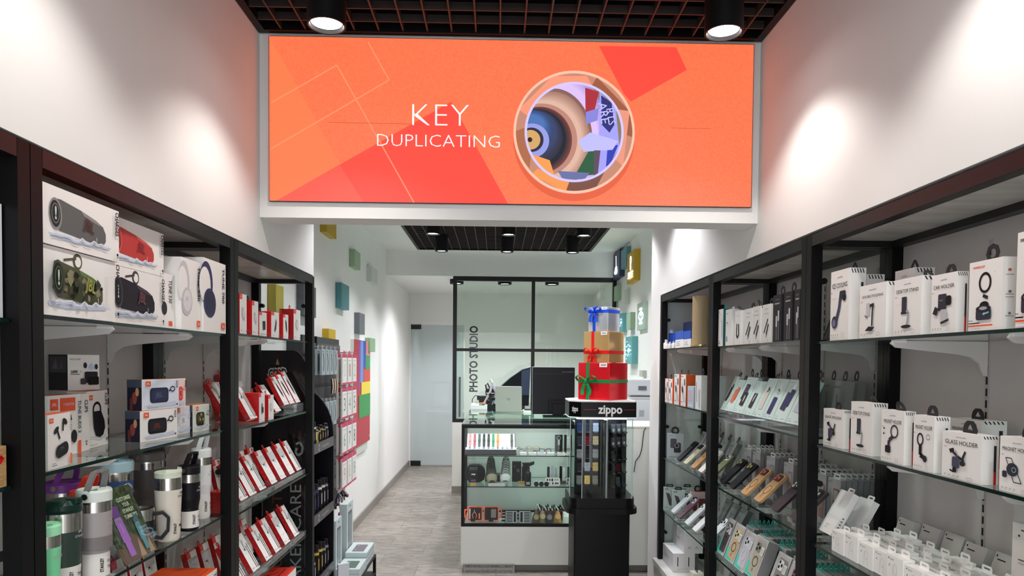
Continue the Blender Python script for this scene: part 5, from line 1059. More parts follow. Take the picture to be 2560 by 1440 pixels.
for k, (px, s_) in enumerate(((1657, 1.4), (1667, 1), (1675, 1), (1684, 1))):
    q = fitx(1.128, z, px, px, 850)[0]; o = many('bt', mk_bt, (q.x, q.y if k else 4.70, z + .0005), (0, 0, 0), '%s little white bottle from the left on the far top shelf' % W5[k], 'little white bottles'); o.scale = (s_, s_, s_)
GOLD = M('#b09a78', .35, .35); q = fitx(1.16, z, 1751, 1751, 850)[0]
o = empty('gold_tube', (q.x, q.y, z + .0005)); tag(o, 'tall brushed gold cylinder on the far top shelf beside the post', 'cylinder')
b = MB(); b.lathe([(.048, .012), (.048, .285), (.046, .288), (.001, .288)], noisy('brushed_gold', '#a8906a', '#c4ae88', 12, rough=.4, stretch=(1, 1, .05)), 32); b.build('tube', o)
b = MB(); b.lathe([(.056, 0), (.056, .010), (.048, .012)], M('#e8c880', .25, .8), 32); b.build('base_ring', o)
z = SR1[1]
def orc(w, h): return [('r', -w*.4, h*.93, -w*.05, h*.95, INK), ('l', [(-w*.2, h*.72), (w*.42, h*.12)], w*.035, INK), ('l', [(-w*.4, h*.62), (w*.2, h*.12)], w*.035, INK), ('rr', w*.2, h*.66, w*.34, h*.86, .002, INK), ('l', [(-w*.14, h*.62), (-w*.08, h*.42)], w*.14, INK), ('r', -w*.4, h*.12, 0, h*.14, INKG)]
OM = [ORG, ORG, PAPER, M('#e8601c', .4), ORG, M('#e8601c', .4)]
for k, (ya, yb, pt, px) in enumerate(((4.70, 4.62, 947, 1671), (4.605, 4.50, 948, 1685), (4.455, 4.335, 936, 1702), (4.295, 4.18, 937, 1719))):
    h_ = ony(px, pt, yb).z - z
    carton((Vector((1.125, ya)), Vector((1.125, yb)), z, h_), .06, '%s orange sided cable box from the left in the far cabinet' % W5[k], group='orange sided cable boxes', mats=OM, front=orc, tab=HT(.035, kind='loop', y=.5))
carton((Vector((1.125, 4.14)), Vector((1.125, 4.01)), z, .125), .04, 'short pale blue box right of the orange cable boxes', mats=[M('#b8cad4', .4)] * 6, front=lambda w, h: [('r', -w*.4, h*.3, w*.3, h*.8, M('#c4b4c0', .5)), ('r', -w*.4, h*.05, w*.4, h*.15, M('#d4dade', .5))])
carton((Vector((1.125, 3.975)), Vector((1.125, 3.86)), z, .19), .05, 'tall white box with thin dark lines next to the post, far cabinet', mats=[M('#e4e8e6', .4)] * 6, front=lambda w, h: [('l', [(-w*.3, h*.8), (-w*.25, h*.2)], w*.05, C_CHAR), ('l', [(w*.05, h*.6), (w*.1, h*.1)], w*.06, M('#b8b4b4', .5)), ('l', [(w*.25, h*.6), (w*.27, h*.05)], w*.06, M('#9a9a9a', .5))], tab=HT(.05, kind='loop', y=.5))
carton((Vector((1.16, 3.80)), Vector((1.16, 3.70)), z, .19), .05, 'tall white box half hidden by the middle post, far cabinet', mats=[M('#dfe3e1', .4)] * 6, front=cabw)
# far cabinet, third shelf back packs
z = SR1[2]
GB_ = [M('#a8b2b4', .4)] * 6
carton((Vector((1.125, 4.62)), Vector((1.228, 4.60)), z, .165), .03, 'grey pack picturing two phone backs, facing the shop front', mats=GB_, cat='accessory pack', name='accessory_pack', front=lambda w, h: [('t', -w*.25, h*.92, h*.04, 'mophie', INK, 0, w*.25), ('rr', -w*.3, h*.42, w*.08, h*.80, .008, M('#3a343a', .4)), ('rr', -w*.08, h*.24, w*.34, h*.64, .008, M('#2c282e', .4)), ('o', w*.10, h*.52, w*.15, h*.1, w*.04, M('#9a9498', .4)), ('r', -w*.4, h*.06, w*.2, h*.08, INKG)], tab=HT(.055, kind='loop', y=.5))
for k, (y, x) in enumerate(((4.42, 1.23), (4.27, 1.22), (4.12, 1.22), (3.98, 1.22), (3.84, 1.22))):
    many('gp', mk_gp, (x, y, z + .0145), (-.45, 0, -PI/2), '%s slanted grey pack from the left behind the small phone cases' % W5[k], 'slanted grey packs in the far cabinet')
z = SR1[3]
def pb(w, h): return [('r', -w*.4, h*.91, -w*.1, h*.935, INK), ('p', [(-w*.32, h*.78), (-w*.02, h*.72), (w*.32, h*.22), (w*.28, h*.19), (-w*.05, h*.24)], M('#3a343a', .4)), ('r', -w*.42, h*.14, -w*.2, h*.16, INKG), ('r', -w*.42, h*.08, w*.1, h*.1, INKL)]
MB3 = [M('#bccac6', .4)] * 6; gP = 'pale green power bank boxes'
carton((Vector((1.118, 4.665)), Vector((1.198, 4.655)), z, .155), .03, 'pale green power bank box standing at the far front post', mats=MB3, front=pb, tab=HT(.045, kind='bar', y=.5), group=gP)
carton((Vector((1.235, 4.665)), Vector((1.32, 4.655)), z, .155), .03, 'pale green power bank box at the back, mostly hidden', mats=MB3, front=pb, tab=HT(.045, kind='bar', y=.5), group=gP)
carton((Vector((1.155, 4.585)), Vector((1.238, 4.575)), z, .15), .03, 'pale green power bank box in front of the hidden one', mats=MB3, front=pb, tab=HT(.045, kind='bar', y=.5), group=gP)
carton((Vector((1.255, 4.50)), Vector((1.345, 4.49)), z, .155), .03, 'pink box with orange top picturing maroon power banks', mats=[PAPER, M('#e8643a', .4), M('#c8aeb0', .4)] + [PAPER] * 3, front=lambda w, h: [('rr', -w*.35, h*.2, -w*.05, h*.78, .004, M('#5a2424', .4)), ('rr', w*.05, h*.15, w*.5, h*.72, .006, M('#6a2c2c', .4))], tab=HT(.05, kind='loop', y=.5))
for k, y in enumerate((4.05, 3.92, 3.79)):
    many('gp', mk_gp, (1.26, y, z + .0155), (-.5, 0, -PI/2), '%s slanted grey pack behind the clear phone cases, lower far shelf' % W5[k], 'slanted grey packs on the lower far shelf')
z = .24
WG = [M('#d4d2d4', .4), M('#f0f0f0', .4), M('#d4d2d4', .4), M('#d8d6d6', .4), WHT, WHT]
def boxtxt(w, h): return [('t', -w*.1, h*.5, h*.12, 'SoundLink', INKG, 0, w*.4)]
carton((Vector((1.125, 4.695)), Vector((1.125, 4.42)), z + .001, .118), .14, 'big white box at the cabinet bottom by the far post', mats=WG, front=boxtxt, side=lambda d, h: [('r', -d*.3, h*.3, -d*.26, h*.8, INK), ('r', d*.2, h*.3, d*.24, h*.8, INK), ('r', -d*.3, h*.15, d*.2, h*.17, INKL)])
carton((Vector((1.195, 4.695)), Vector((1.195, 4.42)), z + .1195, .14), .12, 'big white box stacked on the one at the cabinet bottom', mats=WG, front=boxtxt, side=lambda d, h: [('l', [(-d*.3, h*.2), (-d*.22, h*.32), (-d*.14, h*.2)], .003, INKG), ('l', [(d*.1, h*.2), (d*.18, h*.32), (d*.26, h*.2)], .003, INKG)])
carton((Vector((1.15, 4.12)), Vector((1.15, 4.05)), z + .001, .10), .06, 'small cream box with black loop tab on the cabinet bottom', mats=[M('#dedccb', .4)] * 6, tab=HT(.045, kind='loop', y=.5), front=cabw)
# ================================================================ glass counter
CY0, CX0, CX1, CT = 5.20, -0.262, 0.60, 1.10
ct = empty('shop_counter', (CX0, CY0, 0)); tag(ct, 'white shop counter with black framed glass showcase front', 'counter')
def cb(b, x0, x1, y0, y1, z0, z1, m, f=None): b.box(x0 - CX0, x1 - CX0, y0 - CY0, y1 - CY0, z0, z1, m, f)
CWT = M('#e2e3dc', .35)
b = MB(); cb(b, CX0, 1.41, CY0, 5.72, .06, .345, CWT); cb(b, CX1 + .012, 1.41, CY0, 5.72, .345, CT - .01, CWT); cb(b, CX0 + .016, .93, 5.72, 8.2, .06, 1.0, CWT); b.build('counter_base', ct)
b = MB(); cb(b, CX0 + .02, 1.41, CY0 + .06, 5.7, 0, .06, M('#8b8780', .5)); b.build('plinth', ct)
b = MB(); cb(b, CX1 + .012, 1.41, CY0 - .005, 5.72, CT - .01, CT, CWT); b.build('counter_top', ct)
t = .022; ZB = .345
for x in (CX0, CX1 - t):
    for y in (CY0, 5.70 - t):
        b = MB(); cb(b, x, x + t, y, y + t, ZB + t, CT - t, BLKM); b.build('showcase_post', ct)
for z0 in (ZB, CT - t):
    b = MB()
    cb(b, CX0, CX1, CY0, CY0 + t, z0, z0 + t, BLKM); cb(b, CX0, CX1, 5.70 - t, 5.70, z0, z0 + t, BLKM)
    cb(b, CX0, CX0 + t, CY0 + t, 5.70 - t, z0, z0 + t, BLKM); cb(b, CX1 - t, CX1, CY0 + t, 5.70 - t, z0, z0 + t, BLKM); b.build('showcase_frame', ct)
GRN = M('#dde0dc', .35)
b = MB(); cb(b, CX0 + .002, CX1, 5.701, 5.715, ZB, CT, GRN); cb(b, CX0 + t, CX1 - t, CY0 + t, 5.70 - t, ZB + .001, ZB + .008, GRN); cb(b, CX1 + .001, CX1 + .010, CY0 + .002, 5.70, ZB, CT, GRN); b.build('showcase_lining', ct)
b = MB(); cb(b, CX0 + t, CX1 - t, CY0 + .006, CY0 + .011, ZB + t, CT - t, PANE); b.build('glass_panel', ct)
b = MB(); cb(b, CX0 + .006, CX0 + .011, CY0 + t, 5.70 - t, ZB + t, CT - t, PANE); b.build('glass_panel', ct)
TG_ = glassmat('counter_top_glass', '#dfeee8', refl=1.0)
b = MB(); cb(b, CX0, CX1, CY0, 5.72, CT, CT + .008, TG_, [TG_, TG_, GEDGE, GEDGE, GEDGE, GEDGE]); cb(b, CX0, .95, 5.721, 8.2, CT, CT + .008, TG_, [TG_, TG_, GEDGE, GEDGE, GEDGE, GEDGE]); b.build('glass_worktop', ct)
b = MB(); cb(b, CX0 + .01, CX0 + .015, 5.73, 8.19, .80, CT, PANE); cb(b, .935, .94, 5.73, 8.19, .80, CT, PANE); cb(b, CX0, .94, 8.18, 8.2, 1.0, CT, BLKM); b.build('return_glass', ct)
ZS = (.872, .640)
for z in ZS:
    b = MB(); cb(b, CX0 + t, CX1 - t, CY0 + .03, 5.68, z - .007, z, GLASS, [GLASS, GLASS, GEDGE, GEDGE, GEDGE, GEDGE]); b.build('glass_shelf', ct)
b = MB(); cb(b, CX0 + t, CX1 - t, CY0 + t + .001, CY0 + t + .013, CT - t + .006, CT - t + .012, M('#fff9f4', .4, emit=12)); [cb(b, xa, xa + .006, CY0 + t + .001, CY0 + t + .007, ZB + .05, CT - .04, M('#fff9f4', .4, emit=9)) for xa in (CX0 + .008, CX1 - .014)]; cb(b, .92, .93, 5.8, 8.1, CT - .02, CT - .01, M('#fff9f4', .4, emit=5)); b.build('added_glow_strip', ct)  # unseen glowing strips added to brighten the showcase and the return
CZ = CT + .0085
# sign plate at the foot
pl = empty('name_plate', (-.245, 5.185, 0)); tag(pl, 'grey plate with black English and Arabic lettering at the counter foot', 'name plate')
b = MB(); b.box(0, .385, 0, .008, .0, .068, M('#9a9892', .35)); b.build('plate', pl)
b = MB(); b.T = Matrix.Translation((0, -.0002, 0)) @ FT
b.art(Matrix(), [('t', .192, .051, .026, 'FIXPERTS WATCHES & CLOCKS REPAIRING L.L.C (BRANCH)', INK, 0, .355, .01), ('t', .192, .021, .024, 'فيكسبرتس لاصلاح الساعات ش ذ م م (فرع)', INK, 0, .35, .005), ('l', [(.004, .004), (.381, .004), (.381, .064), (.004, .064), (.004, .004)], .001, INK)]); b.build('lettering', pl)
# ---- first glass shelf
z = ZS[0]
tr = empty('watch_strap_tray', (-.045, CY0 + .05, z)); tag(tr, 'slanted white tray with ten coloured watch straps in the counter', 'tray')
b = MB(); b.box(-.19, .19, 0, .10, .001, .04, BLKM); b.T = Matrix.Translation((0, .035, .04)) @ Matrix.Rotation(math.radians(48), 4, 'X'); b.box(-.185, .185, 0, .14, 0, .012, BLKM); b.box(-.180, .180, .004, .136, .012, .014, WHT)
b.T = Matrix.Translation((0, .004, .04)) @ Matrix.Rotation(math.radians(20), 4, 'X'); b.box(-.19, .19, 0, .035, 0, .003, M('#dfe9f4', .4)); b.T = Matrix(); b.build('tray_body', tr)
SC = ('#d88a94', '#b04a5a', '#2e4a52', '#23292a', '#262b2c', '#1f8a50', '#f0883a', '#e8ece8', '#f2f4f2', '#35393c')
for k, c in enumerate(SC):
    b = MB(); b.T = Matrix.Translation((0, .035, .04)) @ Matrix.Rotation(math.radians(48), 4, 'X'); x = -.158 + .035 * k; mm = M(c, .5)
    b.rbox(x - .009, x + .009, .012, .066, .014, .019, .004, mm); b.rbox(x - .009, x + .009, .076, .130, .014, .019, .004, mm); b.rbox(x - .0105, x + .0105, .062, .080, .0145, .021, .002, M(c, .35)); b.T = Matrix(); b.build('watch_strap', tr)
    b = MB(); b.T = Matrix.Translation((x, .004, .044)) @ Matrix.Rotation(math.radians(20), 4, 'X'); b.box(-.006, .006, .01, .022, .0, .006, M(('#3a5aa0', '#4a6ab0', '#b0b8c0')[k % 3], .4)); b.T = Matrix(); b.build('strap_sample', tr)
def simple(name, cat, label, loc, fn, rz=0, group=None, rot=None):
    b = MB(); fn(b); return tag(b.build(name, None, loc, rz=rz, rot=rot), label, cat, group)
for k, (px, c) in enumerate(((1309, '#c8d0d8'), (1332, '#8a98b8'), (1355, '#6a7ac0'), (1377, '#d0dad8'), (1402, '#c03a60'))):
    q = ony(px, 1136, CY0 + .05)
    def f(b, c=c): b.box(-.026, .026, 0, .05, 0, .018, WHT); b.art(Matrix(((1,0,0,0),(0,1,0,.025),(0,0,1,.018),(0,0,0,1))), [('r', -.018, -.017, .018, .017, M(c, .4))])
    simple('ring_box', 'ring box', '%s of five small white ring boxes in the counter' % ('leftmost', 'second', 'middle', 'fourth', 'rightmost')[k], (q.x, CY0 + .05, z + .0005), f, rz=.08 * (k - 2) * -1, group='small white ring boxes')
for k, px in enumerate((1397, 1420)):
    q = ony(px, 1108, 5.5)
    def f(b, k=k):
        b.box(-.03, .03, 0, .012, 0, .13, C_DK); b.art(FT, [('o', 0, .105, .016, .016, .003, SIL)] if k == 0 else [('e', 0, .105, .007, .009, M('#e8e8ea', .3))]); b.art(FT, [('r', -.008, .05, .008, .09, SIL), ('r', -.007, .01, .007, .05, M(('#3a3a3e', '#5a3a3a')[k], .4))], off=.001)
    simple('watch_card', 'watch card', '%s upright black card holding a watch strap in the counter' % ('left', 'right')[k], (q.x, 5.5, z + .0005), f, group='black watch cards')
def eyewear(b, m1=SIL, m2=M('#8a5a3a', .3)):
    for sx in (-.03, .03): b.tube([(sx + .024 * math.cos(a), 0, .02 + .018 * math.sin(a)) for a in [PI / 6 * j for j in range(12)]], .002, m1, 6, closed=True)
    b.tube([(-.008, 0, .024), (0, -.002, .028), (.008, 0, .024)], .0018, m1, 6)
    for sx in (-.054, .054): b.tube([(sx, 0, .024), (sx * .95, .06, .02), (sx * .9, .1, .003)], .002, m2, 6)
for k, (x, y, c1, c2) in enumerate(((.22, 5.36, SIL, C_CHAR), (.28, 5.52, M('#caa860', .3, 1.0), BRN), (.13, 5.50, M('#caa860', .3, 1.0), M('#8a5a3a', .4)), (.37, 5.37, C_CHAR, REDD))):
    simple('spectacles', 'glasses', '%s pair of spectacles from the left on the upper counter shelf' % ('second', 'third', 'first', 'fourth')[k], (x, y, z + .0005), lambda b: eyewear(b, c1, c2), rz=.3 * (k - 1.5), group='spectacles in the counter')
def trinket(c):
    def f(b):
        b.lathe([(.013, 0), (.015, .003), (.013, .007), (.001, .008)], M(c, .25, .9), 14); b.strip([(-.03, 0, .001), (-.014, 0, .004), (.014, 0, .004), (.03, 0, .001)], .012, .0025, M(c, .3, .6), side=(0, 1, 0))
    return f
for k in range(9):
    simple('wrist_watch', 'watch', '%s small wrist watch from the left lying behind the ring boxes' % (W5[k] if k < 8 else 'ninth'), (.155 + .045 * k, CY0 + .125 + .012 * (k % 2), z + .0005), trinket(('#c8b090', '#d0d0d4', '#c87a6a', '#e0e0e0', '#d89a7a')[k % 5]), rz=.5 * ((k * 3) % 4 - 1.5), group='small wrist watches')
simple('lime_tin', 'tin', 'small lime green tin behind the watch strap tray', (.02, 5.55, z + .0005), lambda b: b.lathe([(.012, 0), (.015, .01), (.013, .05), (.001, .055)], M('#c8e040', .4), 14))
simple('pink_roll_tray', 'tray', 'long dark tray with pink rolls behind the strap tray', (-.17, 5.56, z + .0005), lambda b: (b.box(-.07, .13, -.02, .02, 0, .03, C_CHAR), [b.box(-.06 + .03 * k, -.04 + .03 * k, -.021, .018, .012, .034, M('#b83a5a', .4)) for k in range(6)]))
# ---- second glass shelf
z = ZS[1]
def pouch(b):
    o = rrect(-.075, .075, 0, .135, .055, 6); P = lambda a, c, d: (a, d, c)
    b.prism(o, 0, .06, M('#1d1b1d', .6), P=P, smooth=True); b.tube([(x, -.002, zz) for x, zz in rrect(-.073, .073, .003, .132, .053, 6)], .003, M('#3a3638', .5), 6, closed=True)
    b.box(-.07, .07, -.008, 0, .02, .05, M('#2a2426', .6))
simple('pouch', 'pouch', 'rounded black shoe care pouch on the middle counter shelf', (-.165, 5.40, z + .0005), pouch)
def kit(b): b.rbox(-.035, .035, 0, .05, .022, .15, .006, M('#17151a', .5), axis='y'); b.box(-.022, .022, 0, .04, 0, .022, M('#b89040', .4)); b.art(FT, [('t', 0, .085, .018, 'crep', PAPER, 0, .03, .03), ('r', -.03, .13, .03, .135, INKG), ('r', -.03, .118, .03, .121, INKG), ('r', -.018, .03, .018, .045, M('#5a4a7a', .5))])
simple('care_kit', 'care kit', 'black care kit with gold foot in front of the rounded pouch', (-.175, 5.27, z + .0005), kit)
def shoe(up, sole, toe, label, x, rz):
    o = empty('sneaker', (x, 5.285, z + .014), rot=(.58, 0, rz)); tag(o, label, 'shoe', 'pair of sample sneakers')
    o.scale = (.92, .92, .92); L_ = .235; st = ((0, .024, .020), (.012, .036, .034), (.04, .042, .045), (.08, .043, .052), (.12, .040, .066), (.16, .036, .085), (.20, .036, .095), (.228, .030, .092), (.235, .012, .08))
    b = MB(); V = []; n = 14
    for (y, w_, h_) in st:
        for j in range(n):
            a = PI * j / (n - 1); V.append((w_ * math.cos(a), y, .014 + max(0, h_ * max(0.0, math.sin(a)) ** .7)))
    b.add(V, [(i * n + j, i * n + j + 1, (i + 1) * n + j + 1, (i + 1) * n + j) for i in range(len(st) - 1) for j in range(n - 1)], up, True); b.build('upper', o)
    b = MB(); ol = [(w_ * 1.08, y) for y, w_, _ in st] + [(-w_ * 1.08, y) for y, w_, _ in st[::-1]]; b.prism(ol, 0, .018, sole, smooth=False); b.build('sole', o)
    b = MB(); V = []
    for (y, w_, h_) in ((-.002, .025, .022), (.012, .038, .037), (.035, .043, .046), (.05, .0435, .048)):
        for j in range(n): a = PI * j / (n - 1); V.append((w_ * math.cos(a), y, .014 + h_ * max(0.0, math.sin(a)) ** .7))
    b.add(V, [(i * n + j, i * n + j + 1, (i + 1) * n + j + 1, (i + 1) * n + j) for i in range(3) for j in range(n - 1)], toe, True); b.build('toe_cap', o)
    b = MB()
    for k in range(5): y = .07 + .02 * k; hh = .072 + k * .011; b.tube([(-.02, y, hh - .014), (0, y + .004, hh), (.02, y, hh - .014)], .003, toe if 'clean' in label else up, 6)
    b.build('laces', o)
    b = MB(); b.T = Matrix.Translation((0, .19, .098)); b.lathe([(.024, 0), (.020, .004), (.001, -.004)], C_DK, 14); b.T = Matrix(); b.build('collar', o)
shoe(M('#55524c', .8), M('#8a8478', .7), M('#a8a288', .7), 'dirty grey sneaker, left one of the sample pair', -.035, .08)
shoe(M('#8f8e8c', .7), M('#e4e6e2', .5), M('#dfe6e2', .5), 'half clean grey sneaker with white toe, right one of pair', .065, -.05)
simple('label_strip', 'label', 'white label strip in front of the two sneakers', (.0, CY0 + .035, z + .0005), lambda b: (b.box(-.062, .062, 0, .003, 0, .022, WHT), b.art(FT, [('r', -.05, .009, .05, .012, INKL)])))
simple('care_box', 'care box', 'tall black box right of the sneaker pair', (.155, 5.44, z + .0005), lambda b: (b.box(-.035, .035, 0, .05, 0, .155, M('#1a161a', .5)), b.art(FT, [('t', .01, .09, .03, 'Q', SIL, 0), ('r', -.025, .12, -.01, .123, SIL)])))
simple('gold_block', 'block', 'small gold block under the tall black box', (.19, 5.33, z + .0005), lambda b: b.box(-.025, .025, 0, .03, 0, .02, M('#b89040', .4)))
def bottle(b): b.lathe([(.022, 0), (.024, .005), (.024, .095), (.012, .112), (.012, .125)], M('#1b181e', .35), 18, caps=True); b.box(-.014, .014, -.0255, -.024, .012, .032, SIL)
simple('spray_bottle', 'bottle', 'dark bottle with small silver label on the middle counter shelf', (.235, CY0 + .07, z + .0005), bottle)
def brush(b): b.rbox(-.03, .03, 0, .05, 0, .12, .006, M('#1a181c', .5), axis='y'); b.prism([(-.02, .12), (.02, .12), (.065, .14), (.065, .16), (.03, .15), (-.03, .15)], 0, .04, C_DK, P=lambda a, c, d: (a, d, c))
simple('shoe_brush', 'brush', 'black brush set standing behind the dark bottle', (.225, 5.42, z + .0005), brush)
for k in range(3):
    def f(b): b.T = Matrix.Translation((0, 0, .018)) @ Matrix.Rotation(PI/2, 4, 'X'); b.lathe([(.018, 0), (.018, .02), (.001, .021)], C_DK, 16); b.lathe([(.018, -.02), (.018, 0)], WHT, 16)
    simple('polish_jar', 'jar', '%s of three black and white polish jars lying on the shelf' % ('left', 'middle', 'right')[k], (.297 + .038 * k, CY0 + .055, z + .0005), f, group='polish jars')
for k, (px, c, h) in enumerate(((1371, '#26262a', .125), (1381, '#b8c2c8', .135), (1390, '#a8b2ba', .12), (1402, '#1c1c20', .13), (1409, '#c4ccd0', .12))):
    q = ony(px, 1190, 5.40)
    simple('pocket_knife', 'pocket knife', '%s upright pocket knife from the left on the middle counter shelf' % W5[k], (q.x, 5.40, z + .0005), lambda b: (b.rbox(-.010, .010, 0, .012, .01, h, .008, M(c, .3), axis='y'), b.box(-.012, .012, -.002, .016, 0, .01, M('#c8a060', .4))), group='upright pocket knives')
def toolcard(b):
    b.rbox(-.055, .055, 0, .003, 0, .062, .012, WHT, axis='y')
    b.art(FT, [('e', -.040, .045, .006, .010, INK), ('e', -.022, .045, .005, .010, INK), ('e', -.004, .044, .006, .012, INK), ('r', .012, .05, .022, .053, INK), ('r', .03, .05, .042, .053, INK), ('r', .012, .042, .042, .045, INKG), ('p', [(-.045, .012), (-.03, .022), (-.015, .012), (-.02, .02), (-.03, .027), (-.045, .02)], INK), ('e', 0, .018, .005, .009, INK), ('p', [(.012, .012), (.02, .025), (.045, .022), (.04, .012), (.03, .018)], INK)])
simple('tool_card', 'tool card', 'rounded white card with black tool drawings on the middle shelf', (.42, CY0 + .035, z + .006), toolcard, rot=(-.2, 0, 0))
simple('dark_case', 'case', 'flat dark case under the upright pocket knives', (.46, 5.40, z + .0005), lambda b: b.box(-.09, .09, -.06, -.02, 0, .02, M('#3a342e', .5)))
simple('display_block', 'block', 'low brown block carrying the sneakers', (.0, 5.44, z + .0005), lambda b: b.box(-.09, .09, 0, .12, 0, .05, M('#3a2a26', .5)))
# ---- showcase floor
z = ZB + .0085
def tbx(b):
    OR_ = M('#f0623c', .4); D = M('#262326', .6)
    for sx in (-.072, .072):
        b.rbox(sx - .068, sx + .068, -.006, .022, .006, .135, .014, OR_, axis='y'); b.rbox(sx - .058, sx + .058, -.0075, -.006, .016, .126, .010, D, axis='y')
    b.box(-.11, -.07, -.009, .02, 0, .02, D); b.box(.05, .09, -.009, .02, 0, .02, D)
ob_ = empty('tool_case', (-.10, CY0 + .075, z + .012)); ob_.scale = (.85, .85, .85); ob_.rotation_euler = (-.16, 0, 0); tag(ob_, 'open orange and black tool case on the showcase floor', 'tool case')
b = MB(); tbx(b); b.build('case_shell', ob_)
for sx in (-1, 1):
    b = MB(); b.tube([(sx * .138, .008, .10), (sx * .16, .008, .105), (sx * .165, .008, .07), (sx * .16, .008, .035), (sx * .138, .008, .04)], .007, M('#f0623c', .4), 8); b.build('case_handle', ob_)
b = MB(); b.rbox(-.125, -.112, -.012, -.008, .022, .115, .004, SIL, axis='y'); b.tube([(-.088, -.011, .03), (-.095, -.011, .06), (-.078, -.011, .085), (-.078, -.011, .105)], .004, M('#e0826a', .4), 6); b.tube([(-.064, -.011, .03), (-.057, -.011, .06), (-.074, -.011, .085)], .004, M('#e0826a', .4), 6); b.rbox(-.04, -.028, -.012, -.008, .025, .075, .004, M('#f08a5a', .4), axis='y'); b.build('hand_tools', ob_)
b = MB(); b.rbox(.035, .047, -.012, -.008, .02, .11, .004, M('#1a1a1c', .4), axis='y'); b.rbox(.07, .115, -.012, -.008, .035, .11, .003, M('#7a6a64', .3), axis='y'); b.build('bit_set', ob_)
for k, x in enumerate((.112, .215)):
    def f(b, k=k):
        b.box(-.047, .047, 0, .02, .004, .098, C_DK); b.box(-.042, .042, -.002, 0, .006, .093, M('#d4d6d6', .4))
        for j in range(7): b.box(-.038 if k == 0 else -.008, .012 if k == 0 else .038, -.003, -.002, .012 + .0115 * j, .019 + .0115 * j, C_DK)
        b.box(.018 if k == 0 else -.036, .036 if k == 0 else -.016, -.003, -.002, .012, .088, C_DK)
    simple('bit_tray', 'tool tray', '%s of two black trays of steel bits beside the tool case' % ('left', 'right')[k], (x, CY0 + .06, z + .0005), f, rot=(-.15, 0, 0), group='trays of steel bits')
def wbust(c, c2):
    def f(b):
        b.lathe([(.03, 0), (.034, .01), (.026, .05), (.012, .085), (.001, .09)], M(c, .6), 12); b.T = Matrix.Translation((0, -.03, .05)) @ Matrix.Rotation(PI/2 - .4, 4, 'X'); b.lathe([(.020, 0), (.020, .006), (.001, .007)], M(c2, .3), 16); b.T = Matrix()
    return f
for k, (x, c, c2) in enumerate(((.30, '#6a5a48', '#a89870'), (.350, '#a89870', '#c8b890'), (.40, '#3a3634', '#8a8c90'), (.465, '#b89058', '#d8b478'))):
    simple('leather_pouch', 'leather pouch', '%s leather pouch from the left on the showcase floor' % W5[k], (x, CY0 + .09 + .02 * (k % 2), z + .0005), wbust(c, c2), group='leather pouches')
simple('red_tray', 'tray', 'dark red tray behind the leather pouches', (.42, 5.40, z + .0005), lambda b: b.box(-.12, .14, 0, .12, 0, .06, M('#6a2028', .5)))
def tangle(b):
    r = random.Random(2)
    for k in range(12): x = -.09 + .016 * k; b.tube([(x, r.uniform(-.02, .02), 0.004), (x + .01, 0, .03 + r.uniform(0, .02)), (x + .03, r.uniform(-.02, .02), .006)], .006, C_DK if k % 3 else WHT, 6)
simple('strap_bundle', 'strap bundle', 'black and white straps bundled on the dark red tray', (.40, 5.45, z + .061), tangle)
simple('glass_block', 'block', 'pale green boxes at the right end of the showcase floor', (.535, CY0 + .08, z + .0005), lambda b: (b.box(-.03, .03, 0, .08, 0, .05, M('#c8dccf', .3)), b.box(-.028, .028, .004, .07, .05, .075, M('#e4ece8', .3))))
for k in range(7):
    simple('flat_knife', 'knife', '%s knife from the front lying in the glass counter return' % W5[k], (.10 + .05 * (k % 3), 5.35 + .04 * k, z + .0005), lambda b: (b.rbox(-.06, .0, -.006, .006, 0, .010, .004, C_DK), b.box(0, .06, -.004, .004, .002, .005, STEEL)), rz=.15 * (k % 3), group='knives lying flat')
# ================================================================ on the counter
lp = empty('laptop', (.105, 6.42, CZ), rz=-.10); tag(lp, 'open silver laptop seen from behind on the glass counter', 'laptop')
SLV = M('#a6a49e', .4, .5)
b = MB(); b.rbox(-.12, .12, 0.0, .20, 0, .014, .012, SLV); b.build('keyboard_base', lp)
b = MB(); b.T = Matrix.Translation((0, -.002, .012)) @ Matrix.Rotation(.16, 4, 'X'); b.rbox(-.12, .12, -.008, 0, 0, .235, .01, M('#b3b1ab', .45, .3), axis='y')
b.art(Matrix.Translation((0, -.008, 0)) @ FT, [('t', 0, .118, .035, 'hp', M('#6a6862', .3), .12)]); b.T = Matrix(); b.build('screen_lid', lp)
mo = empty('monitor', (.47, 6.0, CZ), rz=0); tag(mo, 'black monitor seen from behind, beside the gift box tower', 'monitor')
b = MB(); b.box(-.17, .19, 0, .025, .02, .42, M('#141419', .4)); b.box(-.172, .192, .024, .034, .018, .425, M('#d6d8da', .4)); b.art(FT, [('r', .08, .38, .18, .383, M('#6a6a70', .4)), ('r', -.15, .365, .1, .367, M('#2c2c34', .4))], off=.001); b.build('monitor_body', mo)
b = MB(); b.box(-.03, .12, -.03, 0, .03, .14, M('#0c0c10', .4)); b.box(.0, .09, -.06, -.03, .0, .11, M('#0c0c10', .4)); b.box(-.08, .18, -.10, .05, 0, .012, M('#0c0c10', .4)); b.T = Matrix.Translation((0, -.0305, 0)); b.art(FT, [('r', .05, .09, .085, .1, INKG)]); b.T = Matrix(); b.build('monitor_stand', mo)
bs = empty('large_display', (.13, 7.15, CZ)); tag(bs, 'big slanted dark glossy screen behind the laptop', 'display')
b = MB()
pf = [(-.18, .02), (.19, .02), (.205, .41), (.12, .385), (-.0, .30), (-.09, .22), (-.15, .13)]
b.prism(pf, 0, .03, M('#07080c', .45), P=lambda a, c, d: (a, d, c)); b.build('screen_glass', bs)
b = MB(); b.tube([(x, .0, c) for x, c in ((-.18, .03), (-.15, .135), (-.09, .226), (0, .307), (.12, .392), (.205, .418))], .006, M('#7e8c98', .3), 8); b.build('screen_rim', bs)
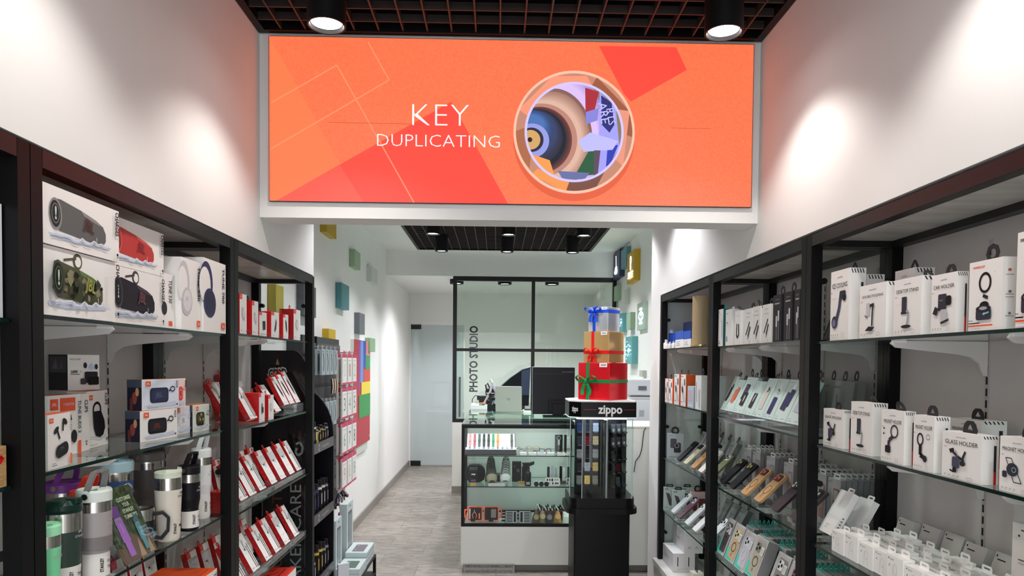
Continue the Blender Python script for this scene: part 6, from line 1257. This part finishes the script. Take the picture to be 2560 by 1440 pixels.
b = MB(); b.prism([(.11, .13), (.193, .13), (.203, .40), (.115, .375)], -.004, -.001, M('#1c2a48', .35), P=lambda a, c, d: (a, d, c)); b.build('lit_panel', bs)
b = MB(); b.box(-.1, .15, .0, .14, 0, .02, C_CHAR); b.build('screen_foot', bs)
dk = empty('card_desk', (-.17, 7.0, CZ)); tag(dk, 'white till stand with orange card and metal arm on counter', 'till stand')
b = MB(); b.box(-.09, .07, -.10, .10, 0, .035, M('#dfe6e4', .35)); b.box(-.085, -.01, -.09, .09, .035, .05, WHT); b.build('stand_body', dk)
b = MB(); b.box(-.05, .03, -.05, .06, .05, .054, M('#a08a70', .4)); b.box(.0, .055, -.08, -.01, .0535, .058, M('#f0954a', .4)); b.build('orange_card', dk)
b = MB(); b.tube([(.03, 0, .03), (.10, -.03, .17), (.12, -.03, .26)], .012, M('#c9c8d4', .35), 8); b.tube([(.12, -.03, .24), (.16, -.03, .16), (.15, -.03, .05)], .014, M('#b8b6c4', .35), 8); b.tube([(.12, -.035, .255), (.10, -.035, .29)], .012, M('#d8d8de', .3), 8); b.build('metal_arm', dk)
b = MB()
for p_, r in (((.10, -.05, .14), .018), ((.13, -.05, .10), .02), ((.08, -.05, .07), .022)): b.T = Matrix.Translation(p_); b.lathe([(.001, -r), (r * .8, -r * .6), (r, 0), (r * .8, r * .6), (.001, r)], C_DK, 12)
b.T = Matrix(); b.build('black_knob', dk)
ph = empty('heat_press', (-.10, 7.75, CZ)); tag(ph, 'black and steel heat press with cable at the glass partition', 'machine')
b = MB(); b.box(-.10, .10, -.1, .1, 0, .05, C_CHAR); b.box(-.12, .08, -.1, .1, .05, .09, M('#2c2c2e', .4)); b.build('press_base', ph)
b = MB(); b.rbox(-.03, .14, -.1, .1, .10, .17, .02, M('#1c1c1e', .3), axis='y'); b.box(-.02, .12, -.102, -.1, .12, .13, STEEL); b.build('press_head', ph)
b = MB(); b.tube([(-.02, 0, .16), (-.03, 0, .21), (-.01, 0, .23), (.02, 0, .17)], .008, C_DK, 8); b.build('press_handle', ph)
b = MB(); b.tube([(-.10, -.1, .09), (-.14, -.12, .10), (-.17, -.14, .06), (-.17, -.16, .004), (-.12, -.3, .004)], .004, C_DK, 6); b.build('press_cable', ph)
simple('paper_pile', 'papers', 'pale papers and phone lying between the laptop and monitor', (.29, 6.5, CZ), lambda b: (b.box(-.05, .02, -.05, .10, 0, .02, WHT), b.box(-.04, .02, -.04, .05, .0205, .03, C_DK)))
simple('storage_box', 'storage box', 'long white box behind the monitor on the counter', (.25, 7.7, CZ), lambda b: b.box(-.12, .04, -.1, .1, 0, .07, M('#d8dcd2', .4)))
pr = empty('printer', (1.18, 6.2, 0)); tag(pr, 'white office printer partly hidden behind the gift box tower', 'printer')
b = MB(); b.box(-.12, .22, -.22, .25, 1.0, 1.43, M('#d4d7dc', .4)); b.build('printer_body', pr)
b = MB(); b.box(-.1, .22, -.23, -.22, 1.30, 1.42, M('#c4c8ce', .4)); b.box(.02, .09, -.235, -.23, 1.34, 1.375, M('#5a6068', .4)); b.box(-.05, .22, -.236, -.23, 1.285, 1.292, C_CHAR); b.build('control_panel', pr)
b = MB(); b.box(-.06, .2, -.232, -.22, 1.06, 1.24, M('#c8ccd2', .4)); b.box(.03, .07, -.235, -.232, 1.12, 1.17, M('#9aa0a6', .4)); b.build('paper_tray', pr)
b = MB(); b.box(-.14, .24, -.24, .27, 0, 1.0, M('#e0e1de', .4)); b.build('printer_cabinet', pr)
simple('black_cable', 'cable', 'black cable hanging down the white counter panel', (0, 0, 0), lambda b: b.tube([(1.105, 5.192, 1.09), (1.09, 5.19, 1.07), (1.075, 5.19, .93), (1.06, 5.19, .88), (1.03, 5.19, .84), (1.02, 5.19, .76)], .003, C_DK, 6))
# ================================================================ lighter tower
zt = empty('lighter_tower', (.675, 4.66, 0)); tag(zt, 'black octagonal display tower of lighters with clear case', 'display tower')
def oc(hw, hd, ch): return [(-hw + ch, -hd), (hw - ch * .15, -hd), (hw, -hd + ch * .15), (hw, hd - ch), (hw - ch, hd), (-hw + ch, hd), (-hw, hd - ch), (-hw, -hd + ch)]
b = MB(); b.rbox(-.175, .185, -.17, .18, .0, .60, .01, M('#060608', .4)); b.build('pedestal', zt)
b = MB(); b.prism(rrect(-.225, .235, -.21, .21, .08, 5), .60, .635, M('#08080b', .35)); b.prism(rrect(-.205, .215, -.195, .2, .06, 5), .635, .70, M('#070709', .35)); b.build('flange', zt)
b = MB(); o_ = oc(.20, .19, .07); k = len(o_)
V = [(a, c, .70) for a, c in o_] + [(a, c, 1.215) for a, c in o_]; b.add(V, [(i, (i+1) % k, k + (i+1) % k, k + i) for i in range(k)], GLASS); b.build('clear_case', zt)
b = MB()
for a, c in (o_[0], o_[1], o_[7]):
    b = MB(); b.tube([(a, c, .70), (a, c, 1.215)], .0025, M('#cfd4da', .2), 6); b.build('case_edge', zt)
b = MB(); o_ = oc(.212, .205, .07); b.prism(o_, 1.215, 1.222, M('#e8ecf4', .3, emit=.5)); b.prism(o_, 1.222, 1.318, M('#08080a', .25)); b.prism(o_, 1.318, 1.326, WHT); b.build('header', zt)
b = MB(); b.T = Matrix.Translation((0, -.205, 1.222)) @ FT
b.art(Matrix(), [('t', .045, .048, .078, 'zippo', PAPER, 0, .155, .028), ('r', -.125, .047, -.045, .0495, RED), ('r', .13, .047, .20, .0495, RED)])
b.T = Matrix.Translation((-.177, -.170, 1.222)) @ Matrix.Rotation(-PI/4, 4, 'Z') @ FT; b.art(Matrix(), [('t', 0, .05, .05, 'zippo', PAPER, 0, .05, .02)]); b.build('header_print', zt)
b = MB(); b.T = Matrix.Translation((0, 0, 0)); b.box(.015, .04, -.16, .12, .70, 1.20, M('#1a181a', .3)); b.tube([(.03, -.172, .70), (.03, -.172, 1.20)], .006, SIL, 6)
b.box(-.16, .01, -.02, -.01, .70, 1.21, M('#17161a', .4))
T2 = Matrix.Translation((.05, -.13, 0)) @ Matrix.Rotation(.62, 4, 'Z'); b.T = T2; b.box(0, .17, .01, .02, .70, 1.21, M('#17161a', .4)); b.T = Matrix()
b.box(-.16, .16, -.15, .1, 1.205, 1.212, M('#e6ecff', .4, emit=3)); b.build('boards_and_added_glow', zt)  # glowing plate under the header, added to brighten the lighters
LC = [['#26345c', '#2f3644', '#aebcdc', '#a8b4c8', '#b0b8c8', '#c0c8d4'], ['#2a2c30', '#5e1620', '#b09a78', '#8a8c90', '#787c84', '#8c8e94'], ['#6a6866', '#1e1c1e', '#7a7876', '#5a5c60', '#2a2a2c', '#4a4c50'], ['#1e1c20', '#84848a', '#a88a54', '#4a4448', '#8a3a4a', '#8c9094'], ['#5a5654', '#b0904c', '#6a625a', '#4a4a30', '#7c828a', '#3c3e48']]
RN = ('top', 'second', 'middle', 'fourth', 'bottom'); CN = ('left', 'middle', 'right')
for r_ in range(5):
    for c_ in range(6):
        z = 1.115 - .087 * r_
        if c_ < 3: p = Vector((-.130 + .053 * c_, -.024, z)); rz = 0.0
        else: p = T2 @ Vector((.03 + .05 * (c_ - 3), .006, 0)); p = Vector((p.x, p.y, z)); rz = .62
        b = MB(); b.box(-.021, .021, -.022, -.0, -.008, 0, M('#0c0c0e', .3)); b.box(-.012, .012, -.023, -.022, -.006, -.001, INKG); o = b.build('ledge', zt, tuple(p), rz=rz)
        w_ = Vector((.675, 4.66, 0)) + p
        b = MB(); b.rbox(-.0185, .0185, -.0, .012, 0, .036, .004, M(LC[r_][c_], .22, .85), axis='y'); b.rbox(-.0185, .0185, -.0, .012, .0368, .056, .005, M(LC[r_][c_], .22, .85), axis='y')
        if c_ > 2 and r_ < 2: b.art(FT, [('e', 0, .016, .009, .009, PAPER), ('e', 0, .016, .004, .004, INK)])
        if (r_, c_) == (4, 1): b.art(FT, [('p', [(-.012, .006), (0, .03), (.012, .006), (.004, .012)], M('#f0d070', .3))])
        nn = Vector((math.sin(rz), -math.cos(rz), 0)) * .017
        o = b.build('lighter', None, tuple(w_ + nn + Vector((0, 0, .0005))), rot=(-.12, 0, rz)); tag(o, 'lighter in the %s row of the tower, %s column of the %s board' % (RN[r_], CN[c_ % 3], 'left' if c_ < 3 else 'right'), 'lighter', 'lighters in the display tower')
# gift boxes
def gift(s, h, z, cx, m, rm, ru, rv, label, tagm=None, sc=.04):
    ph_ = math.radians(39); o = empty('gift_box', (cx, 4.657, z), rz=-ph_); tag(o, label, 'gift box', 'tower of gift boxes')
    b = MB(); b.box(-s/2, s/2, -s/2, s/2, 0, h - .001, m); b.build('box_body', o, bevel=.003)
    b = MB(); w_ = .022; e = .0008; u = ru * s; v = rv * h
    b.box(u - w_/2, u + w_/2, -s/2 - e, s/2 + e, -0.0, h - .0005 + e * .2, rm); b.box(-s/2 - e, s/2 + e, -s/2 - e * 1.5, s/2 + e, v - w_/2, v + w_/2, rm); b.build('ribbon', o)
    b = MB(); bow(b, u, -s/2 - .006, v, sc, rm, nx=(0, -1, 0)); b.build('ribbon_bow', o)
    b = MB(); b.T = Matrix.Translation((s*.18, -s/2 - .001, 0)) @ FT; b.art(Matrix(), [('r', 0, h*.88, s*.24, h*.99, PAPER), ('t', s*.12, h*.935, h*.06, '200-500', INK, 0, s*.16, .02)]); b.build('price_label', o)
gift(.237, .243, 1.3265, .70, M('#e8202c', .16, .3), M('#118a46', .25), -.19, .50, 'large shiny red gift box with green ribbon bow, lowest of three', sc=.068)
gift(.192, .203, 1.570, .703, M('#dcb476', .16, .5), M('#e01a20', .25), -.14, .33, 'shiny gold gift box with red ribbon bow, middle of three', sc=.050)
gift(.150, .160, 1.7735, .702, M('#d4d8e0', .12, .6), M('#1a50d8', .25), -.2, .82, 'shiny silver gift box with blue ribbon bow, topmost of three', sc=.054)
# ================================================================ shoe care stand
st_ = empty('shoe_care_stand', (-1.32, 3.90, 0)); tag(st_, 'black shoe care display stand behind the red pack cabinet', 'display stand')
def arch(zt_, zf, x0, x1, xa, n=8):
    o = [(x0, 0), (x1, 0), (x1, zf)]
    for j in range(1, n + 1): a = PI/2 * j / n; o.append((xa + (x1 - xa) * math.cos(a), zf + (zt_ - zf) * math.sin(a)))
    return o + [(x0, zt_)]
SB = M('#17141a', .35)
PX = lambda a, c, d: (a, d, c)
b = MB(); b.prism(arch(1.62, 1.30, 0, .30, .20), 0, .018, SB, P=PX); b.build('side_panel', st_)
b = MB(); b.prism(arch(1.40, 1.10, 0, .30, .08), .50, .518, SB, P=PX); b.build('side_panel', st_)
b = MB(); b.box(0, .012, .018, .50, 0, 1.40, SB); b.build('backing_board', st_)
b = MB(); b.T = Matrix.Translation((.30, 0, 0)); b.tube([(0, .009, .02), (0, .009, 1.14)], .006, M('#8a888c', .3), 6); b.T = Matrix(); b.build('edge_trim', st_)
ZC = (1.085, .68, .30)
for z in ZC:
    b = MB(); b.box(.012, .30, .018, .50, z - .02, z, SB); b.box(.295, .302, .018, .50, z - .045, z + .012, M('#4a484c', .35))
    b.T = Matrix.Translation((.302, .26, z - .045)) @ Matrix.Rotation(PI/2, 4, 'Z') @ FT; b.art(Matrix(), [('t', .03, .028, .024, 'crep protect', INKL, 0, .16, .01), ('e', -.12, .028, .018, .02, INKL), ('e', -.12, .028, .009, .012, SB)]); b.T = Matrix(); b.build('shelf_tray', st_)
b = MB(); b.T = FT
sx = lambda px: ony(px, 1000, 3.90).x + 1.32
sz = lambda py: ony(740, py, 3.90).z
WG_ = M('#a9a4a8', .5); OG_ = M('#7a3a34', .5)
x1 = (sx(725) + sx(756)) / 2
top_ = sz(1212)
b.art(Matrix(), [('t', x1, top_ - .36, .088, 'SNEAKER CARE', WG_, PI/2, .72, .0), ('t', sx(694), top_ - .23, .075, 'ULTIMATE', OG_, PI/2, .46, .0), ('r', sx(762), top_ - .85, sx(764), top_, WG_),
    ('t', sx(694), sz(930), .10, 'crep', PAPER, .10, .105, .09), ('t', sx(694), sz(930), .10, 'crep', INK, .10, .095, .01), ('p', [(sx(690), sz(912)), (sx(694), sz(896)), (sx(699), sz(912))], M('#c89058', .5)),
    ('l', [(sx(740), sz(1110)), (sx(750), sz(1106)), (sx(757), sz(1118)), (sx(755), sz(1132)), (sx(745), sz(1139)), (sx(739), sz(1130)), (sx(742), sz(1120))], .012, WG_), ('r', sx(655), sz(1216), sx(656.5), sz(1290) - .0, WG_)])
b.T = Matrix(); b.build('panel_lettering', st_)
cans = ((1.085, ((.04, .13, '#18181c', '#c8c8cc'), (.09, .13, '#18181c', '#c8c8cc'), (.14, .13, '#1c1a1c', '#d0d0d4'), (.19, .10, '#c8a840', '#1a1a1a'), (.24, .09, '#1a1a1a', '#b8a070'), (.30, .10, '#22201c', '#c0a050'), (.36, .09, '#1a1a1a', '#8a8488'), (.42, .10, '#2a2426', '#a8a0a0'))),
        (.68, ((.05, .13, '#1a181c', '#9a9a9e'), (.12, .17, '#1a1820', '#3a3478'), (.19, .17, '#1a1820', '#3a3478'), (.27, .18, '#141416', '#d0d0d4'), (.34, .18, '#141416', '#c8c8cc'), (.42, .17, '#18161a', '#8a888c'))),
        (.30, ((.05, .13, '#2a2828', '#b8b4ac'), (.12, .14, '#1a1a1c', '#a8a8ac'), (.20, .19, '#141416', '#d8b840'), (.28, .19, '#141416', '#d8b840'), (.36, .17, '#18161a', '#9a9a9e'), (.43, .17, '#18161a', '#8a8a8e'))))
for si, (z, row) in enumerate(cans):
    for k, (y, h, c, bnd) in enumerate(row):
        o = empty('spray_can', (-1.32 + .262, 3.90 + y + .012, z + .0005)); r = .021
        tag(o, '%s dark spray can from the near end, %s tray of shoe stand' % (W5[k], ('upper', 'middle', 'lower')[si]), 'spray can', 'shoe care spray cans')
        b = MB(); b.lathe([(r * .96, 0), (r, .004), (r, h * .68), (r, h * .68, M(bnd, .35)), (r, h * .76), (r * .8, h * .80)], M(c, .35), 18); b.box(r * .7, r * 1.02, -.006, .006, h * .2, h * .55, M(bnd, .4)); b.build('can_body', o)
        b = MB(); b.lathe([(r * .82, h * .80), (r * .82, h * .97), (r * .7, h), (.001, h)], M('#1c1a1c', .2), 16); b.build('can_cap', o)
# ================================================================ slat wall with hanging packs
sl = empty('slat_board', (-1.328, 4.46, 0)); tag(sl, 'dark slatted accessory board on the left wall behind the stand', 'slat board')
b = MB(); b.box(.0, .10, 0, 1.02, .60, 1.73, M('#303236', .4))
for k in range(11): b.box(.10, .108, 0, 1.02, .61 + .1 * k, .685 + .1 * k, M('#4a4c50', .35))
b.box(.10, .112, .30, .318, 1.60, 1.73, C_DK); b.build('board', sl)
b = MB(); b.box(.0, .09, 1.02, 1.30, .45, 1.58, M('#8e9092', .4)); b.build('grey_extension', sl)
GPK = [M('#9aa6ac', .35)] * 6; BL6 = [M('#5c666c', .4)] * 6
def gart(w, h): return [('l', [(-w*.1, h*.85), (w*.1, h*.5), (-w*.05, h*.15)], w*.22, M('#3a4248', .4)), ('r', -w*.4, h*.9, w*.0, h*.93, M('#5a6468', .4))]
mk_h = lambda: carton((Vector((0, -.045)), Vector((0, .045)), 0, .165), .014, 'x', cat='accessory pack', name='accessory_pack', mats=GPK, front=gart, tab=HT(.03, SIL, kind='loop', y=.5))
def hook(y, z, ln=.13):
    b = MB(); b.tube([(.105, y - 4.46, z), (.105 + ln, y - 4.46, z), (.115 + ln, y - 4.46, z + .008)], .0022, SIL, 6); b.build('hook', sl)
for k, y in enumerate((4.52, 4.63, 4.74, 4.86)):
    for d_ in range(2):
        many('hk', mk_h, (-1.11 - .03 * d_, y, 1.475), (0, 0, PI/2), '%s grey hanging pack from the near end, %s on its hook, top row' % (W5[k], ('front', 'rear')[d_]), 'grey hanging packs of the top row')
    hook(y, 1.655)
for k, y in enumerate((4.55, 4.66, 4.77, 4.88)):
    many('hk', mk_h, (-1.12, y, 1.13), (0, 0, PI/2), '%s grey hanging pack from the near end, second row' % W5[k], 'grey hanging packs of the second row'); hook(y, 1.31)
def wires(b):
    for k in range(9): b.tube([(0, -.09 + .022 * k, .10), (.005, -.09 + .022 * k, .05), (0, -.088 + .022 * k, 0)], .005, (C_DK, M('#d8d4d0', .4), M('#a8824a', .4))[k % 3], 6)
simple('cable_bundle', 'cable bundle', 'dark and pale cables hanging between the grey packs', (-1.12, 4.86, 1.345), wires)
PINK = M('#c8285a', .4)
def numart(s_, c):
    def f(w, h): return [('r', -w*.5, h*.88, w*.5, h, PINK), ('r', -w*.5, 0, w*.5, h*.07, PINK), ('rr', -w*.4, h*.12, w*.4, h*.84, .004, M('#e4e4e0', .4)), ('t', 0, h*.44, h*.62, s_, c, 0, w*.42, .0), ('r', -w*.3, h*.78, w*.3, h*.8, INKL)]
    return f
NUM = '0123456789'
i = 0
for r_ in range(4):
    for c_ in range(3):
        y = 5.09 + .175 * c_; zt_ = (1.62, 1.375, 1.12, .87)[r_]
        s_ = ('0', '1', '2', '3', '4', '5', '6', '7', '8', '9', '0', '8')[i]; clr = M(('#b8c8c0', '#c89a98', '#b8b868', '#6a7a74', '#7a8a80', '#6a7a74', '#5a9a80', '#5a6a60', '#3a6a70', '#c8a098', '#b8b888', '#8aa898')[i], .35)
        for d_ in range(2):
            f_ = (Vector((-1.10 - .03 * d_, y - .075)), Vector((-1.10 - .03 * d_, y + .075)), zt_ - .225, .222)
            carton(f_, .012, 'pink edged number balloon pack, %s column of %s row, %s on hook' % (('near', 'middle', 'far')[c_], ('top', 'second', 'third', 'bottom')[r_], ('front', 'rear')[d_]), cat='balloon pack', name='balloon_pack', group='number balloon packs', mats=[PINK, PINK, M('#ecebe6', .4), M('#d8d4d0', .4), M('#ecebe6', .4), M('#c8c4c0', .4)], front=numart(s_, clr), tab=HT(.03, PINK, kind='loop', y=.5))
        hook(y, zt_ + .008, .13); i += 1
def keys_(b):
    r = random.Random(4)
    for k in range(14):
        x, y, z = r.uniform(-.03, .03), r.uniform(-.10, .10), r.uniform(-.13, -.02); b.tube([(0, y, 0), (x, y, z * .5), (x * 1.2, y + .005, z)], .004, (C_DK, M('#3a3244', .4), SIL)[k % 3], 6)
        b.T = Matrix.Translation((x * 1.2, y, z)); b.lathe([(.001, -.012), (.010, -.006), (.010, .006), (.001, .012)], (C_DK, M('#4a3e5a', .4), M('#8a3040', .4))[k % 3], 8); b.T = Matrix()
simple('key_rings', 'key rings', 'cluster of dark key rings hanging under the number packs', (-1.13, 5.12, .62), keys_)
simple('red_key_fob', 'key fob', 'small red fob hanging below the key rings', (-1.10, 4.96, .50), lambda b: (b.rbox(-.01, .01, -.03, .03, -.07, 0, .01, M('#c83a50', .4), axis='x'), b.tube([(0, 0, 0), (-.02, 0, .1)], .002, SIL, 6)))
# tall grey boxes and low rack of flat boxes
PG = M('#c2d0d0', .35); PD = M('#5a6468', .4)
def tabart(w, h): return [('rr', -w*.3, h*.12, w*.3, h*.85, .01, PD), ('rr', -w*.24, h*.16, w*.24, h*.8, .008, M('#8a9296', .4)), ('r', -w*.1, h*.93, w*.1, h*.95, INKG)]
rk = empty('low_rack', (-1.30, 4.45, 0)); tag(rk, 'low dark wire rack on the floor under the hanging packs', 'rack')
b = MB(); b.box(0, .44, 0, .58, .17, .185, BLKM); b.box(0, .44, 0, .58, .05, .06, BLKM); b.build('rack_shelf', rk)
for x, y in ((.0, 0), (.42, 0), (.0, .56), (.42, .56)):
    b = MB(); b.box(x, x + .02, y, y + .02, 0, .17, BLKM); b.build('leg', rk)
carton((Vector((-1.02, 4.47)), Vector((-1.02, 4.64)), .1855, .36), .05, 'tall pale grey tablet box, nearer of two standing on the low rack', mats=[PG] * 6, front=tabart, group='tall pale grey tablet boxes')
carton((Vector((-1.02, 4.80)), Vector((-1.02, 5.0)), .1855, .40), .05, 'tall pale grey tablet box, farther of two standing on the low rack', mats=[PG] * 6, front=tabart, group='tall pale grey tablet boxes')
def flatt(c):
    def f(w, d): return [('rr', -w*.38, d*.2, w*.28, d*.75, .008, M(c, .35)), ('e', -w*.2, d*.62, .004, .004, WHT), ('e', w*.14, d*.62, .004, .004, WHT)]
    return f
for k in range(3):
    carton((Vector((-.868 - .0, 4.70 + .006 * k)), Vector((-.868, 4.98 + .006 * k)), .1855 + .0315 * k, .030), .145, '%s flat pale tablet box of the farther stack on the low rack' % ('bottom', 'middle', 'top')[k], mats=[C_CHAR if k == 0 else PG, PG, M('#b8c8c8', .35), PG, PG, M('#c8d6d6', .35)], top=flatt('#6a6672'), group='flat tablet boxes', front=lambda w, h: [('r', -w*.5, h*.05, w*.5, h*.2, M('#6a7478', .4))])
for k in range(2):
    carton((Vector((-.865, 4.44)), Vector((-.865, 4.685)), .1855 + .0315 * k, .030), .15, '%s flat pale tablet box of the nearer stack on the low rack' % ('bottom', 'top')[k], mats=[PG, PG, M('#b8c8c8', .35), PG, PG, M('#c8d6d6', .35)], top=flatt(('#5a6a78', '#4a6458')[k]), group='flat tablet boxes')
carton((Vector((-.98, 4.36)), Vector((-.92, 4.40)), 0, .30), .02, 'narrow pale box with pink print leaning beside the low rack', mats=[M('#d8dce4', .4)] * 6, front=lambda w, h: [('e', 0, h*.55, w*.3, h*.18, M('#b88aa0', .4))])
# ================================================================ coloured wall blocks
def block(side, pl, pr, pt, pb_, c, label, th=.05, icon=None):
    xw = XL + .0005 if side < 0 else XR - .0005; xf = xw + th if side < 0 else xw - th
    ya, yb = onx(pl, (pt + pb_) / 2, xf).y, onx(pr, (pt + pb_) / 2, xf).y
    y0, y1 = min(ya, yb), max(ya, yb); pe, ye = (pr, yb)
    z1, z0 = ony(pe, pt, ye).z, ony(pe, pb_, ye).z
    o = empty('wall_block', (xw, (y0 + y1) / 2, (z0 + z1) / 2)); tag(o, label, 'wall block', 'coloured blocks on the walls')
    hw, hh = (y1 - y0) / 2, (z1 - z0) / 2; s = 1 if side < 0 else -1
    b = MB(); b.box(min(0, s * th), max(0, s * th), -hw, hw, -hh, hh, M(c, .45)); b.build('block_body', o)
    if icon:
        b = MB(); b.T = Matrix.Translation((s * th, 0, 0)) @ Matrix.Rotation(-PI/2, 4, 'Z') @ FT; b.art(Matrix(), icon(hw, hh), off=.002); b.build('lit_icon', o)
BA = 'on the left wall'
for a in ((817, 841, 530, 598, '#c0a020', 'yellow block under the header, topmost %s' % BA), (887, 901, 634, 676, '#9ab494', 'pale green block %s below the ceiling' % BA), (929, 944, 676, 713, '#c8cdc8', 'whitish block %s beside the pale green one' % BA),
          (854, 873, 716, 776, '#4c8a90', 'teal block %s above the accessory board' % BA), (899, 912, 786, 837, '#70757a', 'grey block %s over the red poster' % BA), (822, 839, 825, 849, '#d4b020', 'small yellow block resting over the slat board'),
          (925, 938, 847, 880, '#90b890', 'small green block right of the red poster top'), (690, 709, 717, 830, '#a89a38', 'olive yellow block seen through the red pack cabinet'), (760, 790, 720, 795, '#55585e', 'dark grey block by the far cabinet post')): block(-1, *a)
IC = M('#eaf6ff', .4, emit=3.0); IB = M('#bfe4ff', .4, emit=3.0); IY = M('#fff6d8', .4, emit=3.0)
def ic_guitar(w, h): return [('l', [(-w*.1, h*.7), (0, -h*.1)], w*.12, IC), ('o', 0, -h*.25, w*.3, h*.15, w*.1, IC), ('o', -w*.02, -h*.5, w*.42, h*.2, w*.1, IC)]
def ic_stamp(w, h): return [('o', 0, h*.45, w*.22, h*.28, w*.1, IY), ('r', -w*.1, -h*.2, w*.1, h*.2, IY), ('p', [(-w*.6, -h*.3), (w*.6, -h*.3), (w*.6, -h*.42), (-w*.6, -h*.42)], IY), ('r', -w*.6, -h*.56, w*.6, -h*.48, IY), ('r', -w*.6, -h*.72, w*.6, -h*.64, IY)]
def ic_watch(w, h): return [('o', 0, 0, w*.62, h*.36, w*.14, IB), ('l', [(0, h*.0), (w*.22, h*.16)], w*.1, IB), ('r', -w*.3, h*.42, w*.3, h*.6, IB), ('r', -w*.3, -h*.6, w*.3, -h*.42, IB)]
def ic_flake(w, h): return [('o', 0, 0, w*.32, h*.16, w*.12, IB)] + [('e', w*.62 * math.cos(a), h*.40 * math.sin(a), w*.12, h*.05, IB) for a in [PI/4 * j for j in range(8)]] + [('e', w*.2 * math.cos(a), h*.62 * math.sin(a), w*.08, h*.04, IB) for a in (PI/2, -PI/2)]
BR_ = 'on the right wall'
for a in ((1533, 1549, 622, 690, '#3c3f5c', 'navy block with lit guitar icon, farthest %s' % BR_, .06, ic_guitar), (1552, 1566, 615, 664, '#5c8c98', 'plain blue grey block beside the navy icon block', .05, None), (1568, 1586, 622, 700, '#c8a020', 'yellow block with lit stamp icon %s' % BR_, .06, ic_stamp),
          (1533, 1542, 713, 750, '#a0b89c', 'pale green block at the partition edge', .05, None), (1562, 1568, 722, 758, '#c4c8c2', 'small whitish block under the yellow icon block', .03, None), (1593, 1612, 752, 822, '#a4b8a8', 'green block with lit watch icon by the pilaster', .03, ic_watch),
          (1548, 1557, 782, 828, '#5a98a0', 'teal block with lit icon right of the silver gift box', .05, ic_flake), (1566, 1576, 780, 822, '#9ab49a', 'plain green block in the middle %s' % BR_, .05, None), (1564, 1580, 840, 910, '#5c9ca0', 'teal block with lit snowflake icon, lowest %s' % BR_, .06, ic_flake), (1598, 1606, 926, 942, '#b4b8ae', 'small grey block over the printer', .04, None)): block(1, *a)
po = empty('wall_poster', (XL + .0005, 6.40, .767)); tag(po, 'tall red poster board with coloured rectangles on the left wall', 'poster')
b = MB(); b.box(0, .03, 0, .80, 0, 1.0, WHT); b.build('board', po)
b = MB(); b.T = Matrix.Translation((.03, .4, 0)) @ Matrix.Rotation(PI/2, 4, 'Z') @ FT
def pr_(u0, u1, v0, v1, c): return ('r', -.4 + .8 * u0, v0, -.4 + .8 * u1, v1, M(c, .45))
b.art(Matrix(), [pr_(0, 1, 0, 1, '#b42a3c'), pr_(.26, .38, .52, 1, '#9a3a94'), pr_(.38, .55, .60, 1, '#6a9ae0'), pr_(.55, .70, .74, 1, '#2a50b0'), pr_(.70, 1, .72, .88, '#3a9a5c'), pr_(.72, 1, .86, 1, '#e88a94'), pr_(.55, 1, .60, .72, '#d8483a'), pr_(.42, 1, .48, .60, '#f0d83a'), pr_(.28, 1, .26, .48, '#2a9448'), ('t', .36, .05, .03, 'GO', WHT), ('t', .3, .30, .03, 'GO', INKG)]); b.build('print', po)
b = MB(); b.box(0, .02, .1, .72, -.08, -.001, M('#c8ccc8', .5)); b.build('base_strip', po)
# the small room behind the frosted door
vt = empty('vanity_table', (-.9, 11.7, 0)); tag(vt, 'pale vanity table seen faintly through the frosted door', 'table')
b = MB(); b.box(-.3, .4, -.2, .25, .72, .76, WHT); b.box(-.28, .38, -.15, .22, .25, .72, M('#c8ccca', .5)); b.build('table_body', vt)
b = MB(); b.rbox(-.2, .12, .1, .13, .80, 1.25, .02, M('#8a9494', .4), axis='y'); b.rbox(-.17, .09, .095, .1, .84, 1.21, .02, WHT, axis='y'); b.build('mirror', vt)
for x, y in ((-.28, -.18), (.36, -.18), (-.28, .2), (.36, .2)):
    b = MB(); b.box(x, x + .03, y, y + .03, 0, .72, WHT); b.build('leg', vt)
